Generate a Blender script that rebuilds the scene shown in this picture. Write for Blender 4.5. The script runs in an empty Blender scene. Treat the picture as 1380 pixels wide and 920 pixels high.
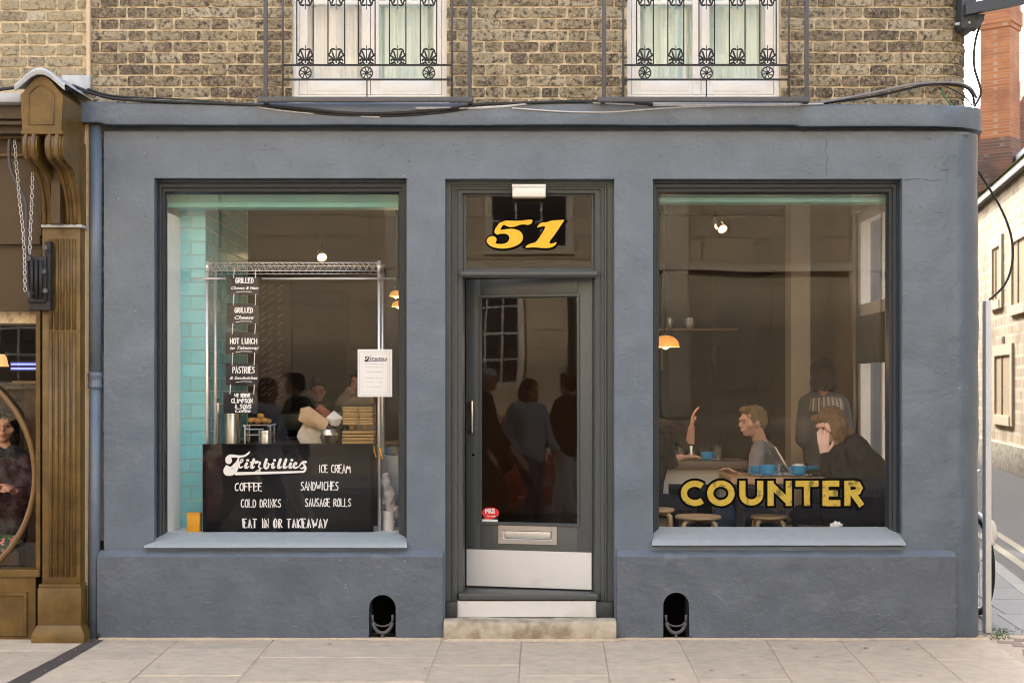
import bpy, bmesh, math, random
import numpy as np
from mathutils import Vector, Matrix, noise
R = math.radians
random.seed(51)
sc = bpy.context.scene
C = sc.collection
# ------------------------------------------------------------------ camera
FPX, DCAM, HCAM, HY = 1911.0, 9.0, 1.6, 520.0     # focal length in photo pixels, distance, eye height, horizon row
cd = bpy.data.cameras.new("camera"); cam = bpy.data.objects.new("camera", cd); C.objects.link(cam)
cam.location = (0, -DCAM, HCAM); cam.rotation_euler = (R(90), 0, 0)
cd.sensor_width = 36; cd.lens = FPX/1380*36; cd.shift_y = (HY-460)/1380; cd.clip_end = 500
cd.dof.use_dof = True; cd.dof.focus_distance = 9.05; cd.dof.aperture_fstop = 4.0
sc.camera = cam
# ------------------------------------------------------------------ light
SUN_EL, SUN_AZ = 34, -12            # azimuth from +Y towards +X (sun stands behind the shop, a little to the left)
w = bpy.data.worlds.new("World"); sc.world = w; w.use_nodes = True
nt = w.node_tree; bg = nt.nodes['Background']
sky = nt.nodes.new('ShaderNodeTexSky'); sky.sky_type = 'NISHITA'; sky.sun_disc = False
sky.sun_elevation = R(SUN_EL); sky.sun_rotation = R(SUN_AZ); sky.air_density = 1.3; sky.dust_density = 3.0; sky.ozone_density = 1.0
hs = nt.nodes.new('ShaderNodeHueSaturation'); hs.inputs['Saturation'].default_value = 0.55
nt.links.new(sky.outputs[0], hs.inputs['Color']); nt.links.new(hs.outputs[0], bg.inputs[0]); bg.inputs[1].default_value = 0.15
sl = bpy.data.lights.new("sun", 'SUN'); sun = bpy.data.objects.new("sun", sl); C.objects.link(sun)
sl.energy = 1.5; sl.angle = R(2); sl.color = (1, .95, .87)
az, el = R(SUN_AZ), R(SUN_EL)
sd = Vector((math.sin(az)*math.cos(el), math.cos(az)*math.cos(el), math.sin(el)))
sun.rotation_euler = sd.to_track_quat('Z', 'Y').to_euler(); sun.location = (0, 0, 30)
sc.view_settings.view_transform = 'Standard'; sc.view_settings.look = 'None'; sc.view_settings.gamma = 1
sc.view_settings.exposure = 2.55
sc.render.engine = 'CYCLES'
sc.cycles.use_denoising = True; sc.cycles.max_bounces = 8; sc.cycles.transparent_max_bounces = 16
sc.cycles.caustics_reflective = False; sc.cycles.caustics_refractive = False; sc.cycles.sample_clamp_indirect = 4; sc.cycles.filter_width = 1.05

# ------------------------------------------------------------------ placing
def W(px, py, Y=0.0):                 # photo pixel at a known depth -> metres
    d = DCAM + Y
    return Vector(((px-690)/FPX*d, Y, HCAM-(py-HY)/FPX*d))
def PX(px, Y=0.0): return (px-690)/FPX*(DCAM+Y)
def PZ(py, Y=0.0): return HCAM-(py-HY)/FPX*(DCAM+Y)
def G(px, py, z=0.0):                 # photo pixel on level ground
    d = (HCAM-z)*FPX/(py-HY)
    return Vector(((px-690)/FPX*d, d-DCAM, z))

# ------------------------------------------------------------------ materials
MATS = {}
def mat(name, col, rough=.6, metal=0, var=0, vscale=4, bump=0, bscale=40, col2=None, mix=(.4, .6), emit=0, spec=.5, coat=0, detail=6, bump2=0, b2scale=6, obj_rand=0, stretch=None, alpha=None, specks=None):
    m = bpy.data.materials.new(name); m.use_nodes = True; MATS[name] = m
    n, l = m.node_tree.nodes, m.node_tree.links
    b = n['Principled BSDF']
    c4 = (*col, 1)
    b.inputs['Base Color'].default_value = c4; b.inputs['Roughness'].default_value = rough
    b.inputs['Metallic'].default_value = metal; b.inputs['Specular IOR Level'].default_value = spec
    b.inputs['Coat Weight'].default_value = coat
    geo = n.new('ShaderNodeNewGeometry'); vec = geo.outputs['Position']
    if stretch:
        vm = n.new('ShaderNodeVectorMath'); vm.operation = 'MULTIPLY'; vm.inputs[1].default_value = stretch
        l.new(vec, vm.inputs[0]); vec = vm.outputs[0]
    cur = None
    if col2:
        t = n.new('ShaderNodeTexNoise'); t.inputs['Scale'].default_value = vscale; t.inputs['Detail'].default_value = detail; l.new(vec, t.inputs['Vector'])
        r = n.new('ShaderNodeMapRange'); r.inputs[1].default_value = mix[0]; r.inputs[2].default_value = mix[1]; l.new(t.outputs[0], r.inputs[0])
        mx = n.new('ShaderNodeMix'); mx.data_type = 'RGBA'; l.new(r.outputs[0], mx.inputs[0]); mx.inputs[6].default_value = c4; mx.inputs[7].default_value = (*col2, 1)
        cur = mx.outputs[2]
    if var or obj_rand:
        hsv = n.new('ShaderNodeHueSaturation')
        if cur: l.new(cur, hsv.inputs['Color'])
        else: hsv.inputs['Color'].default_value = c4
        t = n.new('ShaderNodeTexNoise'); t.inputs['Scale'].default_value = vscale*2.7; t.inputs['Detail'].default_value = 5; l.new(vec, t.inputs['Vector'])
        ma = n.new('ShaderNodeMath'); ma.operation = 'MULTIPLY_ADD'; ma.inputs[1].default_value = var*3; ma.inputs[2].default_value = 1-var*1.5
        l.new(t.outputs[0], ma.inputs[0]); v = ma.outputs[0]
        if obj_rand:
            oi = n.new('ShaderNodeObjectInfo'); mb = n.new('ShaderNodeMath'); mb.operation = 'MULTIPLY_ADD'; mb.inputs[1].default_value = obj_rand*2
            l.new(oi.outputs['Random'], mb.inputs[0])
            mc = n.new('ShaderNodeMath'); mc.operation = 'SUBTRACT'; l.new(v, mc.inputs[0]); mc.inputs[1].default_value = obj_rand
            l.new(mc.outputs[0], mb.inputs[2]); v = mb.outputs[0]
        l.new(v, hsv.inputs['Value']); cur = hsv.outputs[0]
    if specks:
        t = n.new('ShaderNodeTexNoise'); t.inputs['Scale'].default_value = 55; t.inputs['Detail'].default_value = 2; l.new(vec, t.inputs['Vector'])
        t2 = n.new('ShaderNodeTexNoise'); t2.inputs['Scale'].default_value = 5; t2.inputs['Detail'].default_value = 3; l.new(vec, t2.inputs['Vector'])
        ad = n.new('ShaderNodeMath'); ad.operation = 'MULTIPLY_ADD'; ad.inputs[1].default_value = .45; l.new(t2.outputs[0], ad.inputs[0]); l.new(t.outputs[0], ad.inputs[2])
        r = n.new('ShaderNodeMapRange'); r.inputs[1].default_value = 1.02; r.inputs[2].default_value = 1.05; l.new(ad.outputs[0], r.inputs[0])
        mx = n.new('ShaderNodeMix'); mx.data_type = 'RGBA'; l.new(r.outputs[0], mx.inputs[0]); l.new(cur, mx.inputs[6]); mx.inputs[7].default_value = (*specks, 1); cur = mx.outputs[2]
    if cur: l.new(cur, b.inputs['Base Color'])
    prev = None
    for bs, sc_ in ((bump, bscale), (bump2, b2scale)):
        if bs:
            t = n.new('ShaderNodeTexNoise'); t.inputs['Scale'].default_value = sc_; t.inputs['Detail'].default_value = 7; l.new(vec, t.inputs['Vector'])
            bp = n.new('ShaderNodeBump'); bp.inputs['Strength'].default_value = 1; bp.inputs['Distance'].default_value = bs
            l.new(t.outputs[0], bp.inputs['Height'])
            if prev: l.new(prev, bp.inputs['Normal'])
            prev = bp.outputs[0]
    if prev: l.new(prev, b.inputs['Normal'])
    if emit:
        b.inputs['Emission Color'].default_value = c4; b.inputs['Emission Strength'].default_value = emit
    if alpha is not None: b.inputs['Alpha'].default_value = alpha
    return m
def glass(name, tint=(1, 1, 1), f0=.045, rough=0.0, dirt=0.0):
    m = bpy.data.materials.new(name); m.use_nodes = True; n, l = m.node_tree.nodes, m.node_tree.links
    n.remove(n['Principled BSDF']); out = n['Material Output']
    lw = n.new('ShaderNodeLayerWeight'); lw.inputs[0].default_value = .5
    p = n.new('ShaderNodeMath'); p.operation = 'POWER'; p.inputs[1].default_value = 5; l.new(lw.outputs['Facing'], p.inputs[0])
    a = n.new('ShaderNodeMath'); a.operation = 'MULTIPLY_ADD'; a.inputs[1].default_value = .9; a.inputs[2].default_value = f0; l.new(p.outputs[0], a.inputs[0])
    tr = n.new('ShaderNodeBsdfTransparent'); tr.inputs[0].default_value = (*tint, 1)
    gl = n.new('ShaderNodeBsdfGlossy'); gl.inputs['Roughness'].default_value = rough
    g = n.new('ShaderNodeNewGeometry'); t = n.new('ShaderNodeTexNoise'); t.inputs['Scale'].default_value = 1.3; t.inputs['Detail'].default_value = 1; l.new(g.outputs['Position'], t.inputs['Vector'])
    bp = n.new('ShaderNodeBump'); bp.inputs['Distance'].default_value = .0014; l.new(t.outputs[0], bp.inputs['Height']); l.new(bp.outputs[0], gl.inputs['Normal'])
    mx = n.new('ShaderNodeMixShader'); l.new(a.outputs[0], mx.inputs[0]); l.new(tr.outputs[0], mx.inputs[1]); l.new(gl.outputs[0], mx.inputs[2])
    sh = mx.outputs[0]
    if dirt:
        df = n.new('ShaderNodeBsdfDiffuse'); df.inputs[0].default_value = (.6, .57, .5, 1)
        t2 = n.new('ShaderNodeTexNoise'); t2.inputs['Scale'].default_value = 2.2; t2.inputs['Detail'].default_value = 8
        vm = n.new('ShaderNodeVectorMath'); vm.operation = 'MULTIPLY'; vm.inputs[1].default_value = (3, 1, .6); l.new(g.outputs['Position'], vm.inputs[0]); l.new(vm.outputs[0], t2.inputs['Vector'])
        mr = n.new('ShaderNodeMapRange'); mr.inputs[1].default_value = .42; mr.inputs[2].default_value = .8; mr.inputs[4].default_value = dirt; l.new(t2.outputs[0], mr.inputs[0])
        m2 = n.new('ShaderNodeMixShader'); l.new(mr.outputs[0], m2.inputs[0]); l.new(sh, m2.inputs[1]); l.new(df.outputs[0], m2.inputs[2]); sh = m2.outputs[0]
    l.new(sh, out.inputs[0]); MATS[name] = m
    return m
def brickmat(name, c1, c2, mortar, bw=.235, bh=.075, ms=.012, soot=None, bump=.008, offset=.5):
    m = bpy.data.materials.new(name); m.use_nodes = True; n, l = m.node_tree.nodes, m.node_tree.links; b = n['Principled BSDF']
    g = n.new('ShaderNodeNewGeometry'); sp = n.new('ShaderNodeSeparateXYZ'); l.new(g.outputs['Position'], sp.inputs[0])
    ad = n.new('ShaderNodeMath'); l.new(sp.outputs[0], ad.inputs[0]); l.new(sp.outputs[1], ad.inputs[1])
    cb = n.new('ShaderNodeCombineXYZ'); l.new(ad.outputs[0], cb.inputs[0]); l.new(sp.outputs[2], cb.inputs[1])
    t = n.new('ShaderNodeTexBrick'); l.new(cb.outputs[0], t.inputs['Vector']); t.offset = offset
    t.inputs['Color1'].default_value = (*c1, 1); t.inputs['Color2'].default_value = (*c2, 1); t.inputs['Mortar'].default_value = (*mortar, 1)
    t.inputs['Scale'].default_value = 1; t.inputs['Mortar Size'].default_value = ms; t.inputs['Brick Width'].default_value = bw; t.inputs['Row Height'].default_value = bh
    nz = n.new('ShaderNodeTexNoise'); nz.inputs['Scale'].default_value = 1.7; nz.inputs['Detail'].default_value = 8; l.new(g.outputs['Position'], nz.inputs['Vector'])
    mr = n.new('ShaderNodeMapRange'); mr.inputs[1].default_value = .45; mr.inputs[2].default_value = .7; l.new(nz.outputs[0], mr.inputs[0])
    mx = n.new('ShaderNodeMix'); mx.data_type = 'RGBA'; l.new(mr.outputs[0], mx.inputs[0]); l.new(t.outputs[0], mx.inputs[6]); mx.inputs[7].default_value = (*(soot or c2), 1)
    l.new(mx.outputs[2], b.inputs['Base Color']); b.inputs['Roughness'].default_value = .9
    bp = n.new('ShaderNodeBump'); bp.inputs['Distance'].default_value = bump; bp.invert = True; l.new(t.outputs['Fac'], bp.inputs['Height']); l.new(bp.outputs[0], b.inputs['Normal'])
    MATS[name] = m; return m

M = {}
M['paint'] = mat('slate blue masonry paint', (.129, .169, .226), .31, var=.09, vscale=3, bump=.0032, bscale=30, bump2=.009, b2scale=5, spec=.5, specks=(.40, .45, .52), col2=(.104, .138, .186), mix=(.35, .7))
M['timber'] = mat('dark grey joinery paint', (.026, .033, .042), .38, var=.08, vscale=12, bump=.001, bscale=60)
M['timber_lt'] = mat('mid grey door paint', (.068, .078, .084), .38, var=.05, vscale=9, bump=.0008, bscale=60)
M['sill'] = mat('pale blue sill paint', (.29, .33, .36), .3, var=.08, vscale=8, bump=.001, bscale=30)
M['white'] = mat('white paint', (.86, .85, .83), .45, var=.05, vscale=6, bump=.0006, bscale=30)
M['whiteplate'] = mat('white scuffed metal plate', (.66, .67, .68), .45, var=.03, vscale=5, col2=(.45, .42, .37), mix=(.62, .9), bump=.0004, bscale=30)
M['cream'] = mat('cream stone quoin', (.62, .5, .33), .85, var=.10, vscale=9, bump=.004, bscale=22)
M['brown'] = mat('ochre brown gloss paint', (.098, .057, .014), .36, var=.22, vscale=7, bump=.0018, bscale=45, specks=(.34, .27, .16), bump2=.003, b2scale=12, col2=(.150, .088, .022), mix=(.35, .65))
M['brown_dk'] = mat('dark brown varnish', (.05, .028, .012), .4, var=.12, vscale=5)
M['wood_ring'] = mat('chestnut varnished timber', (.17, .095, .035), .35, var=.15, vscale=20)
M['lead'] = mat('weathered lead sheet', (.46, .49, .53), .55, var=.18, vscale=7, bump=.003, bscale=14)
M['slab'] = mat('york stone paving', (.57, .465, .36), .8, var=.16, vscale=5, bump=.0025, bscale=18, col2=(.49, .41, .325), mix=(.38, .72), obj_rand=.06, bump2=.002, b2scale=90)
M['bed'] = mat('paving joint sand', (.50, .40, .30), .95, var=.2, vscale=20, bump=.004, bscale=60)
M['fillet'] = mat('cream mortar fillet', (.60, .47, .33), .95, var=.2, vscale=14, bump=.004, bscale=50)
M['stepstone'] = mat('worn limestone step', (.46, .41, .33), .85, var=.16, vscale=9, bump=.006, bscale=26, col2=(.25, .205, .14), mix=(.42, .66))
M['mortar'] = mat('lime mortar', (.60, .50, .345), .95, var=.20, vscale=22, bump=.006, bscale=40, col2=(.30, .24, .165), mix=(.52, .75))
M['asphalt'] = mat('asphalt', (.20, .195, .195), .95, spec=.15, var=.12, vscale=5, bump=.003, bscale=120)
M['yellow_line'] = mat('faded yellow road paint', (.40, .36, .27), .8, var=.15, vscale=10)
M['kerb'] = mat('kerb granite', (.36, .35, .33), .8, var=.1, vscale=10, bump=.002, bscale=50, obj_rand=.06)
M['iron'] = mat('weathered black iron', (.022, .022, .026), .55, metal=.1, var=.2, vscale=25, bump=.001, bscale=80, spec=.4)
M['irongrey'] = mat('grey painted iron', (.085, .085, .095), .6, var=.15, vscale=25, bump=.001, bscale=80)
M['cable_b'] = mat('black cable sheath', (.015, .015, .017), .5)
M['cable_g'] = mat('grey cable sheath', (.55, .55, .56), .35, var=.2, vscale=8)
M['cable_gr'] = mat('green earth wire', (.05, .2, .1), .5)
M['steel'] = mat('brushed steel', (.62, .61, .6), .28, metal=1, var=.05, vscale=9)
M['chrome'] = mat('chromed wire', (.72, .73, .74), .3, metal=.75)
M['zinc'] = mat('zinc pole', (.55, .56, .56), .4, metal=.6, var=.1, vscale=10)
M['board'] = mat('chalkboard vinyl', (.026, .025, .029), .5, spec=.12, var=.12, vscale=6)
M['chalk'] = mat('white signwriting', (.82, .82, .83), .6)
M['teal'] = mat('turquoise paint', (.14, .46, .44), .45, var=.05, vscale=4)
M['tile'] = mat('turquoise glazed tile', (.21, .60, .65), .2, var=.06, vscale=3, obj_rand=.06, bump=.0006, bscale=12, spec=.6)
M['grout'] = mat('pale grout', (.60, .74, .72), .9)
M['gold'] = mat('gold leaf', (.50, .37, .06), .38, metal=.45, var=.2, vscale=16, col2=(.16, .14, .04), mix=(.57, .66))
M['gold51'] = mat('yellow gilding', (.86, .50, .03), .45, metal=.1, var=.06, vscale=14)
M['black'] = mat('black paint', (.004, .004, .004), .8, spec=.05)
M['orange'] = mat('orange tin', (.72, .33, .015), .4, var=.14, vscale=30)
M['paperbag'] = mat('brown paper', (.62, .43, .27), .85, var=.08, vscale=12, bump=.003, bscale=12)
M['paperbag2'] = mat('pale paper', (.72, .66, .58), .85, var=.06, vscale=12, bump=.003, bscale=12)
M['redpaper'] = mat('terracotta card', (.30, .09, .05), .8, var=.05)
M['cardpulp'] = mat('moulded pulp card', (.56, .38, .17), .9, var=.1, vscale=30, bump=.001, bscale=90)
M['paper'] = mat('white paper', (.82, .83, .85), .6)
M['ink'] = mat('navy ink', (.03, .035, .09), .6)
M['inkgrey'] = mat('grey small print', (.45, .45, .47), .7)
M['muffin'] = mat('golden pastry', (.62, .30, .06), .7, var=.2, vscale=40, bump=.003, bscale=60)
M['blue'] = mat('bright blue crockery', (.02, .26, .52), .2, var=.05)
M['brass'] = mat('spun brass', (.80, .45, .13), .3, metal=.85)
M['bulb'] = mat('lit lamp', (1, .62, .26), .5, emit=.6)
M['bulb_w'] = mat('lit spot', (1, .74, .42), .5, emit=.8)
M['neon'] = mat('blue neon tube', (.10, .12, 1), .5, emit=.9)
M['shade_lit'] = mat('lit lamp shade', (1, .60, .22), .5, emit=.16)
M['wood'] = mat('oiled oak', (.40, .24, .12), .5, var=.15, vscale=5, stretch=(2, 12, 12))
M['wood_dk'] = mat('dark stained table', (.10, .065, .045), .45, var=.15, vscale=5, stretch=(2, 12, 12))
M['birch'] = mat('pale birch ply', (.62, .45, .26), .45, var=.1, vscale=5)
M['floor'] = mat('dark boards', (.06, .042, .03), .5, var=.15, vscale=5)
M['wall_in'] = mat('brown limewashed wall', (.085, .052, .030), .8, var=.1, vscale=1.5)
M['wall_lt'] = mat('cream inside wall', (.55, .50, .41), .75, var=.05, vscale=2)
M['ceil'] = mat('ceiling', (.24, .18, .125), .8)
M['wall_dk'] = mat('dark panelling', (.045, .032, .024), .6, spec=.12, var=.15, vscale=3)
M['skin'] = mat('skin', (.58, .33, .23), .5, var=.06, vscale=12)
M['skin_pale'] = mat('pale skin', (.70, .45, .36), .5, var=.05, vscale=12)
M['hair_dk'] = mat('dark hair', (.022, .014, .010), .45, spec=.12, var=.4, vscale=18, bump=.004, bscale=60, stretch=(1, 1, .18))
M['hair_br'] = mat('light brown hair', (.16, .095, .045), .45, spec=.12, var=.4, vscale=18, bump=.005, bscale=60, stretch=(1, 1, .18))
M['hair_fair'] = mat('short fair hair', (.20, .135, .07), .6, spec=.12, var=.4, vscale=22, bump=.005, bscale=90)
M['tee'] = mat('grey marl cotton', (.22, .22, .235), .9, spec=.12, var=.1, vscale=20, bump=.006, bscale=14)
M['coat'] = mat('black wool coat', (.012, .011, .012), .85, spec=.12, var=.3, vscale=20, bump=.02, bscale=11)
M['denim'] = mat('blue denim', (.06, .09, .17), .85, spec=.12, var=.15, vscale=20, bump=.006, bscale=16)
M['darkcloth'] = mat('dark cloth', (.03, .03, .034), .9, spec=.12, var=.15, vscale=20, bump=.008, bscale=12)
M['greycloth'] = mat('grey cloth', (.30, .29, .28), .9, spec=.12, var=.15, vscale=20, bump=.008, bscale=12)
M['whitecloth'] = mat('white cloth', (.65, .64, .6), .9, var=.05, vscale=20, bump=.006, bscale=12)
M['red_car'] = mat('dark red car paint', (.42, .015, .03), .2, coat=.6)
M['rubber'] = mat('black rubber', (.016, .016, .016), .7)
M['redplastic'] = mat('red plastic', (.55, .02, .02), .3)
M['sticker'] = mat('red sticker', (.75, .03, .035), .45)
M['plasticwhite'] = mat('white bag plastic', (.62, .62, .64), .35, bump=.01, bscale=16)
M['lampglass'] = mat('frosted diffuser', (.74, .74, .68), .35)
M['moss'] = mat('moss', (.10, .17, .03), .95, var=.3, vscale=30)
M['dirtypatch'] = mat('dark tarmac strip', (.075, .058, .055), .9, var=.15, vscale=14, bump=.004, bscale=80)
M['curtain_w'] = mat('cream curtain', (.84, .83, .77), .9, var=.03, vscale=2, stretch=(9, 1, .3))
M['curtain_g'] = mat('pale green curtain', (.70, .80, .72), .9, var=.04, vscale=2, stretch=(9, 1, .3))
M['curtain_b'] = mat('pale blue ribbon', (.35, .55, .75), .9)
M['slate'] = mat('mossy roof slates', (.13, .12, .07), .9, var=.2, vscale=6, col2=(.20, .19, .05), mix=(.4, .6), bump=.01, bscale=20)
M['glass'] = glass('shop window glass', f0=.045, dirt=.006)
M['glass_up'] = glass('upper window glass', f0=.06)
M['glass_cup'] = glass('clear tumbler glass', f0=.12, tint=(.85, .87, .88))
M['sash_dark'] = mat('dark window pane', (.012, .012, .015), .5, spec=.1)
M['stone_opp'] = brickmat('sandstone ashlar', (.50, .38, .24), (.42, .32, .20), (.26, .20, .13), .9, .38, .012, soot=(.38, .31, .22), bump=.01)
M['stone_side'] = brickmat('rubble limestone', (.52, .40, .26), (.36, .27, .18), (.56, .47, .34), .42, .22, .035, soot=(.32, .24, .16), bump=.03)
M['brick_far'] = brickmat('orange brickwork', (.50, .17, .055), (.36, .12, .045), (.42, .25, .15), .235, .075, .010, soot=(.30, .11, .055), bump=.01)
M['brick_far_dk'] = brickmat('sooty red brickwork', (.22, .085, .05), (.13, .065, .045), (.22, .15, .11), .235, .075, .010, soot=(.10, .06, .045), bump=.01)
M['brick_up'] = brickmat('stock brickwork above', (.30, .23, .14), (.16, .125, .085), (.40, .32, .21), .225, .0725, .010, soot=(.12, .095, .07), bump=.01)
M['backbrick'] = brickmat('yellow stock brick across the lane', (.42, .32, .18), (.20, .14, .09), (.5, .42, .3), .225, .075, .012, soot=(.16, .12, .08), bump=.01)

def stock_brick(name, lighter=0):
    m = bpy.data.materials.new(name); m.use_nodes = True; n, l = m.node_tree.nodes, m.node_tree.links; b = n['Principled BSDF']
    g = n.new('ShaderNodeNewGeometry'); oi = n.new('ShaderNodeObjectInfo')
    off = n.new('ShaderNodeVectorMath'); off.operation = 'MULTIPLY_ADD'; l.new(oi.outputs['Random'], off.inputs[0]); off.inputs[1].default_value = (7, 3, 11); l.new(g.outputs['Position'], off.inputs[2])
    r = n.new('ShaderNodeValToRGB'); l.new(oi.outputs['Random'], r.inputs[0])
    e = r.color_ramp.elements
    k = lighter
    stops = [(0, (.12+.13*k, .095+.12*k, .07+.09*k)), (.2, (.21+.13*k, .165+.12*k, .11+.08*k)), (.5, (.30+.08*k, .245+.08*k, .16+.05*k)), (.8, (.39, .325, .215)), (1, (.46+.06*k, .40+.07*k, .29+.08*k))]
    e[0].position, e[0].color = stops[0][0], (*stops[0][1], 1); e[1].position, e[1].color = 1, (*stops[-1][1], 1)
    for p, c in stops[1:-1]:
        x = e.new(p); x.color = (*c, 1)
    def noi(scale, lo, hi, vec):
        t = n.new('ShaderNodeTexNoise'); t.inputs['Scale'].default_value = scale; t.inputs['Detail'].default_value = 9; t.inputs['Roughness'].default_value = .65; l.new(vec, t.inputs['Vector'])
        q = n.new('ShaderNodeMapRange'); q.inputs[1].default_value = lo; q.inputs[2].default_value = hi; l.new(t.outputs[0], q.inputs[0]); return q.outputs[0], t.outputs[0]
    f1, _ = noi(36, .47+.04*k, .63+.04*k, off.outputs[0])             # soot skins inside each brick
    f2, h2 = noi(75, .50, .62, off.outputs[0])               # pale crumbled spots
    f3, _ = noi(1.3, .45, .72, g.outputs['Position'])        # broad soot stains over the wall
    def mixc(f, a, c, s=1.0):
        x = n.new('ShaderNodeMix'); x.data_type = 'RGBA'
        mm = n.new('ShaderNodeMath'); mm.operation = 'MULTIPLY'; mm.inputs[1].default_value = s; l.new(f, mm.inputs[0]); l.new(mm.outputs[0], x.inputs[0]); l.new(a, x.inputs[6]); x.inputs[7].default_value = (*c, 1); return x.outputs[2]
    c = mixc(f2, r.outputs[0], (.50, .41, .27), .75)
    c = mixc(f1, c, (.036, .030, .030), .92-.2*k)
    c = mixc(f3, c, (.09, .075, .06), .45-.3*k)
    l.new(c, b.inputs['Base Color']); b.inputs['Roughness'].default_value = .93
    bp = n.new('ShaderNodeBump'); bp.inputs['Distance'].default_value = .012; l.new(h2, bp.inputs['Height']); l.new(bp.outputs[0], b.inputs['Normal'])
    MATS[name] = m; return m
M['brick'] = stock_brick('sooty gault brick'); M['brick_lt'] = stock_brick('cleaner gault brick', 1)

# ------------------------------------------------------------------ object helpers
def obj(name, me, m=None, parent=None, smooth=False):
    if isinstance(me, bmesh.types.BMesh):
        bm = me; me = bpy.data.meshes.new(name); bm.normal_update(); bm.to_mesh(me); bm.free()
    if m is not None and not me.materials:
        me.materials.append(M[m] if isinstance(m, str) else m)
    if smooth:
        for p in me.polygons: p.use_smooth = True
        if smooth == 'auto':
            try: me.set_sharp_from_angle(angle=R(35))
            except Exception: pass
    o = bpy.data.objects.new(name, me); C.objects.link(o)
    if parent: o.parent = parent; o.matrix_parent_inverse = parent.matrix_world.inverted() if False else Matrix.Translation(-parent.location) if parent.type == 'EMPTY' and not parent.parent else Matrix()
    return o
def tag(o, label=None, cat=None, group=None, kind=None):
    if label: o['label'] = label
    if cat: o['category'] = cat
    if group: o['group'] = group
    if kind: o['kind'] = kind
    return o
def thing(name, label, cat, loc=(0, 0, 0), group=None):
    o = bpy.data.objects.new(name, None); C.objects.link(o); o.location = loc; o.empty_display_size = .1
    return tag(o, label, cat, group)
def sub(name, parent):
    o = bpy.data.objects.new(name, None); C.objects.link(o); o.parent = parent
    o.matrix_parent_inverse = Matrix.Translation(-parent.location)
    return o
def struct(name, bm, m, parent=None):
    o = obj(name, bm, m, parent)
    if parent is None: o['kind'] = 'structure'
    return o
def BM(): return bmesh.new()
def box(bm, x0, x1, y0, y1, z0, z1, bev=0, mtx=None):
    r = bmesh.ops.create_cube(bm, size=1); vs = r['verts']
    for v in vs:
        v.co = Vector(((x0+x1)/2+v.co.x*(x1-x0), (y0+y1)/2+v.co.y*(y1-y0), (z0+z1)/2+v.co.z*(z1-z0)))
    if bev:
        es = list({e for v in vs for e in v.link_edges})
        rr = bmesh.ops.bevel(bm, geom=es, offset=bev, segments=2, affect='EDGES', profile=.5)
        vs = list({v for f in rr['faces'] for v in f.verts} | {v for v in vs if v.is_valid})
    if mtx is not None:
        for v in vs: v.co = mtx @ v.co
    return bm
def pbox(bm, px0, px1, py0, py1, Y0, Y1, bev=0):      # front face traced at depth Y0
    return box(bm, PX(px0, Y0), PX(px1, Y0), Y0, Y1, PZ(py1, Y0), PZ(py0, Y0), bev)
def tube(bm, pts, r, n=8, closed=False, r2=None, cap=True):
    pts = [Vector(p) for p in pts]; N = len(pts); rings = []
    up = Vector((0, 0, 1))
    prevx = None
    for i, p in enumerate(pts):
        if closed: t = (pts[(i+1) % N]-pts[i-1])
        else: t = pts[min(i+1, N-1)]-pts[max(i-1, 0)]
        if t.length < 1e-9: t = Vector((0, 0, 1))
        t.normalize()
        if prevx is None:
            a = up if abs(t.z) < .9 else Vector((1, 0, 0)); x = t.cross(a).normalized()
        else:
            x = (prevx-t*prevx.dot(t)).normalized()
        prevx = x; y = t.cross(x)
        if callable(r): rr = r(i/(N-1 if N > 1 else 1))
        elif r2 is not None: rr = r+(r2-r)*i/max(1, N-1)
        else: rr = r
        rings.append([bm.verts.new(p+(x*math.cos(2*math.pi*k/n)+y*math.sin(2*math.pi*k/n))*rr) for k in range(n)])
    for i in range(N if closed else N-1):
        a, b = rings[i], rings[(i+1) % N]
        for k in range(n):
            try: bm.faces.new((a[k], a[(k+1) % n], b[(k+1) % n], b[k]))
            except ValueError: pass
    if not closed and cap:
        bm.faces.new(rings[0][::-1]); bm.faces.new(rings[-1])
    return bm
def lathe(bm, prof, c=(0, 0, 0), n=20, axis='Z', cap=True, mtx=None):     # prof = [(r, h)]
    c = Vector(c); rings = []
    for r, h in prof:
        ring = []
        for k in range(n):
            a = 2*math.pi*k/n; v = Vector((r*math.cos(a), r*math.sin(a), h))
            if axis == 'Y': v = Vector((v.x, v.z, v.y))
            if axis == 'X': v = Vector((v.z, v.x, v.y))
            v = c+v
            ring.append(bm.verts.new(mtx @ v if mtx is not None else v))
        rings.append(ring)
    for a, b in zip(rings, rings[1:]):
        for k in range(n): bm.faces.new((a[k], a[(k+1) % n], b[(k+1) % n], b[k]))
    if cap:
        bm.faces.new(rings[0][::-1]); bm.faces.new(rings[-1])
    return bm
def prism(bm, pts, y0, y1, axis='Y'):          # polygon [(a,b)] extruded
    def mk(a, b, t):
        return {'Y': (a, t, b), 'X': (t, a, b), 'Z': (a, b, t)}[axis]
    f0 = [bm.verts.new(mk(a, b, y0)) for a, b in pts]; f1 = [bm.verts.new(mk(a, b, y1)) for a, b in pts]
    A = bm.faces.new(f0); B = bm.faces.new(f1[::-1]); n = len(pts)
    for i in range(n): bm.faces.new((f0[i], f1[i], f1[(i+1) % n], f0[(i+1) % n]))
    A.normal_update(); B.normal_update()
    if n > 4: bmesh.ops.triangulate(bm, faces=[A, B])
    bmesh.ops.recalc_face_normals(bm, faces=bm.faces)
    return bm
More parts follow.
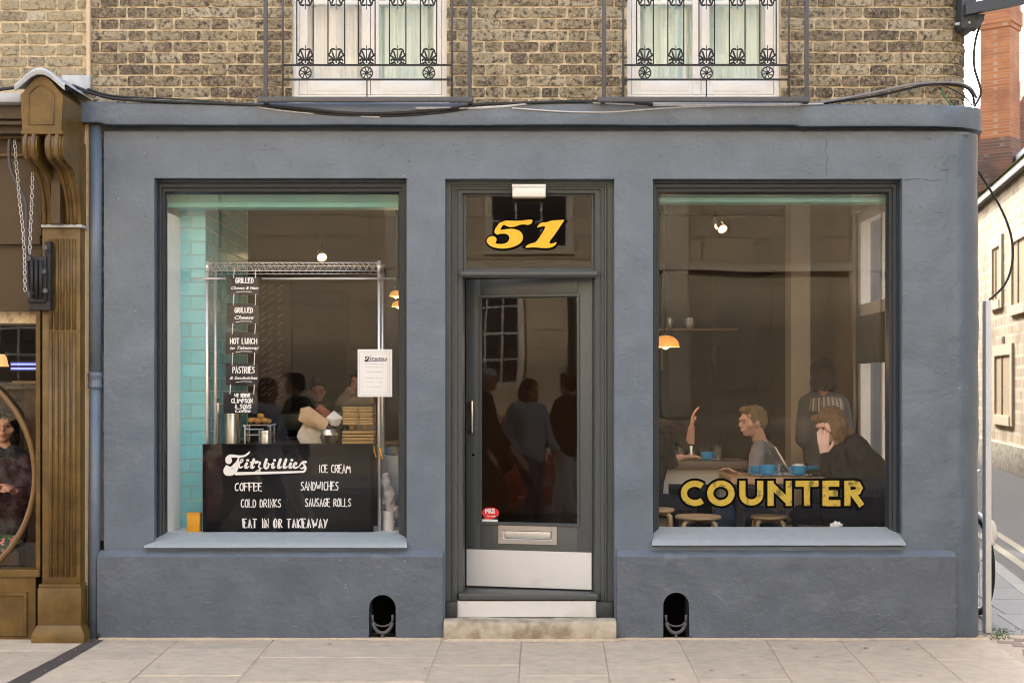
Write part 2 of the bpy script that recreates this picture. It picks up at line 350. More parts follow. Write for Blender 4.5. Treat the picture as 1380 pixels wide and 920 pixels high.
def ring_frame(bm, x0, x1, z0, z1, prof, bottom=True):   # mitred frame; prof=[(inset, Y)]
    rings = []
    for ins, Y in prof:
        zb = z0+(ins if bottom else 0)
        rings.append([bm.verts.new(c) for c in ((x0+ins, Y, zb), (x1-ins, Y, zb), (x1-ins, Y, z1-ins), (x0+ins, Y, z1-ins))])
    for a, b in zip(rings, rings[1:]):
        for k in range(4):
            if not bottom and k == 0: continue
            bm.faces.new((a[k], a[(k+1) % 4], b[(k+1) % 4], b[k]))
    return bm
def quad(bm, *p):
    return bm.faces.new([bm.verts.new(q) for q in p])
RC_ = [0]
def ribbon(bm, pts, wd, Y, caps=True, closed=False, y2=None):    # flat stroke in the XZ plane; wd number or list
    RC_[0] += 1; Y = Y-(RC_[0] % 14)*.00007
    pts = [Vector((p[0], p[1])) for p in pts]; N = len(pts)
    ws = wd if isinstance(wd, (list, tuple)) else [wd]*N
    L = []
    for i, p in enumerate(pts):
        t = (pts[(i+1) % N]-pts[i-1]) if closed else pts[min(i+1, N-1)]-pts[max(i-1, 0)]
        if t.length < 1e-9: t = Vector((1, 0))
        t.normalize(); nn = Vector((-t.y, t.x))*ws[i]/2
        if 0 < i < N-1 or closed:
            a = (pts[i]-pts[i-1]).normalized(); c = max(.45, a.dot(t)); nn = nn/c
        L.append(((p+nn), (p-nn)))
    vs = [(bm.verts.new((a.x, Y, a.y)), bm.verts.new((b.x, Y, b.y))) for a, b in L]
    for i in range(N if closed else N-1):
        a, b = vs[i], vs[(i+1) % N]
        try: bm.faces.new((a[0], b[0], b[1], a[1]))
        except ValueError: pass
    if caps and not closed:
        for i in (0, N-1):
            c = pts[i]; r = ws[i]/2
            bm.faces.new([bm.verts.new((c.x+r*math.cos(k*math.pi/4), Y-.0002, c.y+r*math.sin(k*math.pi/4))) for k in range(8)])
    return bm
def smooth_pts(pts, it=2, closed=False):
    pts = [tuple(p) for p in pts]
    for _ in range(it):
        out = [] if closed else [pts[0]]
        n = len(pts)
        for i in range(n if closed else n-1):
            a, b = pts[i], pts[(i+1) % n]
            out.append(tuple(.75*x+.25*y for x, y in zip(a, b))); out.append(tuple(.25*x+.75*y for x, y in zip(a, b)))
        if not closed: out.append(pts[-1])
        pts = out
    return pts
def text_mesh(s, h, Y, x, z, align='CENTER', shear=0, bold=0, xs=1, parent=None, m='chalk', name='lettering', rot=0):
    cu = bpy.data.curves.new('t', 'FONT'); cu.body = s; cu.size = h/.70; cu.align_x = align; cu.shear = shear; cu.offset = bold*h
    cu.resolution_u = 3
    o = bpy.data.objects.new('t', cu); C.objects.link(o)
    dg = bpy.context.evaluated_depsgraph_get(); me = bpy.data.meshes.new_from_object(o.evaluated_get(dg)); bpy.data.objects.remove(o)
    mt = Matrix.Translation((x, Y, z)) @ Matrix.Rotation(rot, 4, 'Y') @ Matrix.Rotation(R(90), 4, 'X') @ Matrix.Diagonal((xs, 1, 1, 1))
    me.transform(mt); me.materials.clear()
    if parent == 'mesh': return me
    return obj(name, me, m, parent)
def evaluated(o, name):
    dg = bpy.context.evaluated_depsgraph_get(); dg.update(); me = bpy.data.meshes.new_from_object(o.evaluated_get(dg)); me.name = name
    old = o.data; bpy.data.objects.remove(o); 
    return me
def blob(caps, voxel=.009, smooth=4, rough=0, rscale=20):   # union of tapered capsules/ellipsoids -> one continuous surface
    bm = BM()
    for c in caps:
        if c[0] == 'e':
            _, p, rad, *rest = c; rot = rest[0] if rest else Matrix.Identity(3)
            r = bmesh.ops.create_icosphere(bm, subdivisions=3, radius=1)
            for v in r['verts']: v.co = Vector(p)+rot @ Vector((v.co.x*rad[0], v.co.y*rad[1], v.co.z*rad[2]))
        else:
            p0, r0, p1, r1 = c; p0, p1 = Vector(p0), Vector(p1); N = 5
            for i in range(N+1) if (p1-p0).length > 1e-6 else (0,):
                pass
            d = p1-p0
            if d.length > 1e-6: tube(bm, [p0, p1], r0, 12, r2=r1)
            for p, rr in ((p0, r0), (p1, r1)):
                r = bmesh.ops.create_icosphere(bm, subdivisions=2, radius=rr*1.003)
                for v in r['verts']: v.co += p
    bmesh.ops.recalc_face_normals(bm, faces=bm.faces)
    me = bpy.data.meshes.new('b'); bm.to_mesh(me); bm.free()
    o = bpy.data.objects.new('b', me); C.objects.link(o)
    md = o.modifiers.new('r', 'REMESH'); md.mode = 'VOXEL'; md.voxel_size = voxel
    if smooth: s = o.modifiers.new('s', 'SMOOTH'); s.iterations = smooth; s.factor = .6
    out = evaluated(o, 'body')
    if rough:
        n = len(out.vertices); co = np.empty(n*3, 'f'); no = np.empty(n*3, 'f'); out.vertices.foreach_get('co', co); out.vertices.foreach_get('normal', no)
        k = np.array([noise.noise(Vector(q)*rscale) for q in co.reshape(-1, 3)], 'f')*rough
        out.vertices.foreach_set('co', (co.reshape(-1, 3)+no.reshape(-1, 3)*k[:, None]).ravel()); out.update()
    return out
M['sett'] = mat('pinkish sett', (.25, .18, .155), .85, var=.15, vscale=12, bump=.004, bscale=40, obj_rand=.12)
M['slab_grey'] = mat('grey flagstone', (.27, .265, .27), .8, var=.12, vscale=6, bump=.003, bscale=24, obj_rand=.12)
M['steelblue'] = mat('dark blue grey steel', (.035, .045, .06), .45, var=.1)
M['postwhite'] = mat('white post paint', (.74, .77, .80), .5, var=.06, vscale=9, col2=(.42, .42, .34), mix=(.66, .85))
M['coatblue'] = mat('frame paint', (.03, .05, .12), .3)
M['cream_stone'] = mat('cream dressed stone', (.56, .46, .32), .85, var=.12, vscale=4)
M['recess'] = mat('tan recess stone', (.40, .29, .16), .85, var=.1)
M['reflectionsheet'] = mat('speckled poster', (.42, .36, .25), .7, var=.2, vscale=12)
M['iced'] = mat('milky coffee', (.42, .26, .14), .4)
M['saucer'] = mat('pale blue saucer', (.30, .50, .60), .3)
M['shade_lit2'] = mat('glowing brass shade', (1, .42, .09), .4, emit=.11, metal=.2)
M['lips'] = mat('lips', (.40, .14, .12), .45)
M['greytop'] = mat('slate grey top', (.10, .105, .125), .9, spec=.12, var=.1, vscale=20)
M['palesleeve'] = mat('pale sleeve cotton', (.35, .32, .28), .9)
M['darkcloth2'] = mat('grey mottled cloth', (.10, .10, .11), .9, spec=.12, col2=(.03, .03, .035), vscale=18)
M['leafgreen'] = mat('green leaves', (.06, .16, .05), .6)
M['petal'] = mat('pink petals', (.65, .25, .30), .6)
M['signblue'] = mat('blue sign panel', (.03, .06, .22), .4)
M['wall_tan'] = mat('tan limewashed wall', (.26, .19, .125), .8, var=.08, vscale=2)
M['gum'] = mat('old chewing gum', (.38, .33, .28), .8)
M['asphalt_dark'] = mat('dark street asphalt', (.06, .06, .062), .9, var=.1)
M['crackline'] = mat('open hairline crack', (.05, .06, .08), .8)
M['plinth_paint_shaded'] = mat('slate plinth paint with shade mixed in', (.108, .134, .176), .33, var=.09, vscale=4, bump=.006, bscale=26, bump2=.012, b2scale=6, spec=.5, specks=(.36, .40, .46), col2=(.092, .114, .150), mix=(.35, .7))  # wall paint darkened for the plinth; dimmer light low down put into the colour
M['chalkfaint'] = mat('faded chalk', (.26, .22, .17), .8)
M['steel_dark'] = mat('smoked steel', (.12, .11, .10), .3, metal=.8)
M['cable_m'] = mat('mid grey cable sheath', (.22, .22, .235), .4, var=.2, vscale=8)
M['bar_grey'] = mat('weathered glazing bars', (.32, .31, .28), .6)
M['palejacket'] = mat('pale blue grey jacket', (.42, .45, .52), .9, var=.15, vscale=14)
# ================================================================== the shop building
XL, XR, RC = PX(140), 3.02, .20
def path(s):                                   # along the street front, round the corner, down the side
    a = XR-RC
    if s <= a: return Vector((s, 0, 0)), Vector((0, 1, 0))
    q = (s-a)/RC
    if q < math.pi/2: return Vector((a+RC*math.sin(q), RC-RC*math.cos(q), 0)), Vector((-math.sin(q), math.cos(q), 0))
    return Vector((XR, RC+(s-a-RC*math.pi/2), 0)), Vector((-1, 0, 0))
def sdep(Y): return XR-RC+RC*math.pi/2+(Y-RC)    # s of a point on the side wall
def pt(s, z, d, off=0):
    p, n = path(s); return p+n*(d+off)+Vector((0, 0, z))
def wobble(s, z, a=1.0):
    return a*1.5*(.0035*noise.noise(Vector((s*2.1, z*2.1, 3)))+.0022*noise.noise(Vector((s*7, z*7, 9)))+.0012*noise.noise(Vector((s*22, z*22, 5))))
def lines(bps, step):
    out = []
    for a, b in zip(bps, bps[1:]):
        n = max(1, round((b-a)/step)); out += [a+(b-a)*i/n for i in range(n)]
    return out+[bps[-1]]
def wallgrid(bm, ss, zs, holes, dfun, depth, off=0):
    V = {}
    def v(i, j):
        if (i, j) not in V: V[(i, j)] = bm.verts.new(pt(ss[i], zs[j], dfun(ss[i], zs[j]), off))
        return V[(i, j)]
    inh = lambda s, z: any(a < s < b and c < z < d for a, b, c, d, *_ in holes)
    for i in range(len(ss)-1):
        for j in range(len(zs)-1):
            if not inh((ss[i]+ss[i+1])/2, (zs[j]+zs[j+1])/2):
                bm.faces.new((v(i, j), v(i+1, j), v(i+1, j+1), v(i, j+1)))
    for a, b, c, d, dep in holes:                # reveals
        I = [i for i, s in enumerate(ss) if a-1e-6 <= s <= b+1e-6]; J = [j for j, z in enumerate(zs) if c-1e-6 <= z <= d+1e-6]
        loop = [(i, J[-1]) for i in I]
        runs = [[(I[0], j) for j in J], [(I[-1], j) for j in J], loop, [(i, J[0]) for i in I]]
        if c <= zs[0]+1e-6: runs.pop()
        for run in runs:
            bk = [bm.verts.new(pt(ss[i], zs[j], dep, off)) for i, j in run]
            for k in range(len(run)-1):
                if run[k] in V and run[k+1] in V: bm.faces.new((V[run[k]], V[run[k+1]], bk[k+1], bk[k]))
    bmesh.ops.recalc_face_normals(bm, faces=bm.faces)
B = thing('shop_building', 'corner cafe building with slate blue painted shopfront under sooty yellow brickwork', 'building', (0, 0, 0))
LW = (PX(208), PX(548), PZ(737), PZ(240)); DW = (PX(600), PX(828), 0, PZ(241)); RW = (PX(880), PX(1216), PZ(736), PZ(241))
SW = (sdep(1.15), sdep(2.55), .95, 3.0)        # side window in the flank wall
ZC = PZ(176)
NI = [(PX(498), PX(534), PZ(800)), (PX(893), PX(928), PZ(797))]
ss = lines([XL, LW[0], NI[0][0], NI[0][1], LW[1], DW[0], DW[1], RW[0], NI[1][0], NI[1][1], RW[1], PX(1268), PX(1284), XR-RC], .04)+lines([XR-RC, XR-RC+RC*math.pi/2], .03)[1:]+lines([XR-RC+RC*math.pi/2, SW[0], SW[1], sdep(16)], .25)[1:]
zs = lines([0, .95, 3.0, 3.30], .045)
zs = lines(sorted({0, NI[0][2], NI[1][2], LW[2], RW[2], .95, LW[3], DW[3], 3.0, PZ(177.5)}), .045)
def fac(s, z):
    d = wobble(s, z, 1.2)
    q = (s-PX(1272))/(.035); d += .006*max(0, min(1, q))
    if abs(z-PZ(242)) < .03 and PX(1216) < s < PX(1275): d -= .004*(1-abs(z-PZ(242))/.03)
    return d
bm = BM(); wallgrid(bm, ss, zs, [LW+(.115,), DW+(.16,), RW+(.115,), SW+(.16,)]+[(n[0]-.0, n[1]+.0, 0, n[2], .205) for n in NI], fac, .1)
quad(bm, (XL, 0, 0), (XL, 0, PZ(177.5)), (XL, .4, PZ(177.5)), (XL, .4, 0))
box(bm, XL, XR-.12, .003, .10, PZ(177.5)-.02, PZ(177.5)-.001); box(bm, XL, XR-.12, .08, .10, PZ(177.5), PZ(165))
obj('painted_wall', bm, 'paint', B, smooth='auto')
# plinth with arched boot-scraper niches
NI = [(PX(498), PX(534), PZ(800)), (PX(893), PX(928), PZ(797))]
ZP = PZ(741)
def prof_d(z, s):
    t = max(0, min(1, (ZP-z)/.036)); d = -.036*t
    q = ((s-PX(405))/.10)**2+((z-PZ(800))/.15)**2; d += .006*math.exp(-q*q)
    q = ((s-PX(1075))/.06)**2+((z-PZ(770))/.05)**2; d += .004*math.exp(-q)
    if s > PX(960) and z < PZ(815): d -= .005
    return d+wobble(s, z, 1.6)*min(1, t*3+.1)
def pl_grid(bm, s0, s1, zlow, nz=16):
    sl_ = lines([s0, s1], .03)
    g = []
    for s in sl_:
        zl = zlow(s); col = []
        for j in range(nz+1):
            t = j/nz; t = 1-(1-t)**1.6; z = zl+(ZP-zl)*t
            col.append(bm.verts.new(pt(s, z, prof_d(z, s))))
        g.append(col)
    for a, b in zip(g, g[1:]):
        for j in range(nz): bm.faces.new((a[j], b[j], b[j+1], a[j+1]))
    return g
def arch(n): 
    a, b, zt = n; r = (b-a)/2; c = (a+b)/2
    return lambda s: zt-r+math.sqrt(max(0, r*r-(s-c)**2))
def endcap(bm, s, dback, zl=0):
    pz = [zl+(ZP-zl)*k/12 for k in range(13)]
    a = [bm.verts.new(pt(s, z, prof_d(z, s))) for z in pz]; b = [bm.verts.new(pt(s, z, dback)) for z in pz]
    for k in range(12): bm.faces.new((a[k], a[k+1], b[k+1], b[k]))
for (s0, s1, n, nm) in ((PX(133), PX(597), NI[0], 'left'), (PX(831), PX(1286), NI[1], 'right')):
    bm = BM()
    pl_grid(bm, s0, n[0], lambda s: 0); pl_grid(bm, n[1], s1, lambda s: 0)
    # finer columns over the arch
    af = arch(n); N = 16; g = []
    for i in range(N+1):
        s = (n[0]+n[1])/2-(n[1]-n[0])/2*math.cos(math.pi*i/N); zl = af(s)
        g.append([bm.verts.new(pt(s, zl+(ZP-zl)*(1-(1-j/12)**1.6), prof_d(zl+(ZP-zl)*(1-(1-j/12)**1.6), s))) for j in range(13)])
    for a, b in zip(g, g[1:]):
        for j in range(12): bm.faces.new((a[j], b[j], b[j+1], a[j+1]))
    # reveal of the niche
    out = [(n[0], 0), (n[0], .06)]+[((n[0]+n[1])/2-(n[1]-n[0])/2*math.cos(math.pi*i/N), af((n[0]+n[1])/2-(n[1]-n[0])/2*math.cos(math.pi*i/N))) for i in range(N+1)]+[(n[1], .06), (n[1], 0)]
    fr = [bm.verts.new(pt(s, z, prof_d(z, s))) for s, z in out]; bk = [bm.verts.new(pt(s, z, .03)) for s, z in out]
    for k in range(len(out)-1): bm.faces.new((fr[k], fr[k+1], bk[k+1], bk[k]))
    endcap(bm, s0, .01 if s0 < 0 else .16); endcap(bm, s1, .16 if s1 < 0 else .01)
    bmesh.ops.remove_doubles(bm, verts=bm.verts, dist=1e-5)
    bmesh.ops.recalc_face_normals(bm, faces=bm.faces)
    obj('plinth', bm, 'plinth_paint_shaded', B, smooth='auto')
# paint runs and blisters standing on the face, and two hairline cracks
random.seed(88); bm = BM()
def onface(s, z):
    if z < ZP-.04 and PX(133) < s < PX(1286): return prof_d(z, s)
    return fac(s, z)
for i in range(420):
    r0 = random.random()
    if r0 < .45: s, z = random.uniform(PX(140), PX(1310)), abs(random.gauss(0, .16))+.02
    elif r0 < .75: s, z = random.uniform(PX(150), PX(1300)), random.uniform(PZ(236), PZ(182))
    else: s, z = random.choice([random.uniform(PX(148), PX(204)), random.uniform(PX(552), PX(596)), random.uniform(PX(832), PX(876)), random.uniform(PX(1222), PX(1300))]), random.uniform(.6, 3.0)
    if PX(597) < s < PX(832) and z < PZ(243): continue
    if any(a-.02 < s < b+.02 and z < t+.03 for a, b, t in NI): continue
    if PZ(741)-.05 < z < .60: continue
    w_, h_ = random.uniform(.004, .013), random.uniform(.003, .009)
    if random.random() < .3: w_, h_ = w_*.4, h_*3.5
    if random.random() < .25: w_, h_ = w_*3, h_*.6
    d = onface(s, z); th = random.uniform(.0012, .003)
    ring = [bm.verts.new(pt(s+w_*math.cos(a), z+h_*math.sin(a), d+.0015)) for a in [k*math.pi/4 for k in range(8)]]
    mid_ = [bm.verts.new(pt(s+w_*.55*math.cos(a), z+h_*.55*math.sin(a), d-th)) for a in [k*math.pi/4 for k in range(8)]]
    for k in range(8): bm.faces.new((ring[k], ring[(k+1) % 8], mid_[(k+1) % 8], mid_[k]))
    bm.faces.new(mid_)
bmesh.ops.recalc_face_normals(bm, faces=bm.faces); tag(obj('paint_blisters', bm, 'paint', B, True), kind='stuff')
for pts_ in ([(1113, 181), (1114, 196), (1111, 203), (1116, 212), (1113, 225), (1115, 240)], [(1218, 243), (1236, 241), (1255, 244), (1272, 242)]):
    bm = BM(); P_ = [(PX(a), PZ(b)) for a, b in pts_]; L1, L2 = [], []
    for k in range(len(P_)-1):
        for q in range(6):
            t = q/6; x = P_[k][0]*(1-t)+P_[k+1][0]*t+.002*math.sin(q*5+k); z = P_[k][1]*(1-t)+P_[k+1][1]*t
            dx, dz_ = P_[k+1][0]-P_[k][0], P_[k+1][1]-P_[k][1]; l_ = math.hypot(dx, dz_); wd = .0012+.0008*math.sin(q*3+k*2)
            L1.append(bm.verts.new(pt(x-dz_/l_*wd, z+dx/l_*wd, fac(x, z)-.0008))); L2.append(bm.verts.new(pt(x+dz_/l_*wd, z-dx/l_*wd, fac(x, z)-.0008)))
    for k in range(len(L1)-1): bm.faces.new((L1[k], L1[k+1], L2[k+1], L2[k]))
    bmesh.ops.recalc_face_normals(bm, faces=bm.faces); obj('crack', bm, 'crackline', B)
# cut the main wall behind the niches: flat black sheets close their backs
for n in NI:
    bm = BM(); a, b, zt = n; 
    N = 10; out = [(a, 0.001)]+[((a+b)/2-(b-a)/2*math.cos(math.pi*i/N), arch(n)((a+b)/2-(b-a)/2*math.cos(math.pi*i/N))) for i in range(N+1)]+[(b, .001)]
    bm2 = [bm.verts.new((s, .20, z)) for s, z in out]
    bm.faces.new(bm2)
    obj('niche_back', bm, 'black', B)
# cornice
bm = BM(); rows = []
cs = lines([PX(113.5), PX(150), PX(1070), PX(1074), PX(1082), XR-RC], .06)+lines([XR-RC, XR-RC+RC*math.pi/2], .025)[1:]+lines([XR-RC+RC*math.pi/2, sdep(16)], .6)[1:]
for s in cs:
    zt, zb = PZ(141), PZ(171)
    if s > PX(1072): zt, zb = PZ(143.5), PZ(173)
    if s < PX(148): zt, zb = PZ(140), PZ(168)
    pk = 1-.75*max(0, min(1, (s-(XR-RC-.15))/.25))
    wz = .004*noise.noise(Vector((s*1.5, 0, 0))); wd = wobble(s, 3.3, 1.5)
    rows.append([bm.verts.new(pt(s, z+wz, (d*pk if d < 0 else d)+wd*(d < 0))) for d, z in ((.06, zb+.015), (-.060, zb+.004), (-.072, zb+.0), (-.076, zb+.01), (-.072, (zb+zt)/2), (-.074, zt-.012), (-.064, zt-.002), (.09, zt+.012))])
for a, b in zip(rows, rows[1:]):
    for k in range(len(a)-1): bm.faces.new((a[k], b[k], b[k+1], a[k+1]))
bm.faces.new(rows[0])
bmesh.ops.recalc_face_normals(bm, faces=bm.faces)
obj('cornice', bm, 'paint', B, smooth='auto')
# soot-dark recess line under the cornice is real: a shallow setback strip
# ------------------------------------------------------------------ brickwork of the upper storey
YB = .035; ZB0 = PZ(142); CR = .0725
UW = [(PX(394, .05), PX(602, .05)), (PX(845, .05), PX(1052, .05))]
UZ0 = PZ(133, .05)
bm = BM()
XR_, XR = XR, 2.957
ss2 = lines([PX(118), UW[0][0], UW[0][1], UW[1][0], UW[1][1], XR-RC], .25)+lines([XR-RC, XR-RC+RC*math.pi/2], .03)[1:]+[sdep(2), sdep(16)]
zs2 = lines([ZB0-.06, UZ0, 5.4, 13.3], .4)
wallgrid(bm, ss2, zs2, [(UW[0][0], UW[0][1], UZ0, 5.4, .10), (UW[1][0], UW[1][1], UZ0, 5.4, .10)], lambda s, z: 0, .1, off=YB+.006)
mw = obj('mortar_bed', bm, 'mortar', B); XR = XR_
# bricks (Flemish bond), shared meshes
def brick_mesh(L, H, seed):
    rr = random.Random(seed); bm = BM(); nx = 3
    fr = []
    for j in range(3):
        row = []
        for i in range(nx+1):
            ex = i in (0, nx); ez = j in (0, 2)
            jx = rr.uniform(-.003, .003); jz = rr.uniform(-.003, .003); jy = rr.uniform(-.004, .001)
            if ex and ez: jy += .002; jx = (-1 if i else 1)*rr.uniform(-.001, .006); jz = (1 if j == 0 else -1)*rr.uniform(-.001, .004)
            elif ex or ez: jy += .001; jx *= 1.3
            row.append(bm.verts.new((-L/2+L*i/nx+jx, jy, -H/2+H*j/2+jz)))
        fr.append(row)
    for j in range(2):
        for i in range(nx): bm.faces.new((fr[j][i], fr[j][i+1], fr[j+1][i+1], fr[j+1][i]))
    border = fr[0]+[fr[1][nx]]+fr[2][::-1]+[fr[1][0]]
    bk = [bm.verts.new((v.co.x, .045, v.co.z)) for v in border]
    for k in range(len(border)): bm.faces.new((border[k], bk[k], bk[(k+1) % len(bk)], border[(k+1) % len(border)]))
    bm.normal_update(); me = bpy.data.meshes.new('brick'); bmesh.ops.recalc_face_normals(bm, faces=bm.faces); bm.to_mesh(me); bm.free()
    return me
BR = {}
def brick_at(parent, p, ang, L, H, m, yj=0):
    key = (round(L*200), m); 
    if key not in BR: BR[key] = []
    if len(BR[key]) < 5:
        me = brick_mesh(round(L*200)/200, H, len(BR)*17+len(BR[key])); me.materials.append(M[m]); BR[key].append(me)
    me = random.choice(BR[key])
    o = bpy.data.objects.new('brick', me); C.objects.link(o)
    o.parent = parent; o.matrix_parent_inverse = Matrix.Translation(-parent.location)
    o.location = p; o.rotation_euler = (random.uniform(-.02, .02), random.uniform(-.008, .008), ang); o.scale = (1, 1, random.uniform(.94, 1.03))
    return o
def lay(parent, s0, s1, z0, z1, holes, m, off, pathf=None, seed=1, mort=.010):
    rr = random.Random(seed); row = 0; z = z0
    while z < z1:
        s = s0+(0 if row % 2 == 0 else .058); k = row % 2
        first = True
        while s < s1-.03:
            L = (.222 if k % 2 == 0 else .108)+rr.uniform(-.004, .004)
            if s > XR-RC-.06: L = .082
            a, b = s, min(s+L, s1)
            if first and row % 2: a = s0; b = s0+.048+.0; L = b-a; first = False; k -= 1
            first = False
            segs = [(a, b)]
            for (h0, h1, hz0, hz1) in holes:
                if hz0 < z+.04 and z < hz1:
                    ns = []
                    for (p, q) in segs:
                        if q <= h0 or p >= h1: ns.append((p, q))
                        else:
                            if p < h0: ns.append((p, h0))
                            if q > h1: ns.append((h1, q))
                    segs = ns
            for (p, q) in segs:
                if q-p > .03:
                    mid = (p+q)/2
                    P, n = path(mid); ang = math.atan2(-n.x, n.y)
                    brick_at(parent, P+n*(off+rr.uniform(-.004, .003))+Vector((0, 0, z+CR/2)), ang, q-p, CR-mort, m)
            s = b+mort; k += 1
        z += CR; row += 1
XR_, XR = XR, 2.957
lay(B, PX(121), sdep(.30), ZB0-.02, 4.16, [(UW[0][0]-.0, UW[0][1], UZ0, 9), (UW[1][0], UW[1][1], UZ0, 9)], 'brick', YB)
XR = XR_
# brickwork above the picture
bm = BM(); ss3 = lines([PX(118), XR-RC], 1)+lines([XR-RC, XR-RC+RC*math.pi/2], .03)[1:]+[sdep(16)]
wallgrid(bm, [s for s in sorted(set(ss3+[UW[0][0], UW[0][1], UW[1][0], UW[1][1]]))], [4.19, 5.4, 13.3], [(UW[0][0], UW[0][1], 4.19-.1, 5.4, .05), (UW[1][0], UW[1][1], 4.19-.1, 5.4, .05)], lambda s, z: 0, .1, off=YB-.002)
obj('upper_brickwork', bm, 'brick_up', B)
bm = BM(); box(bm, PX(118), XR, .30, 9, 13.2, 13.4); box(bm, PX(118)-.1, XR+.1, -.1, 16, 13.4, 13.5); obj('parapet', bm, 'stepstone', B)
bm = BM(); box(bm, PX(122), XR-.3, 15.6, 15.9, 0, 13.3); obj('rear_wall', bm, 'brick_up', B)

# ------------------------------------------------------------------ upper french windows and balconettes
for wi, (wx0, wx1, cx, cols) in enumerate(((394, 602, 504, ('curtain_w', 'curtain_g')), (845, 1052, 951, ('curtain_g', 'curtain_g')))):
    Y = .10
    bm = BM(); X0, X1 = PX(wx0, .04), PX(wx1, .04); Z0, Z1 = PZ(133, .05), 5.4
    ring_frame(bm, X0, X1, Z0, Z1, [(0, .16), (0, Y-.02), (.028, Y-.02), (.034, Y), (.034, .16)])
    fr = obj('french_window', bm, 'white', B, smooth='auto')
    if wi == 1: fr['label'] = 'french window with a blue ribbon on its pale curtain'
    xm = (X0+X1)/2 + (.0 if wi == 0 else -.01)
    for li, (a, b) in enumerate(((X0+.036, xm-.002), (xm+.002, X1-.036))):
        bm = BM(); zt = 5.36; zb = Z0+.036
        sw_ = .052 
        box(bm, a, a+sw_, Y-.004, Y+.04, zb, zt, .003); box(bm, b-sw_, b, Y-.004, Y+.04, zb, zt, .003)
        box(bm, a+sw_, b-sw_, Y-.002, Y+.038, zb, zb+.105, .003)
        box(bm, a+sw_+.02, b-sw_-.02, Y-.008, Y-.002, zb+.02, zb+.085, .002)
        box(bm, a+sw_, b-sw_, Y, Y+.03, PZ(4, Y)-.012, PZ(4, Y)+.012, .002)
        lf = obj('casement', bm, 'white', fr, smooth='auto')
        bm = BM(); quad(bm, (a+sw_, Y+.02, zb+.10), (b-sw_, Y+.02, zb+.10), (b-sw_, Y+.02, zt), (a+sw_, Y+.02, zt)); obj('pane', bm, 'glass_up', fr)
        bm = BM(); n = 60; pv = None
        for i in range(n+1):
            x = a+(b-a)*i/n; y = Y+.065+.014*math.sin(i*.9)+.010*math.sin(i*.37+li)
            cv = (bm.verts.new((x, y, zb+.02)), bm.verts.new((x, y, zt)))
            if pv: bm.faces.new((pv[0], cv[0], cv[1], pv[1]))
            pv = cv
        obj('curtain', bm, cols[li], fr, smooth=True)
        if wi == 1 and li == 0:
            bm = BM(); box(bm, PX(913, .16), PX(916.5, .16), .155, .16, zb, zt); obj('ribbon', bm, 'curtain_b', fr)
    bm = BM(); box(bm, X0-.1, X1+.1, .3, .32, 3.3, 5.5); obj('dark_room_board', bm, 'wall_lt', fr)
    bm = BM(); box(bm, X0-.02, X1+.02, -.04, .09, PZ(147), PZ(134), .006); obj('window_sill', bm, 'white', fr, smooth='auto')
    # balconette: one iron frame, each bar and casting its own piece
    if wi == 0: ox0, ox1, ix0, ix1, zb_, xs_, vs_ = 358, 633, 381, 609, 134.5, (411.5, 453, 494, 536, 578), (400, 422, 442, 464.5, 483, 505.5, 525, 547, 566.5, 588.5)
    else: ox0, ox1, ix0, ix1, zb_, xs_, vs_ = 814, 1087, 840, 1063, 134.5, (869, 911, 952, 993.5, 1034.5), (858, 880.5, 900, 921.5, 942, 963, 983, 1004, 1024, 1046)
    YR = -.14
    def rX(p): return PX(p, YR)
    def rZ(p): return PZ(p, YR)
    bm = BM(); box(bm, rX(ox0-9), rX(ox1+4), YR-.016, YR+.016, rZ(138), rZ(131), .004)
    for px_ in (ox0, ox1): box(bm, rX(px_-2.6), rX(px_+2.6), YR-.012, YR+.012, rZ(131), rZ(-120), .003)
    for px_ in (ox0-1, ox1+1): box(bm, rX(px_-3), rX(px_+3), YR+.016, .05, rZ(138), rZ(132), .002)
    rail = obj('balconette_frame', bm, 'irongrey', B, smooth='auto')
    for px_ in (ix0, ix1):
        bm = BM(); tube(bm, [(rX(px_), YR, rZ(131)), (rX(px_), YR, rZ(-120))], .007); obj('upright', bm, 'irongrey', rail, True)
    for pz_ in (88, 107.5, -20):
        bm = BM(); box(bm, rX(ix0), rX(ix1), YR-.006, YR+.006, rZ(pz_+1.2), rZ(pz_-1.2)); obj('rail_bar', bm, 'iron', rail)
    bm = BM(); tube(bm, [(rX(494.5 if wi == 0 else 952), YR, rZ(108)), (rX(494.5 if wi == 0 else 952), YR, rZ(132))], .004); obj('strut', bm, 'iron', rail)
    for px_ in vs_:
        bm = BM(); tube(bm, [(rX(px_), YR, rZ(88)), (rX(px_), YR, rZ(-120))], .0042, 6); obj('bar', bm, 'iron', rail, True)
    u = 1/FPX*(DCAM+YR)
    PALM = [[(0, 3), (0, 12), (0, 27)], [(1, 6), (3.4, 13), (5.2, 19)], [(1.0, 20.5), (3.5, 22), (6.5, 20.5), (7.4, 16)], [(2.5, 6), (5, 10), (9.8, 13.5)], [(9.8, 13.5), (7.4, 16)], [(3.5, 5.5), (6, 8), (8.2, 7), (7.4, 5.2)], [(0, 7.5), (3.2, 6.6), (5, 4.5)], [(1.8, .5), (4, 3.5), (7, 2.8), (10, .2)]]
    def palm(cxp, pzp, sgn):
        bm = BM(); cx_, cz = rX(cxp), rZ(pzp)
        for st_ in PALM:
            for s in (1, -1) if st_[0][0] or st_[1][0] else (1,):
                tube(bm, [(cx_+s*a*u*1.1, YR+.001*s, cz+sgn*b*u) for a, b in smooth_pts(st_, 1)], (lambda t: (1.0+.35*math.sin(t*3.1))*u) if st_[1] != (0, 12) else (lambda t: (1.2-.7*t)*u), 6)
        obj('palmette', bm, 'iron', rail, True)
    for c_ in xs_: palm(c_, 88, 1); palm(c_, -14, -1)
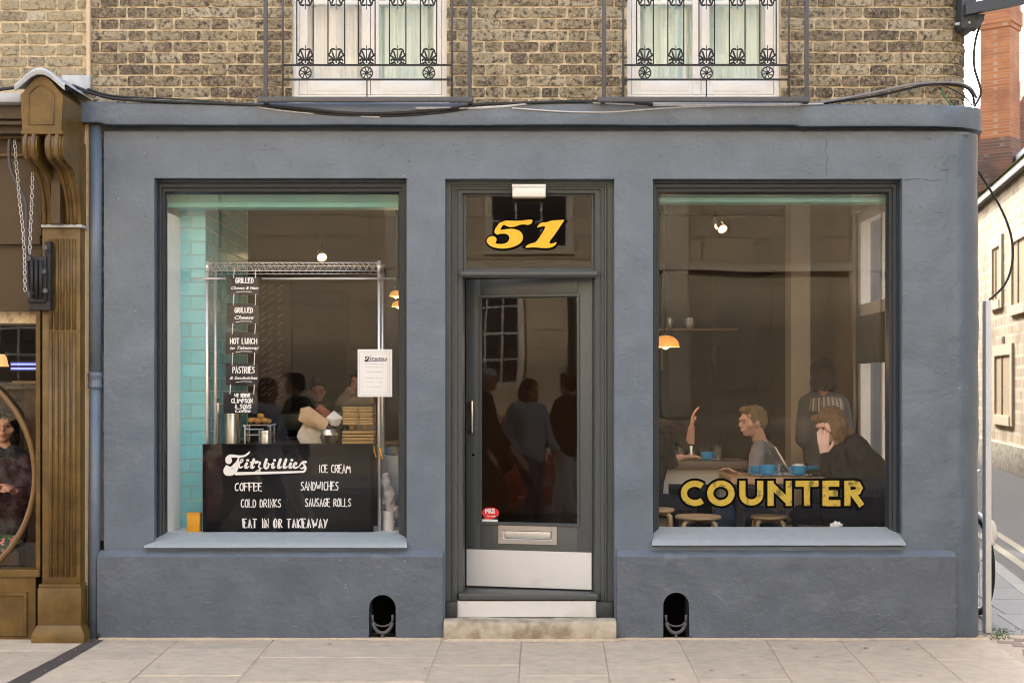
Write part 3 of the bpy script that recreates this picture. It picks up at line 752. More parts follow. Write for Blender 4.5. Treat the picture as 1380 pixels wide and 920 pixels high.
    for c_ in (xs_[0], xs_[2], xs_[4]):
        bm = BM(); cx_, cz = rX(c_), rZ(98.5)
        tube(bm, [(cx_+8*u*math.cos(k*math.pi/10), YR, cz+8*u*math.sin(k*math.pi/10)) for k in range(20)], .95*u, 6, closed=True)
        lathe(bm, [(2.4*u, -.006), (2.4*u, .006)], (cx_, YR, cz), 10, 'Y')
        for k in range(8):
            a = k*math.pi/4
            tube(bm, [(cx_+rr_*u*math.cos(a+da), YR, cz+rr_*u*math.sin(a+da)) for rr_, da in ((2, 0), (4, .22), (6, .32), (8, .25))], .75*u, 5)
        obj('rosette', bm, 'iron', rail, True)

# ------------------------------------------------------------------ shop windows
YG = .135
def shop_window(px0, px1, py0, py1, gx0, gx1, gy0, gy1, name_label):
    X0, X1, Z0, Z1 = PX(px0), PX(px1), PZ(py1), PZ(py0)
    bm = BM(); gi0, gi1 = PX(gx0, YG), PX(gx1, YG); tz = PZ(gy0, YG)
    il = gi0-X0; ir = X1-gi1; it = Z1-tz
    # mitred frame with three steps on each side
    prof = [(0, .115, .0), (0, .06, 0), (.22, .058, 0), (.30, .075, 0), (.55, .08, 0), (.62, .095, 0), (.85, .10, 0), (1.0, YG, 0)]
    rings = []
    for f, Y, _ in prof:
        rings.append([bm.verts.new(c) for c in ((X0+il*f, Y, Z0), (X1-ir*f, Y, Z0), (X1-ir*f, Y, Z1-it*f), (X0+il*f, Y, Z1-it*f))])
    for a, b in zip(rings, rings[1:]):
        for k in (1, 2, 3): bm.faces.new((a[k], a[(k+1) % 4], b[(k+1) % 4], b[k]))
    bmesh.ops.recalc_face_normals(bm, faces=bm.faces)
    # backing so that the frame has thickness inside too
    box(bm, X0-.01, gi0-.002, YG+.003, YG+.035, Z0, Z1); box(bm, gi1+.002, X1+.01, YG+.003, YG+.035, Z0, Z1); box(bm, gi0-.002, gi1+.002, YG+.004, YG+.034, tz+.002, Z1)
    f = obj('shop_window', bm, 'timber', B, smooth='auto'); f['label'] = name_label
    bm = BM(); zz = PZ(gy1, YG)
    quad(bm, (gi0, YG, zz-.01), (gi1, YG, zz-.01), (gi1, YG, tz), (gi0, YG, tz)); obj('pane', bm, 'glass', f)
    return f, gi0, gi1, tz, zz
wl, gl0, gl1, glt, glb = shop_window(208, 548, 240, 737, 225, 537, 262, 716, 'window with takeaway menu display')
wr, gr0, gr1, grt, grb = shop_window(880, 1216, 241, 736, 888, 1194, 262, 709, 'window lettered in gold')
def sill(par, x0, x1, xi0, xi1, zf, zb, Yf=-.030):
    bm = BM(); zz0 = zf-.016
    prof = [(Yf, zz0), (Yf-.004, zf-.012), (Yf+.004, zf), (.0, zf+(zb-zf)*.3), (YG-.005, zb)]
    rows = []
    for Y, z in prof:
        a, b = (x0, x1) if Y < -.001 else (xi0, xi1)
        rows.append([bm.verts.new((a+(b-a)*i/24, Y, z+.0015*noise.noise(Vector((i*.5, Y*9, 1))))) for i in range(25)])
    for a, b in zip(rows, rows[1:]):
        for i in range(24): bm.faces.new((a[i], a[i+1], b[i+1], b[i]))
    lo = [bm.verts.new((x0, -.0, zz0)), bm.verts.new((x1, -.0, zz0))]
    bm.faces.new((rows[0][0], lo[0], lo[1], rows[0][-1]))
    for e, s in ((0, x0), (-1, x1)):
        bm.faces.new([r[e] for r in rows[:3]]+[lo[0 if e == 0 else 1]])
    bmesh.ops.recalc_face_normals(bm, faces=bm.faces)
    obj('sill', bm, 'sill', par, smooth='auto')
sill(wl, PX(196), PX(549), PX(208), PX(548), PZ(734), PZ(716.5, YG))
sill(wr, PX(878), PX(1219), PX(880), PX(1216), PZ(731), PZ(709.5, YG))

# gold COUNTER lettering on the right pane (flat signwriting on the glass)
def CP(x, y, Y=YG-.002): return (PX(x, Y), PZ(y, Y))
def letters(bm, wdt, Y, grow=0, which=None):
    u_ = (DCAM+Y)/FPX
    w_ = (wdt+2*grow)*u_
    def st(pts, closed=False): ribbon(bm, [CP(x, y, Y) for x, y in pts], w_, Y, caps=False, closed=closed)
    top, bot = 647.5, 681.2
    h = (top+bot)/2; r = (bot-top)/2-4.2
    e = grow
    def arc(cx, rx, a0, a1, n=22, ry=None): return [(cx+rx*math.cos(R(a0+(a1-a0)*i/n)), h-(ry or r+.4)*math.sin(R(a0+(a1-a0)*i/n))) for i in range(n+1)]
    if which in (None, 'C'): st(arc(936.5, 14.8, 48-e*1.4, 312+e*1.4))
    if which in (None, 'O'): st(arc(971.5, 14.4, 0, 360, 28)[:-1], True)
    if which in (None, 'U'): st([(1000.5, top-e), (1000.5, 666)]+[(1012.5-12*math.cos(R(a)), 666+10.6*math.sin(R(a))) for a in range(10, 171, 16)]+[(1024.5, 666), (1024.5, top-e)])
    if which in (None, 'N'): st([(1038.5, bot+e), (1038.5, top-e)]); st([(1063, top-e), (1063, bot+e)]); st([(1036.5-e*.4, top+3), (1065+e*.4, bot-3)])
    if which in (None, 'T'): st([(1072-e, top+3.9), (1103+e, top+3.9)]); st([(1087.5, top+7), (1087.5, bot+e)])
    if which in (None, 'E'): st([(1112.5, top-e), (1112.5, bot+e)]); [st([(1113, y_), (xe+e, y_)]) for y_, xe in ((top+3.7, 1131), (h, 1129), (bot-3.7, 1132.5))]
    if which in (None, 'R'):
        st([(1142, top-e), (1142, bot+e)]); st([(1142, top+3.7), (1150, top+3.7), (1156, top+5), (1158.3, top+9.5), (1156, top+14.5), (1150, top+16.3), (1142, top+16.3)]); st([(1149, top+16), (1161.5, bot+e)])
bm = BM(); letters(bm, 8.2, YG-.0012, 3.2); lt = obj('letter_outline', bm, 'black', wr)
for ch in 'COUNTER':
    pass
for i_, ch in enumerate('COUNTER'):
    bm = BM(); letters(bm, 8.2, YG-.0030, 0, ch); obj('gold_letter', bm, 'gold', wr)

# ------------------------------------------------------------------ door
YD = .15
HX, HYd = PX(798.5, YD), YD                         # hinge line of the leaf
bm = BM()
X0, X1, Z1 = PX(600), PX(828), PZ(241)
ZS = PZ(808)                                       # top of the threshold
# outer lining and moulded door frame (head and two jambs)
xi0, xi1, zi = PX(626, YD), PX(799, YD), PZ(263, YD)
fl, frr, ft = xi0-X0, X1-xi1, Z1-zi
prof = [(0, .20), (0, .085), (.30, .085), (.36, .075), (.42, .075), (.46, .092), (.62, .098), (.68, .11), (.9, .115), (1.0, YD), (1.0, .21)]
rings = []
for f, Y in prof: rings.append([bm.verts.new(c) for c in ((X0+fl*f, Y, .15), (X1-frr*f, Y, .15), (X1-frr*f, Y, Z1-ft*f), (X0+fl*f, Y, Z1-ft*f))])
for a, b in zip(rings, rings[1:]):
    for k in (1, 2, 3): bm.faces.new((a[k], a[(k+1) % 4], b[(k+1) % 4], b[k]))
bmesh.ops.recalc_face_normals(bm, faces=bm.faces)
df = obj('door_frame', bm, 'timber_lt', B, smooth='auto')
bm = BM(); box(bm, PX(622, .1), PX(803, .1), .085, .20, PZ(374, .1), PZ(365, .1), .006); box(bm, PX(620, .07), PX(805, .07), .065, .09, PZ(371.5, .07), PZ(366, .07), .005); obj('transom_bar', bm, 'timber_lt', df, smooth='auto')
bm = BM(); zt0, zt1 = PZ(364, YD+.01), PZ(263, YD+.01)
quad(bm, (xi0, YD+.012, zt0), (xi1, YD+.012, zt0), (xi1, YD+.012, zt1), (xi0, YD+.012, zt1)); obj('transom_pane', bm, 'glass', df)
bm = BM(); ring_frame(bm, xi0-.002, xi1+.002, zt0-.004, zt1+.004, [(0, YD+.025), (0, YD-.004), (.010, YD-.004), (.014, YD+.010)]); obj('beading', bm, 'timber_lt', df)
S51 = 9.857
def q51(p, Y): return (PX(640+p[0]/S51, Y), PZ(270+p[1]/S51, Y))
five = [(350,265),(600,274),(690,258),(778,256),(737,330),(620,316),(545,345),(470,358),(415,340),(378,318),(330,398),(400,383),(520,376),(610,410),(644,480),(625,550),(560,600),(450,636),(330,642),(220,617),(165,572),(153,530),(182,487),(235,470),(280,490),(292,530),(268,568),(310,580),(380,579),(440,552),(463,500),(440,455),(390,440),(330,446),(292,460),(245,410)]
one = [(820,365),(850,315),(900,292),(965,290),(1010,268),(1110,262),(1197,256),(1160,305),(1080,430),(973,570),(1035,574),(1087,548),(1080,580),(1040,617),(960,637),(860,630),(780,622),(660,632),(700,588),(760,567),(805,560),(865,485),(945,347),(900,343),(850,357)]
Y5 = YD+.006
bm = BM()
for pl in (five, one):
    ribbon(bm, smooth_pts([q51((p[0]+6, p[1]+5), Y5) for p in pl], 1, True), .024, Y5, closed=True)

obj('number_outline', bm, 'black', df)
bm = BM()
for pl, nm in ((five, '5'), (one, '1')):
    bm = BM(); pp = smooth_pts([q51(p, Y5-.0012) for p in pl], 1, True)
    vs = [bm.verts.new((x, Y5-.0012, z)) for x, z in pp]; f = bm.faces.new(vs); f.normal_update(); bmesh.ops.triangulate(bm, faces=[f], ngon_method='EAR_CLIP'); obj('gilded_number', bm, 'gold51', df)
# head light fitting
L = thing('bulkhead_light', 'small white bulkhead light over the cafe door', 'light', (PX(713), 0, PZ(262)))
bm = BM(); pbox(bm, 690, 736, 248, 254, .02, .09, .004); obj('backplate', bm, 'zinc', L, smooth='auto')
bm = BM(); pbox(bm, 690.5, 735.5, 253, 265.5, -.0, .085, .008); obj('diffuser', bm, 'lampglass', L, smooth='auto')
# the leaf, ajar: built closed along +X from the hinge, then turned inward
LEN = .846; ANG = R(-13.5)
def dz(py): return PZ(py, YD)
dzt, dzb = PZ(374, YD), PZ(795, YD)
leafM = Matrix.Translation((HX, YD, 0)) @ Matrix.Rotation(-ANG*-1, 4, 'Z')
leafM = Matrix.Translation((HX, YD, 0)) @ Matrix.Rotation(ANG, 4, 'Z')
def leaf(bm):
    for v in bm.verts: v.co = leafM @ v.co
    return bm
gz0, gz1 = PZ(706, .2), PZ(399, .18); gxa, gxb = -LEN+.098, -.098
bm = BM()
box(bm, -LEN, gxa, 0, .045, dzb, dzt, .003); box(bm, gxb, 0, 0, .045, dzb, dzt, .003)
box(bm, gxa, gxb, .001, .044, gz1, dzt, .002); box(bm, gxa, gxb, .001, .044, dzb, gz0, .002)
door = obj('door', leaf(bm), 'timber_lt', B, smooth='auto')
bm = BM(); ring_frame(bm, gxa-.012, gxb+.012, gz0-.012, gz1+.012, [(0, 0), (0, -.008), (.010, -.009), (.018, .006), (.018, .02)]); obj('glazing_bead', leaf(bm), 'timber_lt', door)
bm = BM(); quad(bm, (gxa, .015, gz0), (gxb, .015, gz0), (gxb, .015, gz1), (gxa, .015, gz1)); obj('pane', leaf(bm), 'glass', door)
bm = BM(); box(bm, -LEN+.004, -.006, -.003, .0, dzb+.004, PZ(743, .2), .001); obj('kick_plate', leaf(bm), 'whiteplate', door)
# letter plate
lx0, lx1, lz0, lz1 = -.625+.0, -.235, PZ(733, .24), PZ(708.5, .24)
bm = BM(); ring_frame(bm, lx0, lx1, lz0, lz1, [(0, 0), (0, -.006), (.030, -.007), (.036, -.003), (.044, -.003)]); quad(bm, (lx0+.040, -.0035, lz0+.040), (lx1-.040, -.0035, lz0+.040), (lx1-.040, -.0035, lz1-.040), (lx0+.040, -.0035, lz1-.040))
lp = obj('letter_plate', leaf(bm), 'steel', door)
bm = BM(); box(bm, lx0+.042, lx1-.042, -.0095, -.004, lz0+.036, lz1-.036, .003); obj('flap', leaf(bm), 'zinc', door, smooth='auto')
# pull handle
bm = BM(); hx = -LEN+.052; z0_, z1_ = PZ(583, .3), PZ(540, .3)
box(bm, hx-.010, hx+.010, -.055, -.040, z0_, z1_, .003)
for z_ in (z0_+.022, z1_-.022): box(bm, hx-.030, hx+.008, -.042, -.0, z_-.018, z_+.018, .004)
obj('pull_handle', leaf(bm), 'steel', door, smooth='auto')
bm = BM(); lathe(bm, [(.009, -.003), (.009, .0)], (-LEN+.05, 0, PZ(613, .3)), 12, 'Y'); obj('keyhole', leaf(bm), 'black', door)
# red sticker with a pointed lower left
bm = BM(); cz = PZ(691, .3); cxs = gxa+.066
pp = [(cxs+.058*math.cos(R(a))*(1+.0*0), cz+.036*math.sin(R(a))) for a in range(-60, 225, 15)]+[(cxs-.028, cz-.060)]
vs = [bm.verts.new((x, .0125, z)) for x, z in pp]; bm.faces.new(vs); obj('round_sticker', leaf(bm), 'sticker', door)
me = text_mesh('PRS', .030, .0115, cxs-.004, cz-.004, bold=.06, parent='mesh', rot=R(-4)); me.transform(leafM); obj('sticker_lettering', me, 'chalk', door)
me = text_mesh('for music', .010, .0115, cxs+.006, cz-.026, bold=.06, parent='mesh'); me.transform(leafM); obj('sticker_lettering', me, 'chalk', door)
bm = BM(); box(bm, gxa+.01, gxa+.115, .011, .013, gz0+.004, gz0+.020); obj('pale_label', leaf(bm), 'paper', door)
# threshold, white plate, side blocks
bm = BM(); box(bm, PX(618, .06), PX(806, .06), .05, .34, PZ(808, .06), PZ(799, .06), .008); obj('threshold', bm, 'timber_lt', B, smooth='auto')
bm = BM(); box(bm, PX(616.5, .06), PX(803.5, .06), .06, .09, PZ(831, .06), PZ(809.5, .06), .001); obj('riser_plate', bm, 'whiteplate', B)
for a, b in ((600.5, 616), (804.5, 827.5)):
    bm = BM(); box(bm, PX(a, .03), PX(b, .03), .03, .12, PZ(832, .03), PZ(811, .03), .004); obj('frame_block', bm, 'timber', df, smooth='auto')
bm = BM(); box(bm, PX(600), PX(828), .095, .36, 0, PZ(812), 0); obj('riser_core', bm, 'bed', B)
bm = BM(); n = 40; rows = []
for Y, z in ((.09, .128), (-.03, .126), (-.062, .118), (-.075, .098), (-.078, .02), (-.075, -.01)):
    rows.append([bm.verts.new((PX(598.5)+(PX(829.5)-PX(598.5))*i/n, Y+.006*noise.noise(Vector((i*.35, z*12, 2))), z+(.004*noise.noise(Vector((i*.3, Y*8, 7)))-.010*math.exp(-((i-n/2)/9)**2) if z > .09 else 0))) for i in range(n+1)])
for a, b in zip(rows, rows[1:]):
    for i in range(n): bm.faces.new((a[i], a[i+1], b[i+1], b[i]))
for e in (0, -1): bm.faces.new([r[e] for r in rows]+[bm.verts.new((rows[0][e].co.x, .09, -.01))])
bmesh.ops.recalc_face_normals(bm, faces=bm.faces)
obj('doorstep', bm, 'stepstone', B, smooth='auto')
# boot scrapers
for (a, b, zt), lab in zip(NI, ('small iron boot scraper in the arched niche under the menu window', 'small iron boot scraper in the arched niche under the gold lettered window')):
    cx_ = (a+b)/2; T = thing('boot_scraper', lab, 'boot scraper', (cx_, -.02, 0), 'boot scrapers in the plinth niches')
    k = 1/212.3; Y = -.022
    bm = BM(); tube(bm, [(cx_+math.sin(R(t))*13.5*k, Y, .128-math.cos(R(t))*19*k) for t in range(-75, 76, 15)], .0115, 8)
    tube(bm, [(cx_+math.sin(R(t))*13.5*k, Y, .128-math.cos(R(t))*10*k) for t in range(-75, 76, 15)], .006, 6)
    for s in (-1, 1):
        r = bmesh.ops.create_icosphere(bm, subdivisions=2, radius=.010)
        for v in r['verts']: v.co += Vector((cx_+s*13.5*k, Y, .145))
    for s in (-1, 1): tube(bm, [(cx_+s*13.2*k, Y, .112), (cx_+s*13.5*k, Y, .143)], .0075, 8)
    obj('blade', bm, 'irongrey', T, True)
    bm = BM(); lathe(bm, [(.030, 0), (.026, .008), (.010, .014), (.009, .034), (.016, .040)], (cx_, Y, 0), 12); obj('foot', bm, 'irongrey', T, True)

# downpipe left of the shopfront
T = thing('downpipe', 'slate blue downpipe between the cafe and the brown shopfront', 'drainpipe', (PX(128), -.0, 0))
bm = BM(); xc = PX(128.3); tube(bm, [(xc+.004, .0, PZ(170)), (xc, -.0, PZ(500))], .040, 16); tube(bm, [(xc, 0, PZ(500)), (xc-.010, 0, .0)], .037, 16); obj('pipe', bm, 'paint', T, True)
bm = BM(); lathe(bm, [(.041, 0), (.047, .003), (.047, .018), (.0425, .024), (.0425, .072), (.047, .078), (.047, .094), (.041, .10)], (xc, 0, PZ(523)), 18); obj('socket_collar', bm, 'paint', T, True)
# cream quoin strip and dark gap
# ================================================================== ground
bm = BM(); quad(bm, (-150, -150, -.135), (150, -150, -.135), (150, 150, -.135), (-150, 150, -.135)); struct('road', bm, 'asphalt')
bm = BM(); quad(bm, (-40, -13.1, -.131), (40, -13.1, -.131), (40, -5.42, -.131), (-40, -5.42, -.131)); struct('main_road', bm, 'asphalt_dark')
PV = bpy.data.objects.new('pavement', None)
bm = BM()
kx0, kx1 = (3.86, 0.0), (6.66, 15.5)             # kerb line of the side street
def kerbx(Y): return 3.72+.18*Y
prism(bm, [(-16, -5.4), (2.6, -5.4), (3.1, -5.0), (3.4, -3.2), (3.6, -2.0), (kerbx(0), 0), (kerbx(40), 40), (2.8, 40), (2.8, 0), (-16, 0)], -.14, -.006, 'Z')
pave = struct('pavement', bm, 'bed')
def slabmesh(poly, th=.05, gap=.0022, m='slab', parent=None, name='paving_slab', seed=0, amp=.0012, zoff=0, mats=None):
    rr = random.Random(seed); parent = parent or pave
    c = Vector((sum(p[0] for p in poly)/len(poly), sum(p[1] for p in poly)/len(poly)))
    n = len(poly); ins = []
    for i, p in enumerate(poly):
        d = c-Vector(p[:2]); L = d.length; ins.append(Vector(p[:2])+d/L*gap*1.4)
    # subdivide edges for chipped arrises
    out = []
    for i in range(n):
        a, b = ins[i], ins[(i+1) % n]; k = max(1, int((b-a).length/.12))
        for j in range(k):
            q = a.lerp(b, j/k); 
            if j: q = q+Vector((rr.uniform(-1, 1), rr.uniform(-1, 1)))*.0022
            out.append(q)
    tz = rr.uniform(-.002, .002)+zoff; sx, sy = rr.uniform(-.002, .002), rr.uniform(-.003, .003)
    Z = lambda q: tz+sx*(q.x-c.x)+sy*(q.y-c.y)
    bm = BM()
    top = [bm.verts.new(((q*.985+c*.015).x, (q*.985+c*.015).y, Z(q)+rr.uniform(-amp, amp)*.3)) for q in out]
    edg = [bm.verts.new((q.x, q.y, Z(q)-.005)) for q in out]; low = [bm.verts.new((q.x, q.y, -th)) for q in out]
    bm.faces.new(top)
    for i in range(len(out)):
        j = (i+1) % len(out)
        bm.faces.new((edg[i], edg[j], top[j], top[i])); bm.faces.new((low[i], low[j], edg[j], edg[i]))
    bmesh.ops.recalc_face_normals(bm, faces=bm.faces)
    return obj(name, bm, m, parent)
# joints of the paving in front of the shop: (x at the wall line y=862, x at y=920)
J = [(-420, -620), (-160, -250), (122, 24), (240, 172), (368, 318), (596, 573), (703, 699), (813, 822), (914, 943), (1032, 1068), (1131, 1186), (1231, 1301), (1333, 1420)]
def gp(px, py): return G(px, py).xy
YF = -.012
def jl(j, Y):
    a, b = gp(j[0], 862), gp(j[1], 920); t = (Y-a.y)/(b.y-a.y); return a+(b-a)*t
splits = {0: [-.5, -1.4], 1: [-.42, -1.2], 2: [-.7, -1.5], 3: [-.35, -1.15], 4: [-.62, -1.3], 5: [-.86, -1.7], 6: [-1.15, -1.9], 7: [-1.45], 8: [-1.25, -2.0], 9: [-.70, -1.6], 10: [-1.3, -2.1], 11: [-.70, -1.5]}
k = 0
for i in range(len(J)-1):
    ys = [YF-.0]+splits[i]+[-2.75]
    if i == 2: pass
    for a, b in zip(ys, ys[1:]):
        L0 = J[i]
        p = [jl(J[i], b), jl(J[i+1], b), jl(J[i+1], a), jl(J[i], a)]
        if i == 1:    # leave the dark strip free on its right side
            p[1] = p[1]+Vector((-.0, 0)); 
        k += 1; slabmesh(p, seed=k)
# dark tarmac repair strip from the wall foot to the lower left
sa, sb = G(131, 861.5).xy, G(16, 925).xy
dr = (sb-sa).normalized(); nr = Vector((-dr.y, dr.x))
far = sa+dr*3.3
bm = BM(); N = 26; L_, R_ = [], []
for i in range(N+1):
    q = sa.lerp(far, i/N); wv = .045+.02*i/N*2
    jg = .008*noise.noise(Vector((i*.7, 1, 1)))
    L_.append(bm.verts.new((q.x+nr.x*(wv+jg), q.y+nr.y*(wv+jg), .004))); R_.append(bm.verts.new((q.x-nr.x*(wv-jg), q.y-nr.y*(wv-jg), .004)))
for i in range(N): bm.faces.new((L_[i], L_[i+1], R_[i+1], R_[i]))
bmesh.ops.recalc_face_normals(bm, faces=bm.faces); obj('tarmac_strip', bm, 'dirtypatch', pave)
# gum spots, a few pale mortar smears and drifted grit on the flags
random.seed(21); bmg, bms = BM(), BM()
for i in range(34):
    x, y = random.uniform(-3.2, 3.1), random.uniform(-1.5, -.05); r = random.uniform(.006, .016)
    bmg.faces.new([bmg.verts.new((x+r*math.cos(a)*random.uniform(.8, 1.2), y+r*math.sin(a)*random.uniform(.8, 1.2), .0045)) for a in [k*math.pi/4 for k in range(8)]])
tag(obj('gum_spots', bmg, 'gum', pave), kind='stuff')
for i in range(900):
    if random.random() < .6: x, y = random.uniform(-2.7, 3.0), -.05-abs(random.gauss(0, .05))
    else: x, y = random.uniform(-3.2, 3.2), random.uniform(-1.4, -.05)
    r = random.uniform(.0015, .005); z = .004
    v = [bms.verts.new((x+r*math.cos(a), y+r*math.sin(a), z)) for a in (0, 2.1, 4.2)]; t_ = bms.verts.new((x, y, z+r)); 
    for k in range(3): bms.faces.new((v[k], v[(k+1) % 3], t_))
tag(obj('grit', bms, 'fillet', pave), kind='stuff')
# mortar fillet along the foot of the wall
bm = BM(); N = 150; rows = []
for i in range(N+1):
    x = PX(136)+(PX(1330)-PX(136))*i/N
    inside = PX(599) < x < PX(829)
    y0 = -.03 if not inside else -.07
    wv = .030+.024*noise.noise(Vector((x*2.2, 5, 0)))+.010*noise.noise(Vector((x*9, 2, 0)))
    rows.append([bm.verts.new((x, y0, .012+.004*noise.noise(Vector((x*6, 8, 0))))), bm.verts.new((x, y0-wv*.5-.006, .009)), bm.verts.new((x, y0-wv-.012, .0005))])
for a, b in zip(rows, rows[1:]):
    for j in range(2): bm.faces.new((a[j], a[j+1], b[j+1], b[j]))
bmesh.ops.recalc_face_normals(bm, faces=bm.faces); obj('mortar_fillet', bm, 'fillet', pave, smooth=True)
# setts by the corner
random.seed(7); cnt = 0
ya = -2.7
r_ = 0; Y = .02
while Y > -1.5:
    x = jl(J[-1], min(Y, -.0)).x+.012+(0.05 if r_ % 2 else 0)
    while x < 3.62:
        wv = random.uniform(.13, .19)
        if x+wv < kerbx(Y)-.12:
            p = [(x, Y-.095), (x+wv, Y-.095), (x+wv, Y), (x, Y)]
            th = R(-14); c = Vector((3.2, 0)); 
            p = [((a-3.2)*math.cos(th)-(b)*math.sin(th)+3.2, (a-3.2)*math.sin(th)+b*math.cos(th)) for a, b in p]
            if p[0][0] > jl(J[-1], min(p[0][1], 0)).x+.005: slabmesh([Vector(q) for q in p], m='sett', name='sett', seed=500+cnt, gap=.006, zoff=-.002) if 'sett' in M else None
        x += wv+.004; cnt += 1
    Y -= .102; r_ += 1
# flags along the flank of the shop, running away
Y = .16; k = 900
while Y < 14:
    L = random.uniform(.55, .85)
    xa, xb = 2.985+0, kerbx(Y)-.13; xm = xa+(xb-xa)*random.choice((.45, .55, .62))
    if Y < 2: pass
    for a0, a1 in ((xa, xm), (xm, xb)):
        sh = .18*L
        slabmesh([Vector((a0, Y)), Vector((a1, Y)), Vector((a1+(.18*L if a1 == xb else .09*L), Y+L)), Vector((a0+(0 if a0 == xa else .09*L), Y+L))], seed=k, m='slab_grey'); k += 1
    Y += L
# kerbs
Y = -2.0; k = 0
while Y < 30:
    L = .9 if Y < 14 else 4
    a = Vector((kerbx(Y)-.13, Y)); b = Vector((kerbx(Y), Y)); c2 = Vector((kerbx(Y+L), Y+L)); d2 = Vector((kerbx(Y+L)-.13, Y+L))
    slabmesh([a, b, c2, d2], th=.14, m='kerb', name='kerb_stone', seed=2000+k); k += 1; Y += L
x = -16
while x < 2.6:
    slabmesh([Vector((x, -5.42)), Vector((x+.9, -5.42)), Vector((x+.9, -5.28)), Vector((x, -5.28))], th=.14, m='kerb', name='kerb_stone', seed=2100+k); k += 1; x += .9
# outer row of flags up to the front kerb
x = -15.5
while x < 3.0:
    L = .9; [slabmesh([Vector((x, y_-.62)), Vector((x+L, y_-.62)), Vector((x+L, y_)), Vector((x, y_))], seed=2300+k+int(y_*10)) for y_ in (-2.76, -3.385, -4.01, -4.635)]; k += 1; x += L
# double lines in the side street
for off in (.32, .55):
    bm = BM(); prev = None
    for i in range(40):
        Y = -1+i; x = kerbx(Y)+off
        cur = (bm.verts.new((x, Y, -.131)), bm.verts.new((x+.10, Y, -.131)))
        if prev: bm.faces.new((prev[0], prev[1], cur[1], cur[0]))
        prev = cur
    tag(obj('road_line', bm, 'yellow_line'), None, None, None, 'structure')
# moss at the foot of the corner
random.seed(3)
T = BM()
for i in range(260):
    q = G(random.gauss(1348, 12), random.uniform(846, 864)+0); q.x = max(3.03, q.x)
    if q.y > -.05:
        a = random.random()*6.3; h = random.uniform(.003, .010); s = random.uniform(.004, .010)
        T.faces.new([T.verts.new(q+Vector((math.cos(a)*s, math.sin(a)*s, 0))), T.verts.new(q+Vector((-math.cos(a)*s, -math.sin(a)*s, 0))), T.verts.new(q+Vector((random.uniform(-s, s), random.uniform(-s, s), h)))])
tag(obj('moss', T, 'moss'), 'green moss and weeds at the foot of the shop corner', 'moss', kind='stuff')

# ================================================================== the neighbour on the left: ochre brown shopfront
N_ = thing('brown_shopfront', 'ochre brown timber shopfront with fluted pilaster and scrolled console under a lead hood', 'building', (-3.0, 0, 0))
def K(px, py, Y): return (PX(px, Y), PZ(py, Y))
# upper wall of this house, lighter bricks
bm = BM(); box(bm, -12, PX(118), YB+.006, .4, 2.0, 13); obj('mortar_bed', bm, 'mortar', N_)
path_save = path
lay(N_, PX(-14), PX(116), PZ(120), 4.13, [], 'brick_lt', YB, seed=5, mort=.013)
bm = BM(); box(bm, -12, PX(-15), YB-.005, YB+.006, 3.3, 13); box(bm, PX(-15), PX(116), YB-.003, YB+.005, 4.17, 13); obj('upper_brickwork', bm, 'brick_up', N_)
bm = BM(); box(bm, PX(116.3), PX(120.8), .0, .12, PZ(104), 9.4); obj('party_joint', bm, 'fillet', N_)
bm = BM(); box(bm, PX(109), PX(121), .0, .4, 0, PZ(168), .004); obj('cream_quoin', bm, 'cream', N_)
# pilaster and base
YP = -.10
bm = BM(); pbox(bm, 57, 108, 307, 790, YP, .1, .003); pil = obj('pilaster', bm, 'brown', N_, smooth='auto')
for i in range(5):
    bm = BM(); xx = PX(68.5+i*7.9, YP); zt_, zb_ = PZ(322, YP), PZ(776, YP)
    tube(bm, [(xx, YP-.001, zt_), (xx, YP-.001, PZ(444, YP))], .0125, 10); tube(bm, [(xx, YP-.001, PZ(446, YP)), (xx, YP-.001, zb_)], .0125, 10)
    obj('fluting', bm, 'brown', pil, True)
bm = BM(); pbox(bm, 55, 110, 302.5, 306.5, YP-.02, .1, .004); obj('capital_moulding', bm, 'lead', N_)
bm = BM(); pbox(bm, 50.5, 109, 792, 843, YP-.035, .1, .004); pbox(bm, 52, 108.5, 787, 793, YP-.02, .1, .003)
zt_ = PZ(842, YP-.03)
a0, a1 = PX(50, YP-.03), PX(109, YP-.03); b0, b1 = PX(43, YP-.06), PX(114, YP-.06)
rows = [[(a0, YP-.035, zt_), (a1, YP-.035, zt_), (a1, .05, zt_), (a0, .05, zt_)], [(b0, YP-.07, zt_-.055), (b1, YP-.07, zt_-.055), (b1, .05, zt_-.055), (b0, .05, zt_-.055)], [(b0, YP-.07, 0), (b1, YP-.07, 0), (b1, .05, 0), (b0, .05, 0)]]
rv = [[bm.verts.new(c) for c in r] for r in rows]
for a, b in zip(rv, rv[1:]):
    for q in range(4): bm.faces.new((a[q], a[(q+1) % 4], b[(q+1) % 4], b[q]))
bm.faces.new(rv[0]); bmesh.ops.recalc_face_normals(bm, faces=bm.faces)
obj('pilaster_base', bm, 'brown', N_, smooth='auto')
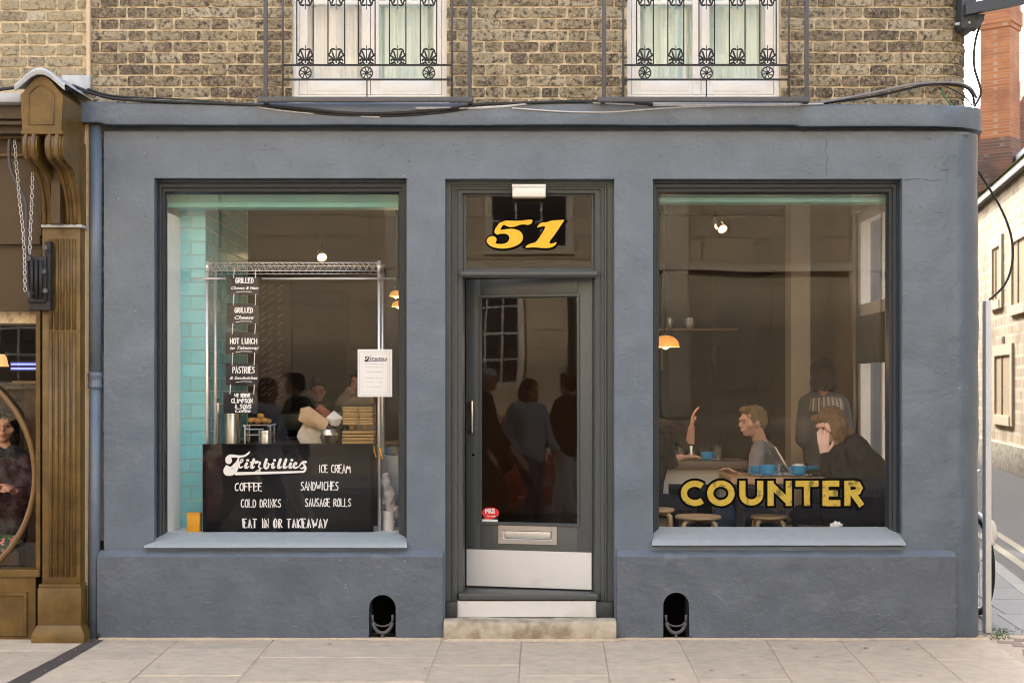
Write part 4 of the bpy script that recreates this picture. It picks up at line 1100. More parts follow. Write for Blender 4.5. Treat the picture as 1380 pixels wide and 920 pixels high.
# console: header box standing forward, arched top
YC = -.46
x0, x1 = PX(30, YC), PX(82.5, YC)
def zc(py): return PZ(py, YC)
n = 16; topc = []
for i in range(n+1):
    t = i/n; topc.append((x0-.01+(x1-x0+.02)*t, zc(128)+(zc(103)-zc(128))*math.sin(math.pi*t)**1.2+(0)))
bm = BM(); prism(bm, [(x0, zc(205))]+[(x1, zc(205))]+[p for p in topc[::-1]], -.30, .04) if False else prism(bm, [(x0, zc(178)), (x1, zc(178))]+topc[::-1], YC, .04)
hd = obj('console_head', bm, 'brown', N_, smooth='auto')
bm = BM(); xa, xb = PX(39, YC), PX(72, YC)
arcp = [(xa, zc(168)), (xb, zc(168)), (xb, zc(127))]+[(xb+(xa-xb)*i/10, zc(127)+(zc(115)-zc(127))*math.sin(math.pi*i/10)) for i in range(1, 10)]+[(xa, zc(127))]
P3 = [(x, YC-.001, z) for x, z in arcp]
tube(bm, P3, .0065, 6, closed=True)
obj('panel_moulding', bm, 'brown', hd, True)
bm = BM(); pbox(bm, 28.5, 84, 176, 181, YC-.012, .0, .004); obj('bed_moulding', bm, 'brown', hd)
# side scroll bracket: profile in YZ extruded in X, two leaves with a dark gap
def conprof(zt, zb, yo):
    pts = [(0.05, zt), (yo, zt)]
    for i in range(13):
        a = R(90+180*i/12*1.0); pts.append((yo+.005+.075*math.cos(a)*.6, zt-.075+.075*math.sin(a)))
    pts.append((yo+.07, zt-.17))
    for i in range(1, 11):
        t = i/10; pts.append((yo+.07+(YP-.012-yo-.07)*math.sin(t*math.pi/2), zt-.17-(zt-.17-zb)*(1-math.cos(t*math.pi/2))))
    pts.append((.05, zb)); return pts
cw = (x1-x0)
for (u0, u1) in ((0.0, .40), (.60, 1.0)):
    bm = BM(); prism(bm, conprof(zc(180), PZ(303, YP), YC+.02), x0+cw*u0+.004*(u0 == 0), x0+cw*u1, 'X'); cb = obj('scroll_bracket', bm, 'brown', N_, smooth='auto')
    for q in (.25, .75):
        bm = BM(); pp = conprof(zc(180), PZ(303, YP), YC+.02)[2:-1]; tube(bm, [(x0+cw*(u0+(u1-u0)*q), y_-.002, z_) for y_, z_ in pp], .014, 8); obj('bead', bm, 'brown', cb, True)
bm = BM(); box(bm, x0+cw*.38, x0+cw*.62, -.2, .04, PZ(303, YP), zc(180)); obj('bracket_core', bm, 'brown_dk', N_)
bm = BM(); prism(bm, conprof(zc(180), PZ(303, YP), YC+.035), x1+.0005, x1+.012, 'X'); obj('side_cheek', bm, 'brown', N_, smooth='auto')
# side return down to the wall line
# lead hood
bm = BM(); pth = []
for i in range(25):
    t = i/24
    px_ = 20+68*t; py_ = 121-22*math.sin(math.pi*t)**1.25
    pth.append((PX(px_, YC-.04), PZ(py_-4, YC-.04)))
lo = [(x, z) for x, z in pth]
poly = [(x, z+.012) for x, z in lo]
vsA = [[bm.verts.new((x, Y, z+dz_)) for x, z in lo] for Y, dz_ in ((YC-.045, -.022), (YC-.055, .0), (YC-.04, .016), (.04, .028))]
vsB = [bm.verts.new((x, .04, z-.02)) for x, z in lo]
for a, b in zip(vsA, vsA[1:]):
    for i in range(24): bm.faces.new((a[i], a[i+1], b[i+1], b[i]))
vsC = [bm.verts.new((x, YC-.03, z-.024)) for x, z in lo]
for i in range(24): bm.faces.new((vsA[0][i], vsA[0][i+1], vsC[i+1], vsC[i]))
bmesh.ops.recalc_face_normals(bm, faces=bm.faces)
obj('lead_hood', bm, 'lead', N_, smooth='auto')
bm = BM(); box(bm, PX(84, .0), PX(121.5, .0), -.012, .03, PZ(124, 0), PZ(102, 0), .004); obj('lead_flashing', bm, 'lead', N_, smooth='auto')
bm = BM(); box(bm, -9, PX(30, -.3), -.32, .03, PZ(139, -.3), PZ(126, -.3), .012); obj('lead_hood_cover', bm, 'lead', N_, smooth='auto')
# fascia to the left
bm = BM(); box(bm, -9, x0, -.24, .03, PZ(160, -.24), PZ(139, -.3)); box(bm, -9, x0, -.20, .03, PZ(180, -.2), PZ(160, -.2)-.001)
box(bm, -9, x0, -.26, .03, PZ(168, -.26), PZ(164, -.26)); obj('cornice_boards', bm, 'brown_dk', N_)
bm = BM(); box(bm, -9, x0+.02, -.10, .03, PZ(187, -.1), PZ(179, -.1), .01); box(bm, -9, x0+.02, -.06, .03, PZ(211, -.06), PZ(206, -.06), .006); obj('fascia_moulding', bm, 'brown', N_)
bm = BM(); box(bm, -9, PX(57, 0), -.02, .03, PZ(318, 0), PZ(187, 0)); box(bm, -9, PX(57, 0), -.05, .03, PZ(330, 0), PZ(318, 0)); obj('fascia', bm, 'brown_dk', N_)
bm = BM(); box(bm, -9, PX(56, 0), -.03, .05, PZ(419, 0), PZ(414, 0)); box(bm, -9, PX(56, 0), .0, .05, PZ(414, 0), PZ(330, 0)); obj('blind_box', bm, 'brown_dk', N_)
# window, hoop and stall riser
bm = BM(); box(bm, PX(51, .02), PX(57, .02), -.02, .10, PZ(768), PZ(419)); box(bm, -9, PX(57), -.05, .10, PZ(776), PZ(766), .004); f2 = obj('window_frame', bm, 'brown', N_)
bm = BM(); quad(bm, (-9, .05, PZ(766)), (PX(52), .05, PZ(766)), (PX(52), .05, PZ(419)), (-9, .05, PZ(419))); obj('pane', bm, 'glass', f2)
bm = BM(); cx_, cz_, rr_ = PX(-109.6, .03), PZ(641, .03), 158/212.3
tube(bm, [(cx_+rr_*math.cos(2*math.pi*i/64), .02, cz_+rr_*math.sin(2*math.pi*i/64)) for i in range(64)], .019, 10, closed=True); obj('round_glazing_hoop', bm, 'wood_ring', f2, True)
bm = BM(); box(bm, -9, PX(50), -.03, .08, 0, PZ(776)); obj('stall_riser', bm, 'brown', N_)
bm = BM(); ring_frame(bm, PX(-200), PX(40), PZ(856), PZ(796), [(0, -.031), (.006, -.042), (.022, -.042), (.028, -.031)]); obj('riser_moulding', bm, 'brown', N_)
# inside the neighbour
bm = BM(); box(bm, -9, PX(50), 1.8, 1.85, 0, 3.1); box(bm, PX(56), PX(57)+.02, .1, 1.8, 0, 3.1); box(bm, -9, PX(50), .1, 1.8, 2.9, 3.0); box(bm, -9, PX(50), .1, 1.8, .1, .2); box(bm, -9.05, -9, 0, 1.9, 0, 3.1); obj('inside_walls', bm, 'wall_dk', N_)
T = thing('wall_lamp', 'glowing amber lamp shade inside the brown shop window', 'lamp', (PX(2, .9), .9, PZ(490, .9)))
bm = BM(); lathe(bm, [(.030, .05), (.045, .03), (.055, -.02), (.062, -.035)], (PX(0, .9), .9, PZ(487, .9)), 14, cap=False); obj('lamp_shade', bm, 'shade_lit', T, True)
bm = BM(); tube(bm, [(PX(0, .9), .9, PZ(480, .9)), (PX(0, .9), .9, 2.9)], .004); obj('cord', bm, 'cable_b', T)
T = thing('neon_tube', 'pair of blue lit neon tubes inside the brown shop window', 'neon light', (PX(31, 1.2), 1.2, PZ(493, 1.2)))
for py_ in (490.5, 496.5):
    bm = BM(); tube(bm, [(PX(15, 1.2), 1.2, PZ(py_, 1.2)), (PX(48, 1.2), 1.2, PZ(py_, 1.2))], .007, 8); obj('tube', bm, 'neon', T)
bm = BM(); box(bm, PX(13, 1.2), PX(50, 1.2), 1.21, 1.22, PZ(500, 1.2), PZ(486, 1.2)); obj('mount', bm, 'brown_dk', T)
T = thing('shop_shelf', 'narrow lit glass shelf unit inside the brown shop window', 'shelf', (PX(35, 1.3), 1.4, .2))
bm = BM(); box(bm, PX(20, 1.3), PX(50, 1.3), 1.5, 1.52, PZ(640, 1.3), PZ(515, 1.3)); obj('back', bm, 'wall_in', T)
bm = BM(); box(bm, PX(16, 1.3), PX(50, 1.3), 1.3, 1.5, PZ(516, 1.3), PZ(513, 1.3)); obj('top', bm, 'wood', T)
# iron sign hinge on the pilaster with chains and pipe
T = thing('sign_bracket', 'black iron bracket with rollers on the brown pilaster, a curved pipe rising from it', 'bracket', (PX(52, -.2), -.16, PZ(370, -.2)))
YT = -.18
bm = BM(); pbox(bm, 60, 68, 325, 418, YT+.02, -.105, .004); pbox(bm, 38, 62, 345, 408, YT, YT+.045, .006); obj('plate', bm, 'iron', T, smooth='auto')
for i, px_ in enumerate((43, 49, 55)):
    bm = BM(); tube(bm, [(PX(px_, YT-.02), YT-.02, PZ(350, YT)), (PX(px_, YT-.02), YT-.02, PZ(402, YT))], .010, 10); obj('roller', bm, 'iron', T, True)
for (px_, py_) in ((62, 334), (60, 366), (62, 392), (44, 395), (40, 349)):
    bm = BM(); lathe(bm, [(.016, -.012), (.016, .006), (.008, .012)], (PX(px_, YT), YT-.01, PZ(py_, YT)), 8, 'Y'); obj('bolt', bm, 'irongrey', T)
bm = BM(); tube(bm, [(PX(x_, YT), YT, PZ(y_, YT)) for x_, y_ in smooth_pts([(13, 188), (12, 200), (13, 225), (24, 250), (35, 268), (36, 300), (36, 360), (37, 395), (45, 404)], 2)], .011, 8); obj('pipe', bm, 'irongrey', T, True)
bm = BM(); pbox(bm, 38, 68, 405, 418, YT+.01, -.11, .006); pbox(bm, 36, 60, 403, 407, YT-.01, YT+.05, .004); obj('lower_bracket', bm, 'iron', T)
def chain(pts, lab):
    T = thing('chain', lab, 'chain', (PX(pts[0][0], YT), YT, PZ(pts[-1][1], YT)))
    P = [Vector((PX(x_, YT-.03), YT-.03, PZ(y_, YT-.03))) for x_, y_ in pts]
    L = []; 
    for a, b in zip(P, P[1:]):
        n = max(1, round((b-a).length/.026)); L += [(a.lerp(b, i/n), (b-a).normalized()) for i in range(n)]
    for i, (c, d) in enumerate(L):
        bm = BM(); s = Vector((1, 0, 0)) if i % 2 else Vector((.3, .95, 0))
        tube(bm, [c+d*.017*math.sin(a)+s*.009*math.cos(a) for a in [k*math.pi/5 for k in range(10)]], .0028, 5, closed=True)
        obj('link', bm, 'zinc', T, True)
chain([(20, 192), (22, 220), (26, 265), (31, 310), (33, 345), (34, 395)], 'longer galvanised chain hanging beside the curved pipe, nearer the left edge')
chain([(44, 235), (43, 270), (41, 310), (40, 345)], 'shorter galvanised chain ending on top of the black iron bracket')

# ================================================================== cables on the cornice
def cable(pts, r, m, lab, Y=-.075, it=2):
    bm = BM(); P = []
    for p in smooth_pts([tuple(q)+((0,) if len(q) == 2 else ()) for q in pts], it):
        P.append((PX(p[0], Y+p[2]), Y+p[2], PZ(p[1], Y+p[2])))
    tube(bm, P, r, 6); return tag(obj('cable', bm, m, None, True), lab, 'cable')
cable([(-20, 124), (20, 118), (90, 112), (118, 124), (150, 134), (240, 138), (330, 141), (400, 146), (470, 154), (540, 153), (610, 147), (650, 140), (690, 140), (780, 136), (880, 141)], .011, 'cable_b', 'thick black cable sagging from the lead hood to under the first balconette')
cable([(118, 120), (150, 131), (250, 134), (340, 142), (410, 152), (480, 157), (560, 156), (620, 149), (645, 143)], .007, 'cable_b', 'black cable hanging lowest under the first balconette')
cable([(130, 131), (200, 135), (320, 139), (380, 150), (450, 155), (512, 158)], .006, 'cable_g', 'short grey cable end lying on the cornice below the first balconette')
cable([(560, 146), (640, 146), (680, 144), (720, 138), (770, 136), (810, 139), (900, 142), (1010, 142), (1080, 141)], .009, 'cable_g', 'pale grey cable looping along the cornice between the two balconettes')
cable([(690, 146), (760, 151), (820, 152), (880, 147), (950, 143), (1060, 142), (1110, 140)], .005, 'cable_g', 'thin grey wire sagging across the cornice face below the second balconette')
cable([(815, 140), (900, 142), (1000, 143), (1090, 141), (1120, 136), (1170, 127), (1230, 113, .0), (1285, 110, .04), (1308, 117, .12), (1316, 132, .2)], .009, 'cable_m', 'thick grey cable rising along the brickwork to the rounded corner', Y=-.03)
cable([(1080, 143), (1130, 137), (1180, 130), (1235, 117), (1262, 112), (1300, 115, .08), (1312, 128, .16), (1313, 143, .22)], .008, 'cable_b', 'black cable beneath the grey one on the way to the rounded corner', Y=-.012)
cable([(1262, 112), (1285, 121), (1300, 130, .05), (1310, 142, .12)], .004, 'cable_b', 'thin black wire branching down to the end of the cornice', Y=-.0)
cable([(1270, 120), (1271, 128), (1278, 138), (1284, 143)], .005, 'cable_gr', 'short green earth wire above the end of the cornice', Y=-.01)
cable([(1326, 20), (1320, 35), (1313, 60), (1312, 90), (1318, 108), (1323, 124), (1318, 136), (1313, 144)], .008, 'cable_b', 'black cable dropping from the sign bracket round the corner', Y=.1)
cable([(1318, 230), (1334, 255), (1350, 282), (1362, 312), (1366, 340), (1362, 368), (1352, 388), (1333, 404)], .0075, 'cable_b', 'black cable bowing out from the flank wall to the white board', Y=.25)
# sign bracket at the top right
T = thing('hanging_sign_bracket', 'dark blue steel sign bracket and arm fixed high on the rounded corner', 'bracket', (PX(1310), 0, PZ(20)))
bm = BM(); pbox(bm, 1296, 1316, -40, 38, -.06, .30, .004); obj('wall_plate', bm, 'steelblue', T, smooth='auto')
bm = BM(); A = W(1300, 14, -.09); Bp = W(1440, -14, -.09); d = Bp-A
prism(bm, [(A.x, A.z-.035), (Bp.x, Bp.z-.035), (Bp.x, Bp.z+.035), (A.x, A.z+.035)], -.12, -.06); obj('arm', bm, 'steelblue', T)
bm = BM(); prism(bm, [(PX(1305), PZ(22)), (PX(1323), PZ(22)), (PX(1323), PZ(30)), (PX(1313), PZ(43)), (PX(1305), PZ(36))], -.05, .02); obj('gusset', bm, 'steelblue', T)
for k_, py_ in enumerate((-2, 9, 18)):
    bm = BM(); lathe(bm, [(.013, -.01), (.013, .0)], (PX(1309), -.062, PZ(py_)), 8, 'Y'); obj('bolt', bm, 'lead', T)
bm = BM(); tube(bm, [(PX(1288), -.0, PZ(33)), (PX(1304), -.06, PZ(34))], .010, 8); obj('anchor_bolt', bm, 'lead', T)
# white board / post on the flank
T = tag(obj('white_corner_post', (lambda b: (box(b, 3.074, 3.112, .20, .27, .0, 2.155, .004), b)[1])(BM()), 'postwhite', smooth='auto'), 'narrow white post standing against the flank wall just behind the corner', 'post')

# ================================================================== bicycle leaning on the flank wall
T = thing('bicycle', 'bicycle parked behind the white post, only the edge of its wheel showing', 'bicycle', (3.2, 1.1, 0))
bx = 3.255
def tor(cy, r, rt, nm, m, sq=1):
    bm = BM(); tube(bm, [(bx+(.0), cy+r*math.cos(a), .345+r*math.sin(a)) for a in [k*2*math.pi/40 for k in range(40)]], rt, 8, closed=True); return obj(nm, bm, m, T, True)
for cy in (.93, 1.98):
    wh = tor(cy, .325, .019, 'tyre', 'rubber'); 
    bm = BM(); tube(bm, [(bx, cy+.30*math.cos(a), .345+.30*math.sin(a)) for a in [k*2*math.pi/40 for k in range(40)]], .010, 6, closed=True); obj('rim', bm, 'steel', T, True)
    bm = BM()
    for k in range(18):
        a = k*math.pi/9; tube(bm, [(bx+(.02 if k % 2 else -.02), cy, .345), (bx, cy+.30*math.cos(a), .345+.30*math.sin(a))], .0012, 4)
    obj('spokes', bm, 'steel', T)
    bm = BM(); tube(bm, [(bx, cy+.36*math.cos(a), .345+.36*math.sin(a)) for a in [R(q) for q in range(20 if cy > 1 else 60, 160 if cy < 1 else 190, 10)]], .02, 6); obj('mudguard', bm, 'white', T, True)
bm = BM()
for a, b in (((.93, .345), (1.08, .80)), ((1.08, .80), (1.62, .80)), ((1.08, .72), (1.50, .32)), ((1.62, .90), (1.50, .32)), ((1.50, .32), (1.98, .345)), ((1.62, .78), (1.98, .345)), ((1.08, .80), (1.05, .98))):
    tube(bm, [(bx, a[0], a[1]), (bx, b[0], b[1])], .015, 8)
obj('frame', bm, 'coatblue', T, True)
bm = BM(); tube(bm, [(bx-.16, 1.16, .99), (bx-.12, 1.02, 1.0), (bx+.0, 1.0, .98), (bx+.05, 1.02, 1.0), (bx+.06, 1.16, .99)], .011, 8); obj('handlebar', bm, 'steel', T, True)
bm = BM(); r = bmesh.ops.create_icosphere(bm, subdivisions=2, radius=1)
for v in r['verts']: v.co = Vector((bx+v.co.x*(.05+.03*v.co.y), 1.66+v.co.y*.13, .93+v.co.z*.03))
obj('saddle', bm, 'rubber', T, True)
bm = BM(); r = bmesh.ops.create_icosphere(bm, subdivisions=2, radius=1)
for v in r['verts']: v.co = Vector((bx+.02+v.co.x*.05, .72+v.co.y*.06, .60+v.co.z*.09))
obj('front_lamp', bm, 'white', T, True)

# ================================================================== side street: stone range, roofs, chimney
AW, DW_ = Vector((9.86, 18.3)), Vector((.18, 1.0)).normalized()
NW = Vector((-DW_.y, DW_.x))                   # towards the street
def wallpt(px, py, off=0):
    o = Vector((0, -DCAM)); r = Vector(((px-690)/FPX, 1.0)); q = AW+NW*off
    det = r.x*(-DW_.y)+DW_.x*r.y
    dx = q-o; t = (dx.x*(-DW_.y)+DW_.x*dx.y)/det
    p = o+r*t; return Vector((p.x, p.y, HCAM-(py-HY)/FPX*t))
S = thing('stone_range', 'pale rubble stone college range across the side lane with narrow windows', 'building', (10, 20, 0))
def wallbox(bm, s0, s1, z0, z1, o0, o1):       # along the wall
    c = []
    for s in (s0, s1):
        for o in (o0, o1):
            q = AW+DW_*s+NW*o; c.append(q)
    a, b, c2, d = c[0], c[1], c[3], c[2]
    prism(bm, [(a.x, a.y), (b.x, b.y), (c2.x, c2.y), (d.x, d.y)], z0, z1, 'Z')
def s_of(p): return (Vector((p.x, p.y))-AW).dot(DW_)
bm = BM(); wallbox(bm, -24, 70, 0, 5.9, -1.0, 0); obj('rubble_wall', bm, 'stone_side', S)
bm = BM(); wallbox(bm, -14, 70, -.13, .42, -.5, .10); obj('plinth_course', bm, 'stepstone', S)
wins = [(1339.5, 1350, 330, 406), (1366, 1385, 317, 412), (1343, 1364, 477, 558)]
for px0_, px1_, py0_, py1_ in wins:
    p0, p1 = wallpt(px0_, py1_), wallpt(px1_, py0_); sA, sB = sorted((s_of(p0), s_of(p1))); z0, z1 = p0.z, p1.z
    bm = BM()
    wallbox(bm, sA-.22, sA, z0-.2, z1+.22, 0, .05); wallbox(bm, sB, sB+.22, z0-.2, z1+.22, 0, .05); wallbox(bm, sA, sB, z1, z1+.22, 0, .05); wallbox(bm, sA, sB, z0-.2, z0, 0, .07)
    f = obj('window', bm, 'cream_stone', S)
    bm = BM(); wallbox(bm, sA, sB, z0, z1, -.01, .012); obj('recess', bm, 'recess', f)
    bm = BM(); wallbox(bm, (sA+sB)/2+.1, (sA+sB)/2+.22, z0, z1, .012, .025); obj('leaded_light', bm, 'sash_dark', f)
for px0_, px1_, py0_, py1_ in ((1351, 1354, 453, 463), (1353, 1357, 600, 617)):
    p0, p1 = wallpt(px0_, py1_), wallpt(px1_, py0_); sA, sB = sorted((s_of(p0), s_of(p1)))
    bm = BM(); wallbox(bm, sA, sB, p0.z, p1.z, -.01, .015); obj('vent_slit', bm, 'sash_dark', S)
# eaves and roof
bm = BM(); wallbox(bm, -14, 70, 5.72, 5.9, -.2, .16); obj('gutter', bm, 'cable_b', S)
bm = BM(); q = []
for s in (-14, 70):
    a = AW+DW_*s+NW*.22; b = AW+DW_*s+NW*(-1.0); q.append(((a.x, a.y, 5.88), (b.x, b.y, 6.95)))
quad(bm, q[0][0], q[1][0], q[1][1], q[0][1]); bmesh.ops.solidify(bm, geom=bm.faces[:], thickness=.05); obj('roof', bm, 'slate', S)
bm = BM(); wallbox(bm, -14, 70, 6.88, 7.03, -1.15, -.9); obj('lead_ridge', bm, 'lead', S)
# red brick gable mass and chimney behind
GB = thing('brick_gable_house', 'sooty red brick house behind the stone range', 'building', (12.5, 27, 0))
g0 = 26.0
def GX(px, Y): return PX(px, Y)
bm = BM(); box(bm, GX(1300, g0), GX(1300, g0)+9, g0, g0+5, 0, PZ(175, g0)); obj('brick_wall', bm, 'brick_far_dk', GB)
bm = BM(); prism(bm, [(GX(1355, g0)-.0, PZ(175, g0)), (GX(1300, g0)+9, PZ(175, g0)), (GX(1300, g0)+9, PZ(90, g0)), (GX(1400, g0), PZ(95, g0))], g0+.1, g0+4.9); obj('gable', bm, 'brick_far_dk', GB)
CH = thing('chimney_stack', 'tall orange brick chimney stack with a stepped cap rising behind the roof', 'chimney', (GX(1347, 25), 25, PZ(240, 25)))
cy = 25.0; cx_ = GX(1348, cy)
def rotbox(bm, w_, d_, z0, z1, a=R(-38)):
    M_ = Matrix.Translation((cx_, cy, 0)) @ Matrix.Rotation(a, 4, 'Z'); box(bm, -w_/2, w_/2, -d_/2, d_/2, z0, z1, 0, M_)
bm = BM(); rotbox(bm, .70, .74, PZ(210, cy), PZ(42, cy)); obj('stack', bm, 'brick_far', CH)
bm = BM(); rotbox(bm, .86, .86, PZ(260, cy), PZ(206, cy)); rotbox(bm, .74, .78, PZ(206, cy), PZ(188, cy)); obj('stepped_base', bm, 'brick_far_dk', CH)
bm = BM(); rotbox(bm, .76, .80, PZ(42, cy), PZ(36, cy)); rotbox(bm, .82, .84, PZ(36, cy), PZ(16, cy)); rotbox(bm, .74, .78, PZ(16, cy), PZ(6, cy)); obj('cap', bm, 'brick_far', CH)
T = thing('lane_shade_block', 'brick terrace continuing behind the cafe along the lane', 'building', (1, 28, 0))  # unseen block, added to keep the sun off the lane
bm = BM(); prism(bm, [(-3, 16.2), (5.9, 16.2), (9.0, 37), (-3, 37)], 0, 7.0, 'Z'); obj('brick_wall', bm, 'brick_up', T)
# yellow brick building beyond, seen through the flank window
T = thing('lane_house', 'yellow stock brick house further down the lane', 'building', (9, 44, 0))
bm = BM(); box(bm, 3.5, 9.5, 44, 50, 0, 9); obj('brick_wall', bm, 'backbrick', T)

# ================================================================== across the street (what the shop glass reflects)
def sash(parent, xc, zc_, wv, hv, Y):
    bm = BM(); ring_frame(bm, xc-wv/2-.12, xc+wv/2+.12, zc_-hv/2-.12, zc_+hv/2+.15, [(0, Y), (0, Y+.05), (.12, Y+.05), (.12, Y-.10)]); f = obj('window', bm, 'cream_stone', parent)
    bm = BM(); y = Y+.014
    box(bm, xc-wv/2, xc+wv/2, y-.01, y, zc_-hv/2, zc_+hv/2); obj('pane', bm, 'sash_dark', f)
    bm = BM()
    for i in range(4): x_ = xc-wv/2+wv*i/3; box(bm, x_-.02, x_+.02, y, y+.03, zc_-hv/2, zc_+hv/2)
    for j in range(5): z_ = zc_-hv/2+hv*j/4; box(bm, xc-wv/2, xc+wv/2, y+.001, y+.026, z_-.02, z_+.02)
    obj('glazing_bars', bm, 'bar_grey', f)
YO = -15.5
O = thing('stone_college_building', 'sunlit sandstone building across the street with sash windows, reflected in the shop glass', 'building', (-8, YO, 0))
bm = BM(); box(bm, -32, 9, YO-8, YO, -.13, 10.6); box(bm, -32, 1, YO-8, YO-.3, 10.6, 13); box(bm, -32, -7, YO-8, YO-.6, 13, 16.5); obj('ashlar_wall', bm, 'stone_opp', O)
bm = BM(); box(bm, -32.1, 9.1, YO, YO+.14, 3.62, 3.75); box(bm, -32.1, 9.1, YO, YO+.35, 10.1, 10.6); box(bm, -32.1, 9.1, YO, YO+.08, .9, 1.02); [box(bm, x_, x_+.5, YO, YO+.12, 1.03, 10.0) for x_ in (-5.6, -2.2, 2.6, 5.9)]; obj('string_course', bm, 'cream_stone', O)
for i in range(14):
    xc = -31.6+i*2.9
    if xc < -6.5: sash(O, xc, 2.6, 1.0, 1.9, YO)
    if xc < -6.5 or abs(xc-.3) < .1: sash(O, xc, 4.95, 1.35, 1.9, YO)
    sash(O, xc, 8.2, 1.0, 1.7, YO)
bm = BM(); tube(bm, [(-6.8, YO+.1, 0), (-6.8, YO+.1, 10)], .06, 8); obj('rainwater_pipe', bm, 'iron', O)
bm = BM(); box(bm, -32.1, 9.1, YO, YO+.12, -.1, .9); obj('plinth_course', bm, 'stone_opp', O)
T = thing('garden_wall', 'sandstone boundary wall across the street beside the college building', 'wall', (18, YO, 0))
bm = BM(); box(bm, 9.2, 34, YO-.6, YO-.1, -.13, 3.4); obj('wall', bm, 'stone_opp', T)
bm = BM(); box(bm, 9.2, 34.1, YO-.7, YO, 3.4, 3.6); obj('coping', bm, 'cream_stone', T)
bm = BM(); box(bm, -34, 34, YO, YO+2.4, -.13, -.01); tag(obj('far_pavement', bm, 'slab_grey'), kind='structure')
# ================================================================== inside the cafe
ZF = .23; YBK = 6.2; ZCE = 3.42
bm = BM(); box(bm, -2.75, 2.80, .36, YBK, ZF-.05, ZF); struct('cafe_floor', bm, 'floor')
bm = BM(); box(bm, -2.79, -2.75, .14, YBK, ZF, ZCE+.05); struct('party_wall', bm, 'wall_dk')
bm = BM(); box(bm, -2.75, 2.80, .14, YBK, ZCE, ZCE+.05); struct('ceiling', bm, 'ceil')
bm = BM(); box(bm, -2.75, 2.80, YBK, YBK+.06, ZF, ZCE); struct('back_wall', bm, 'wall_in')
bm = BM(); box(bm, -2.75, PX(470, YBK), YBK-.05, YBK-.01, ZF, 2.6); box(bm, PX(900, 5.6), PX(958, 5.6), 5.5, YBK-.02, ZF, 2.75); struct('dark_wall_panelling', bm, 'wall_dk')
# flank wall seen from inside, round its window
bm = BM(); s0, s1 = 1.15, 2.55
for y0, y1, z0, z1 in ((.2, s0, ZF, ZCE), (s1, YBK, ZF, ZCE), (s0, s1, ZF, .95), (s0, s1, 3.0, ZCE)): box(bm, 2.78, 2.80, y0, y1, z0, z1)
struct('flank_wall_lining', bm, 'wall_tan')
bm = BM()
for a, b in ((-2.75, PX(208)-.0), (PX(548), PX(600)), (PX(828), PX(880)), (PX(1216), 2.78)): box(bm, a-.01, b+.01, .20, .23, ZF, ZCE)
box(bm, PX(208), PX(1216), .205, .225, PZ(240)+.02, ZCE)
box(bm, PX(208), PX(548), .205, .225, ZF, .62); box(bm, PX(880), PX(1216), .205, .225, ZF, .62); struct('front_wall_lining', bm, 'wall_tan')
# flank window
FW = thing('flank_window', 'white framed window in the flank wall at the right end of the seating', 'window', (2.88, 1.85, .95))
bm = BM()
for y0, y1, z0, z1 in ((s0, s0+.08, .95, 3.0), (s1-.08, s1, .95, 3.0), (s0, s1, .95, 1.03), (s0, s1, 2.92, 3.0), (s0, s1, 2.16, 2.26), (1.80, 1.84, .95, 3.0)): box(bm, 2.82, 2.90, y0, y1, z0, z1)
obj('frame', bm, 'white', FW)
bm = BM(); quad(bm, (2.86, s0, .95), (2.86, s1, .95), (2.86, s1, 3.0), (2.86, s0, 3.0)); obj('pane', bm, 'glass_up', FW)
bm = BM(); box(bm, 2.80, 2.815, s0+.0, s1, 1.78, 2.16); obj('dark_blind', bm, 'wall_dk', FW)
# cream pier between the tables
bm = BM(); pbox(bm, 1066, 1092, -200, 905, 3.0, 3.25, 0); struct('cream_pier', bm, 'wall_lt')
# teal boxed beam behind the window heads
for nm, gx0_, gx1_, top, bt in (('left', 212, 540, 262, 280), ('right', 884, 1196, 262, 273)):
    bm = BM(); Yb = .26
    box(bm, PX(gx0_-8, Yb), PX(gx1_+8, Yb), Yb, Yb+.12, PZ(bt, Yb)+.03, ZCE)
    box(bm, PX(gx0_-8, Yb), PX(gx1_+8, Yb), Yb-.022, Yb+.12, PZ(bt, Yb), PZ(bt, Yb)+.034, .006)
    struct('turquoise_beam', bm, 'teal')
# left end: white reveal, tiled pier, tiled wall
bm = BM(); Xw = PX(226, .16); box(bm, -2.75, Xw-.001, .165, .172, .60, ZCE); prism(bm, [(Xw-.012, .16), (Xw, .16), (PX(243.5, .45), .45), (PX(243.5, .45)-.02, .45)], .655, PZ(290, .3), 'Z'); struct('white_reveal', bm, 'white')
bm = BM(); xt0, xt1, Yt = PX(240, .45), PX(277, .45), .455; box(bm, xt0-.3, xt1-.006, Yt+.006, .9, ZF, ZCE); box(bm, xt1-.2, xt1-.006, .9, 2.0, ZF, ZCE); tw = struct('tiled_wall', bm, 'grout')
TH = .0905; z = .66; row = 0
tiles = {}
def tile(name_w, flip):
    key = (round(name_w*500), flip)
    if key not in tiles:
        bm = BM(); 
        if flip: box(bm, -.004, 0, -name_w/2, name_w/2, -TH/2+.003, TH/2-.003, .0025)
        else: box(bm, -name_w/2, name_w/2, 0, .004, -TH/2+.003, TH/2-.003, .0025)
        me = bpy.data.meshes.new('tile'); bm.to_mesh(me); bm.free(); me.materials.append(M['tile']); tiles[key] = me
    return tiles[key]
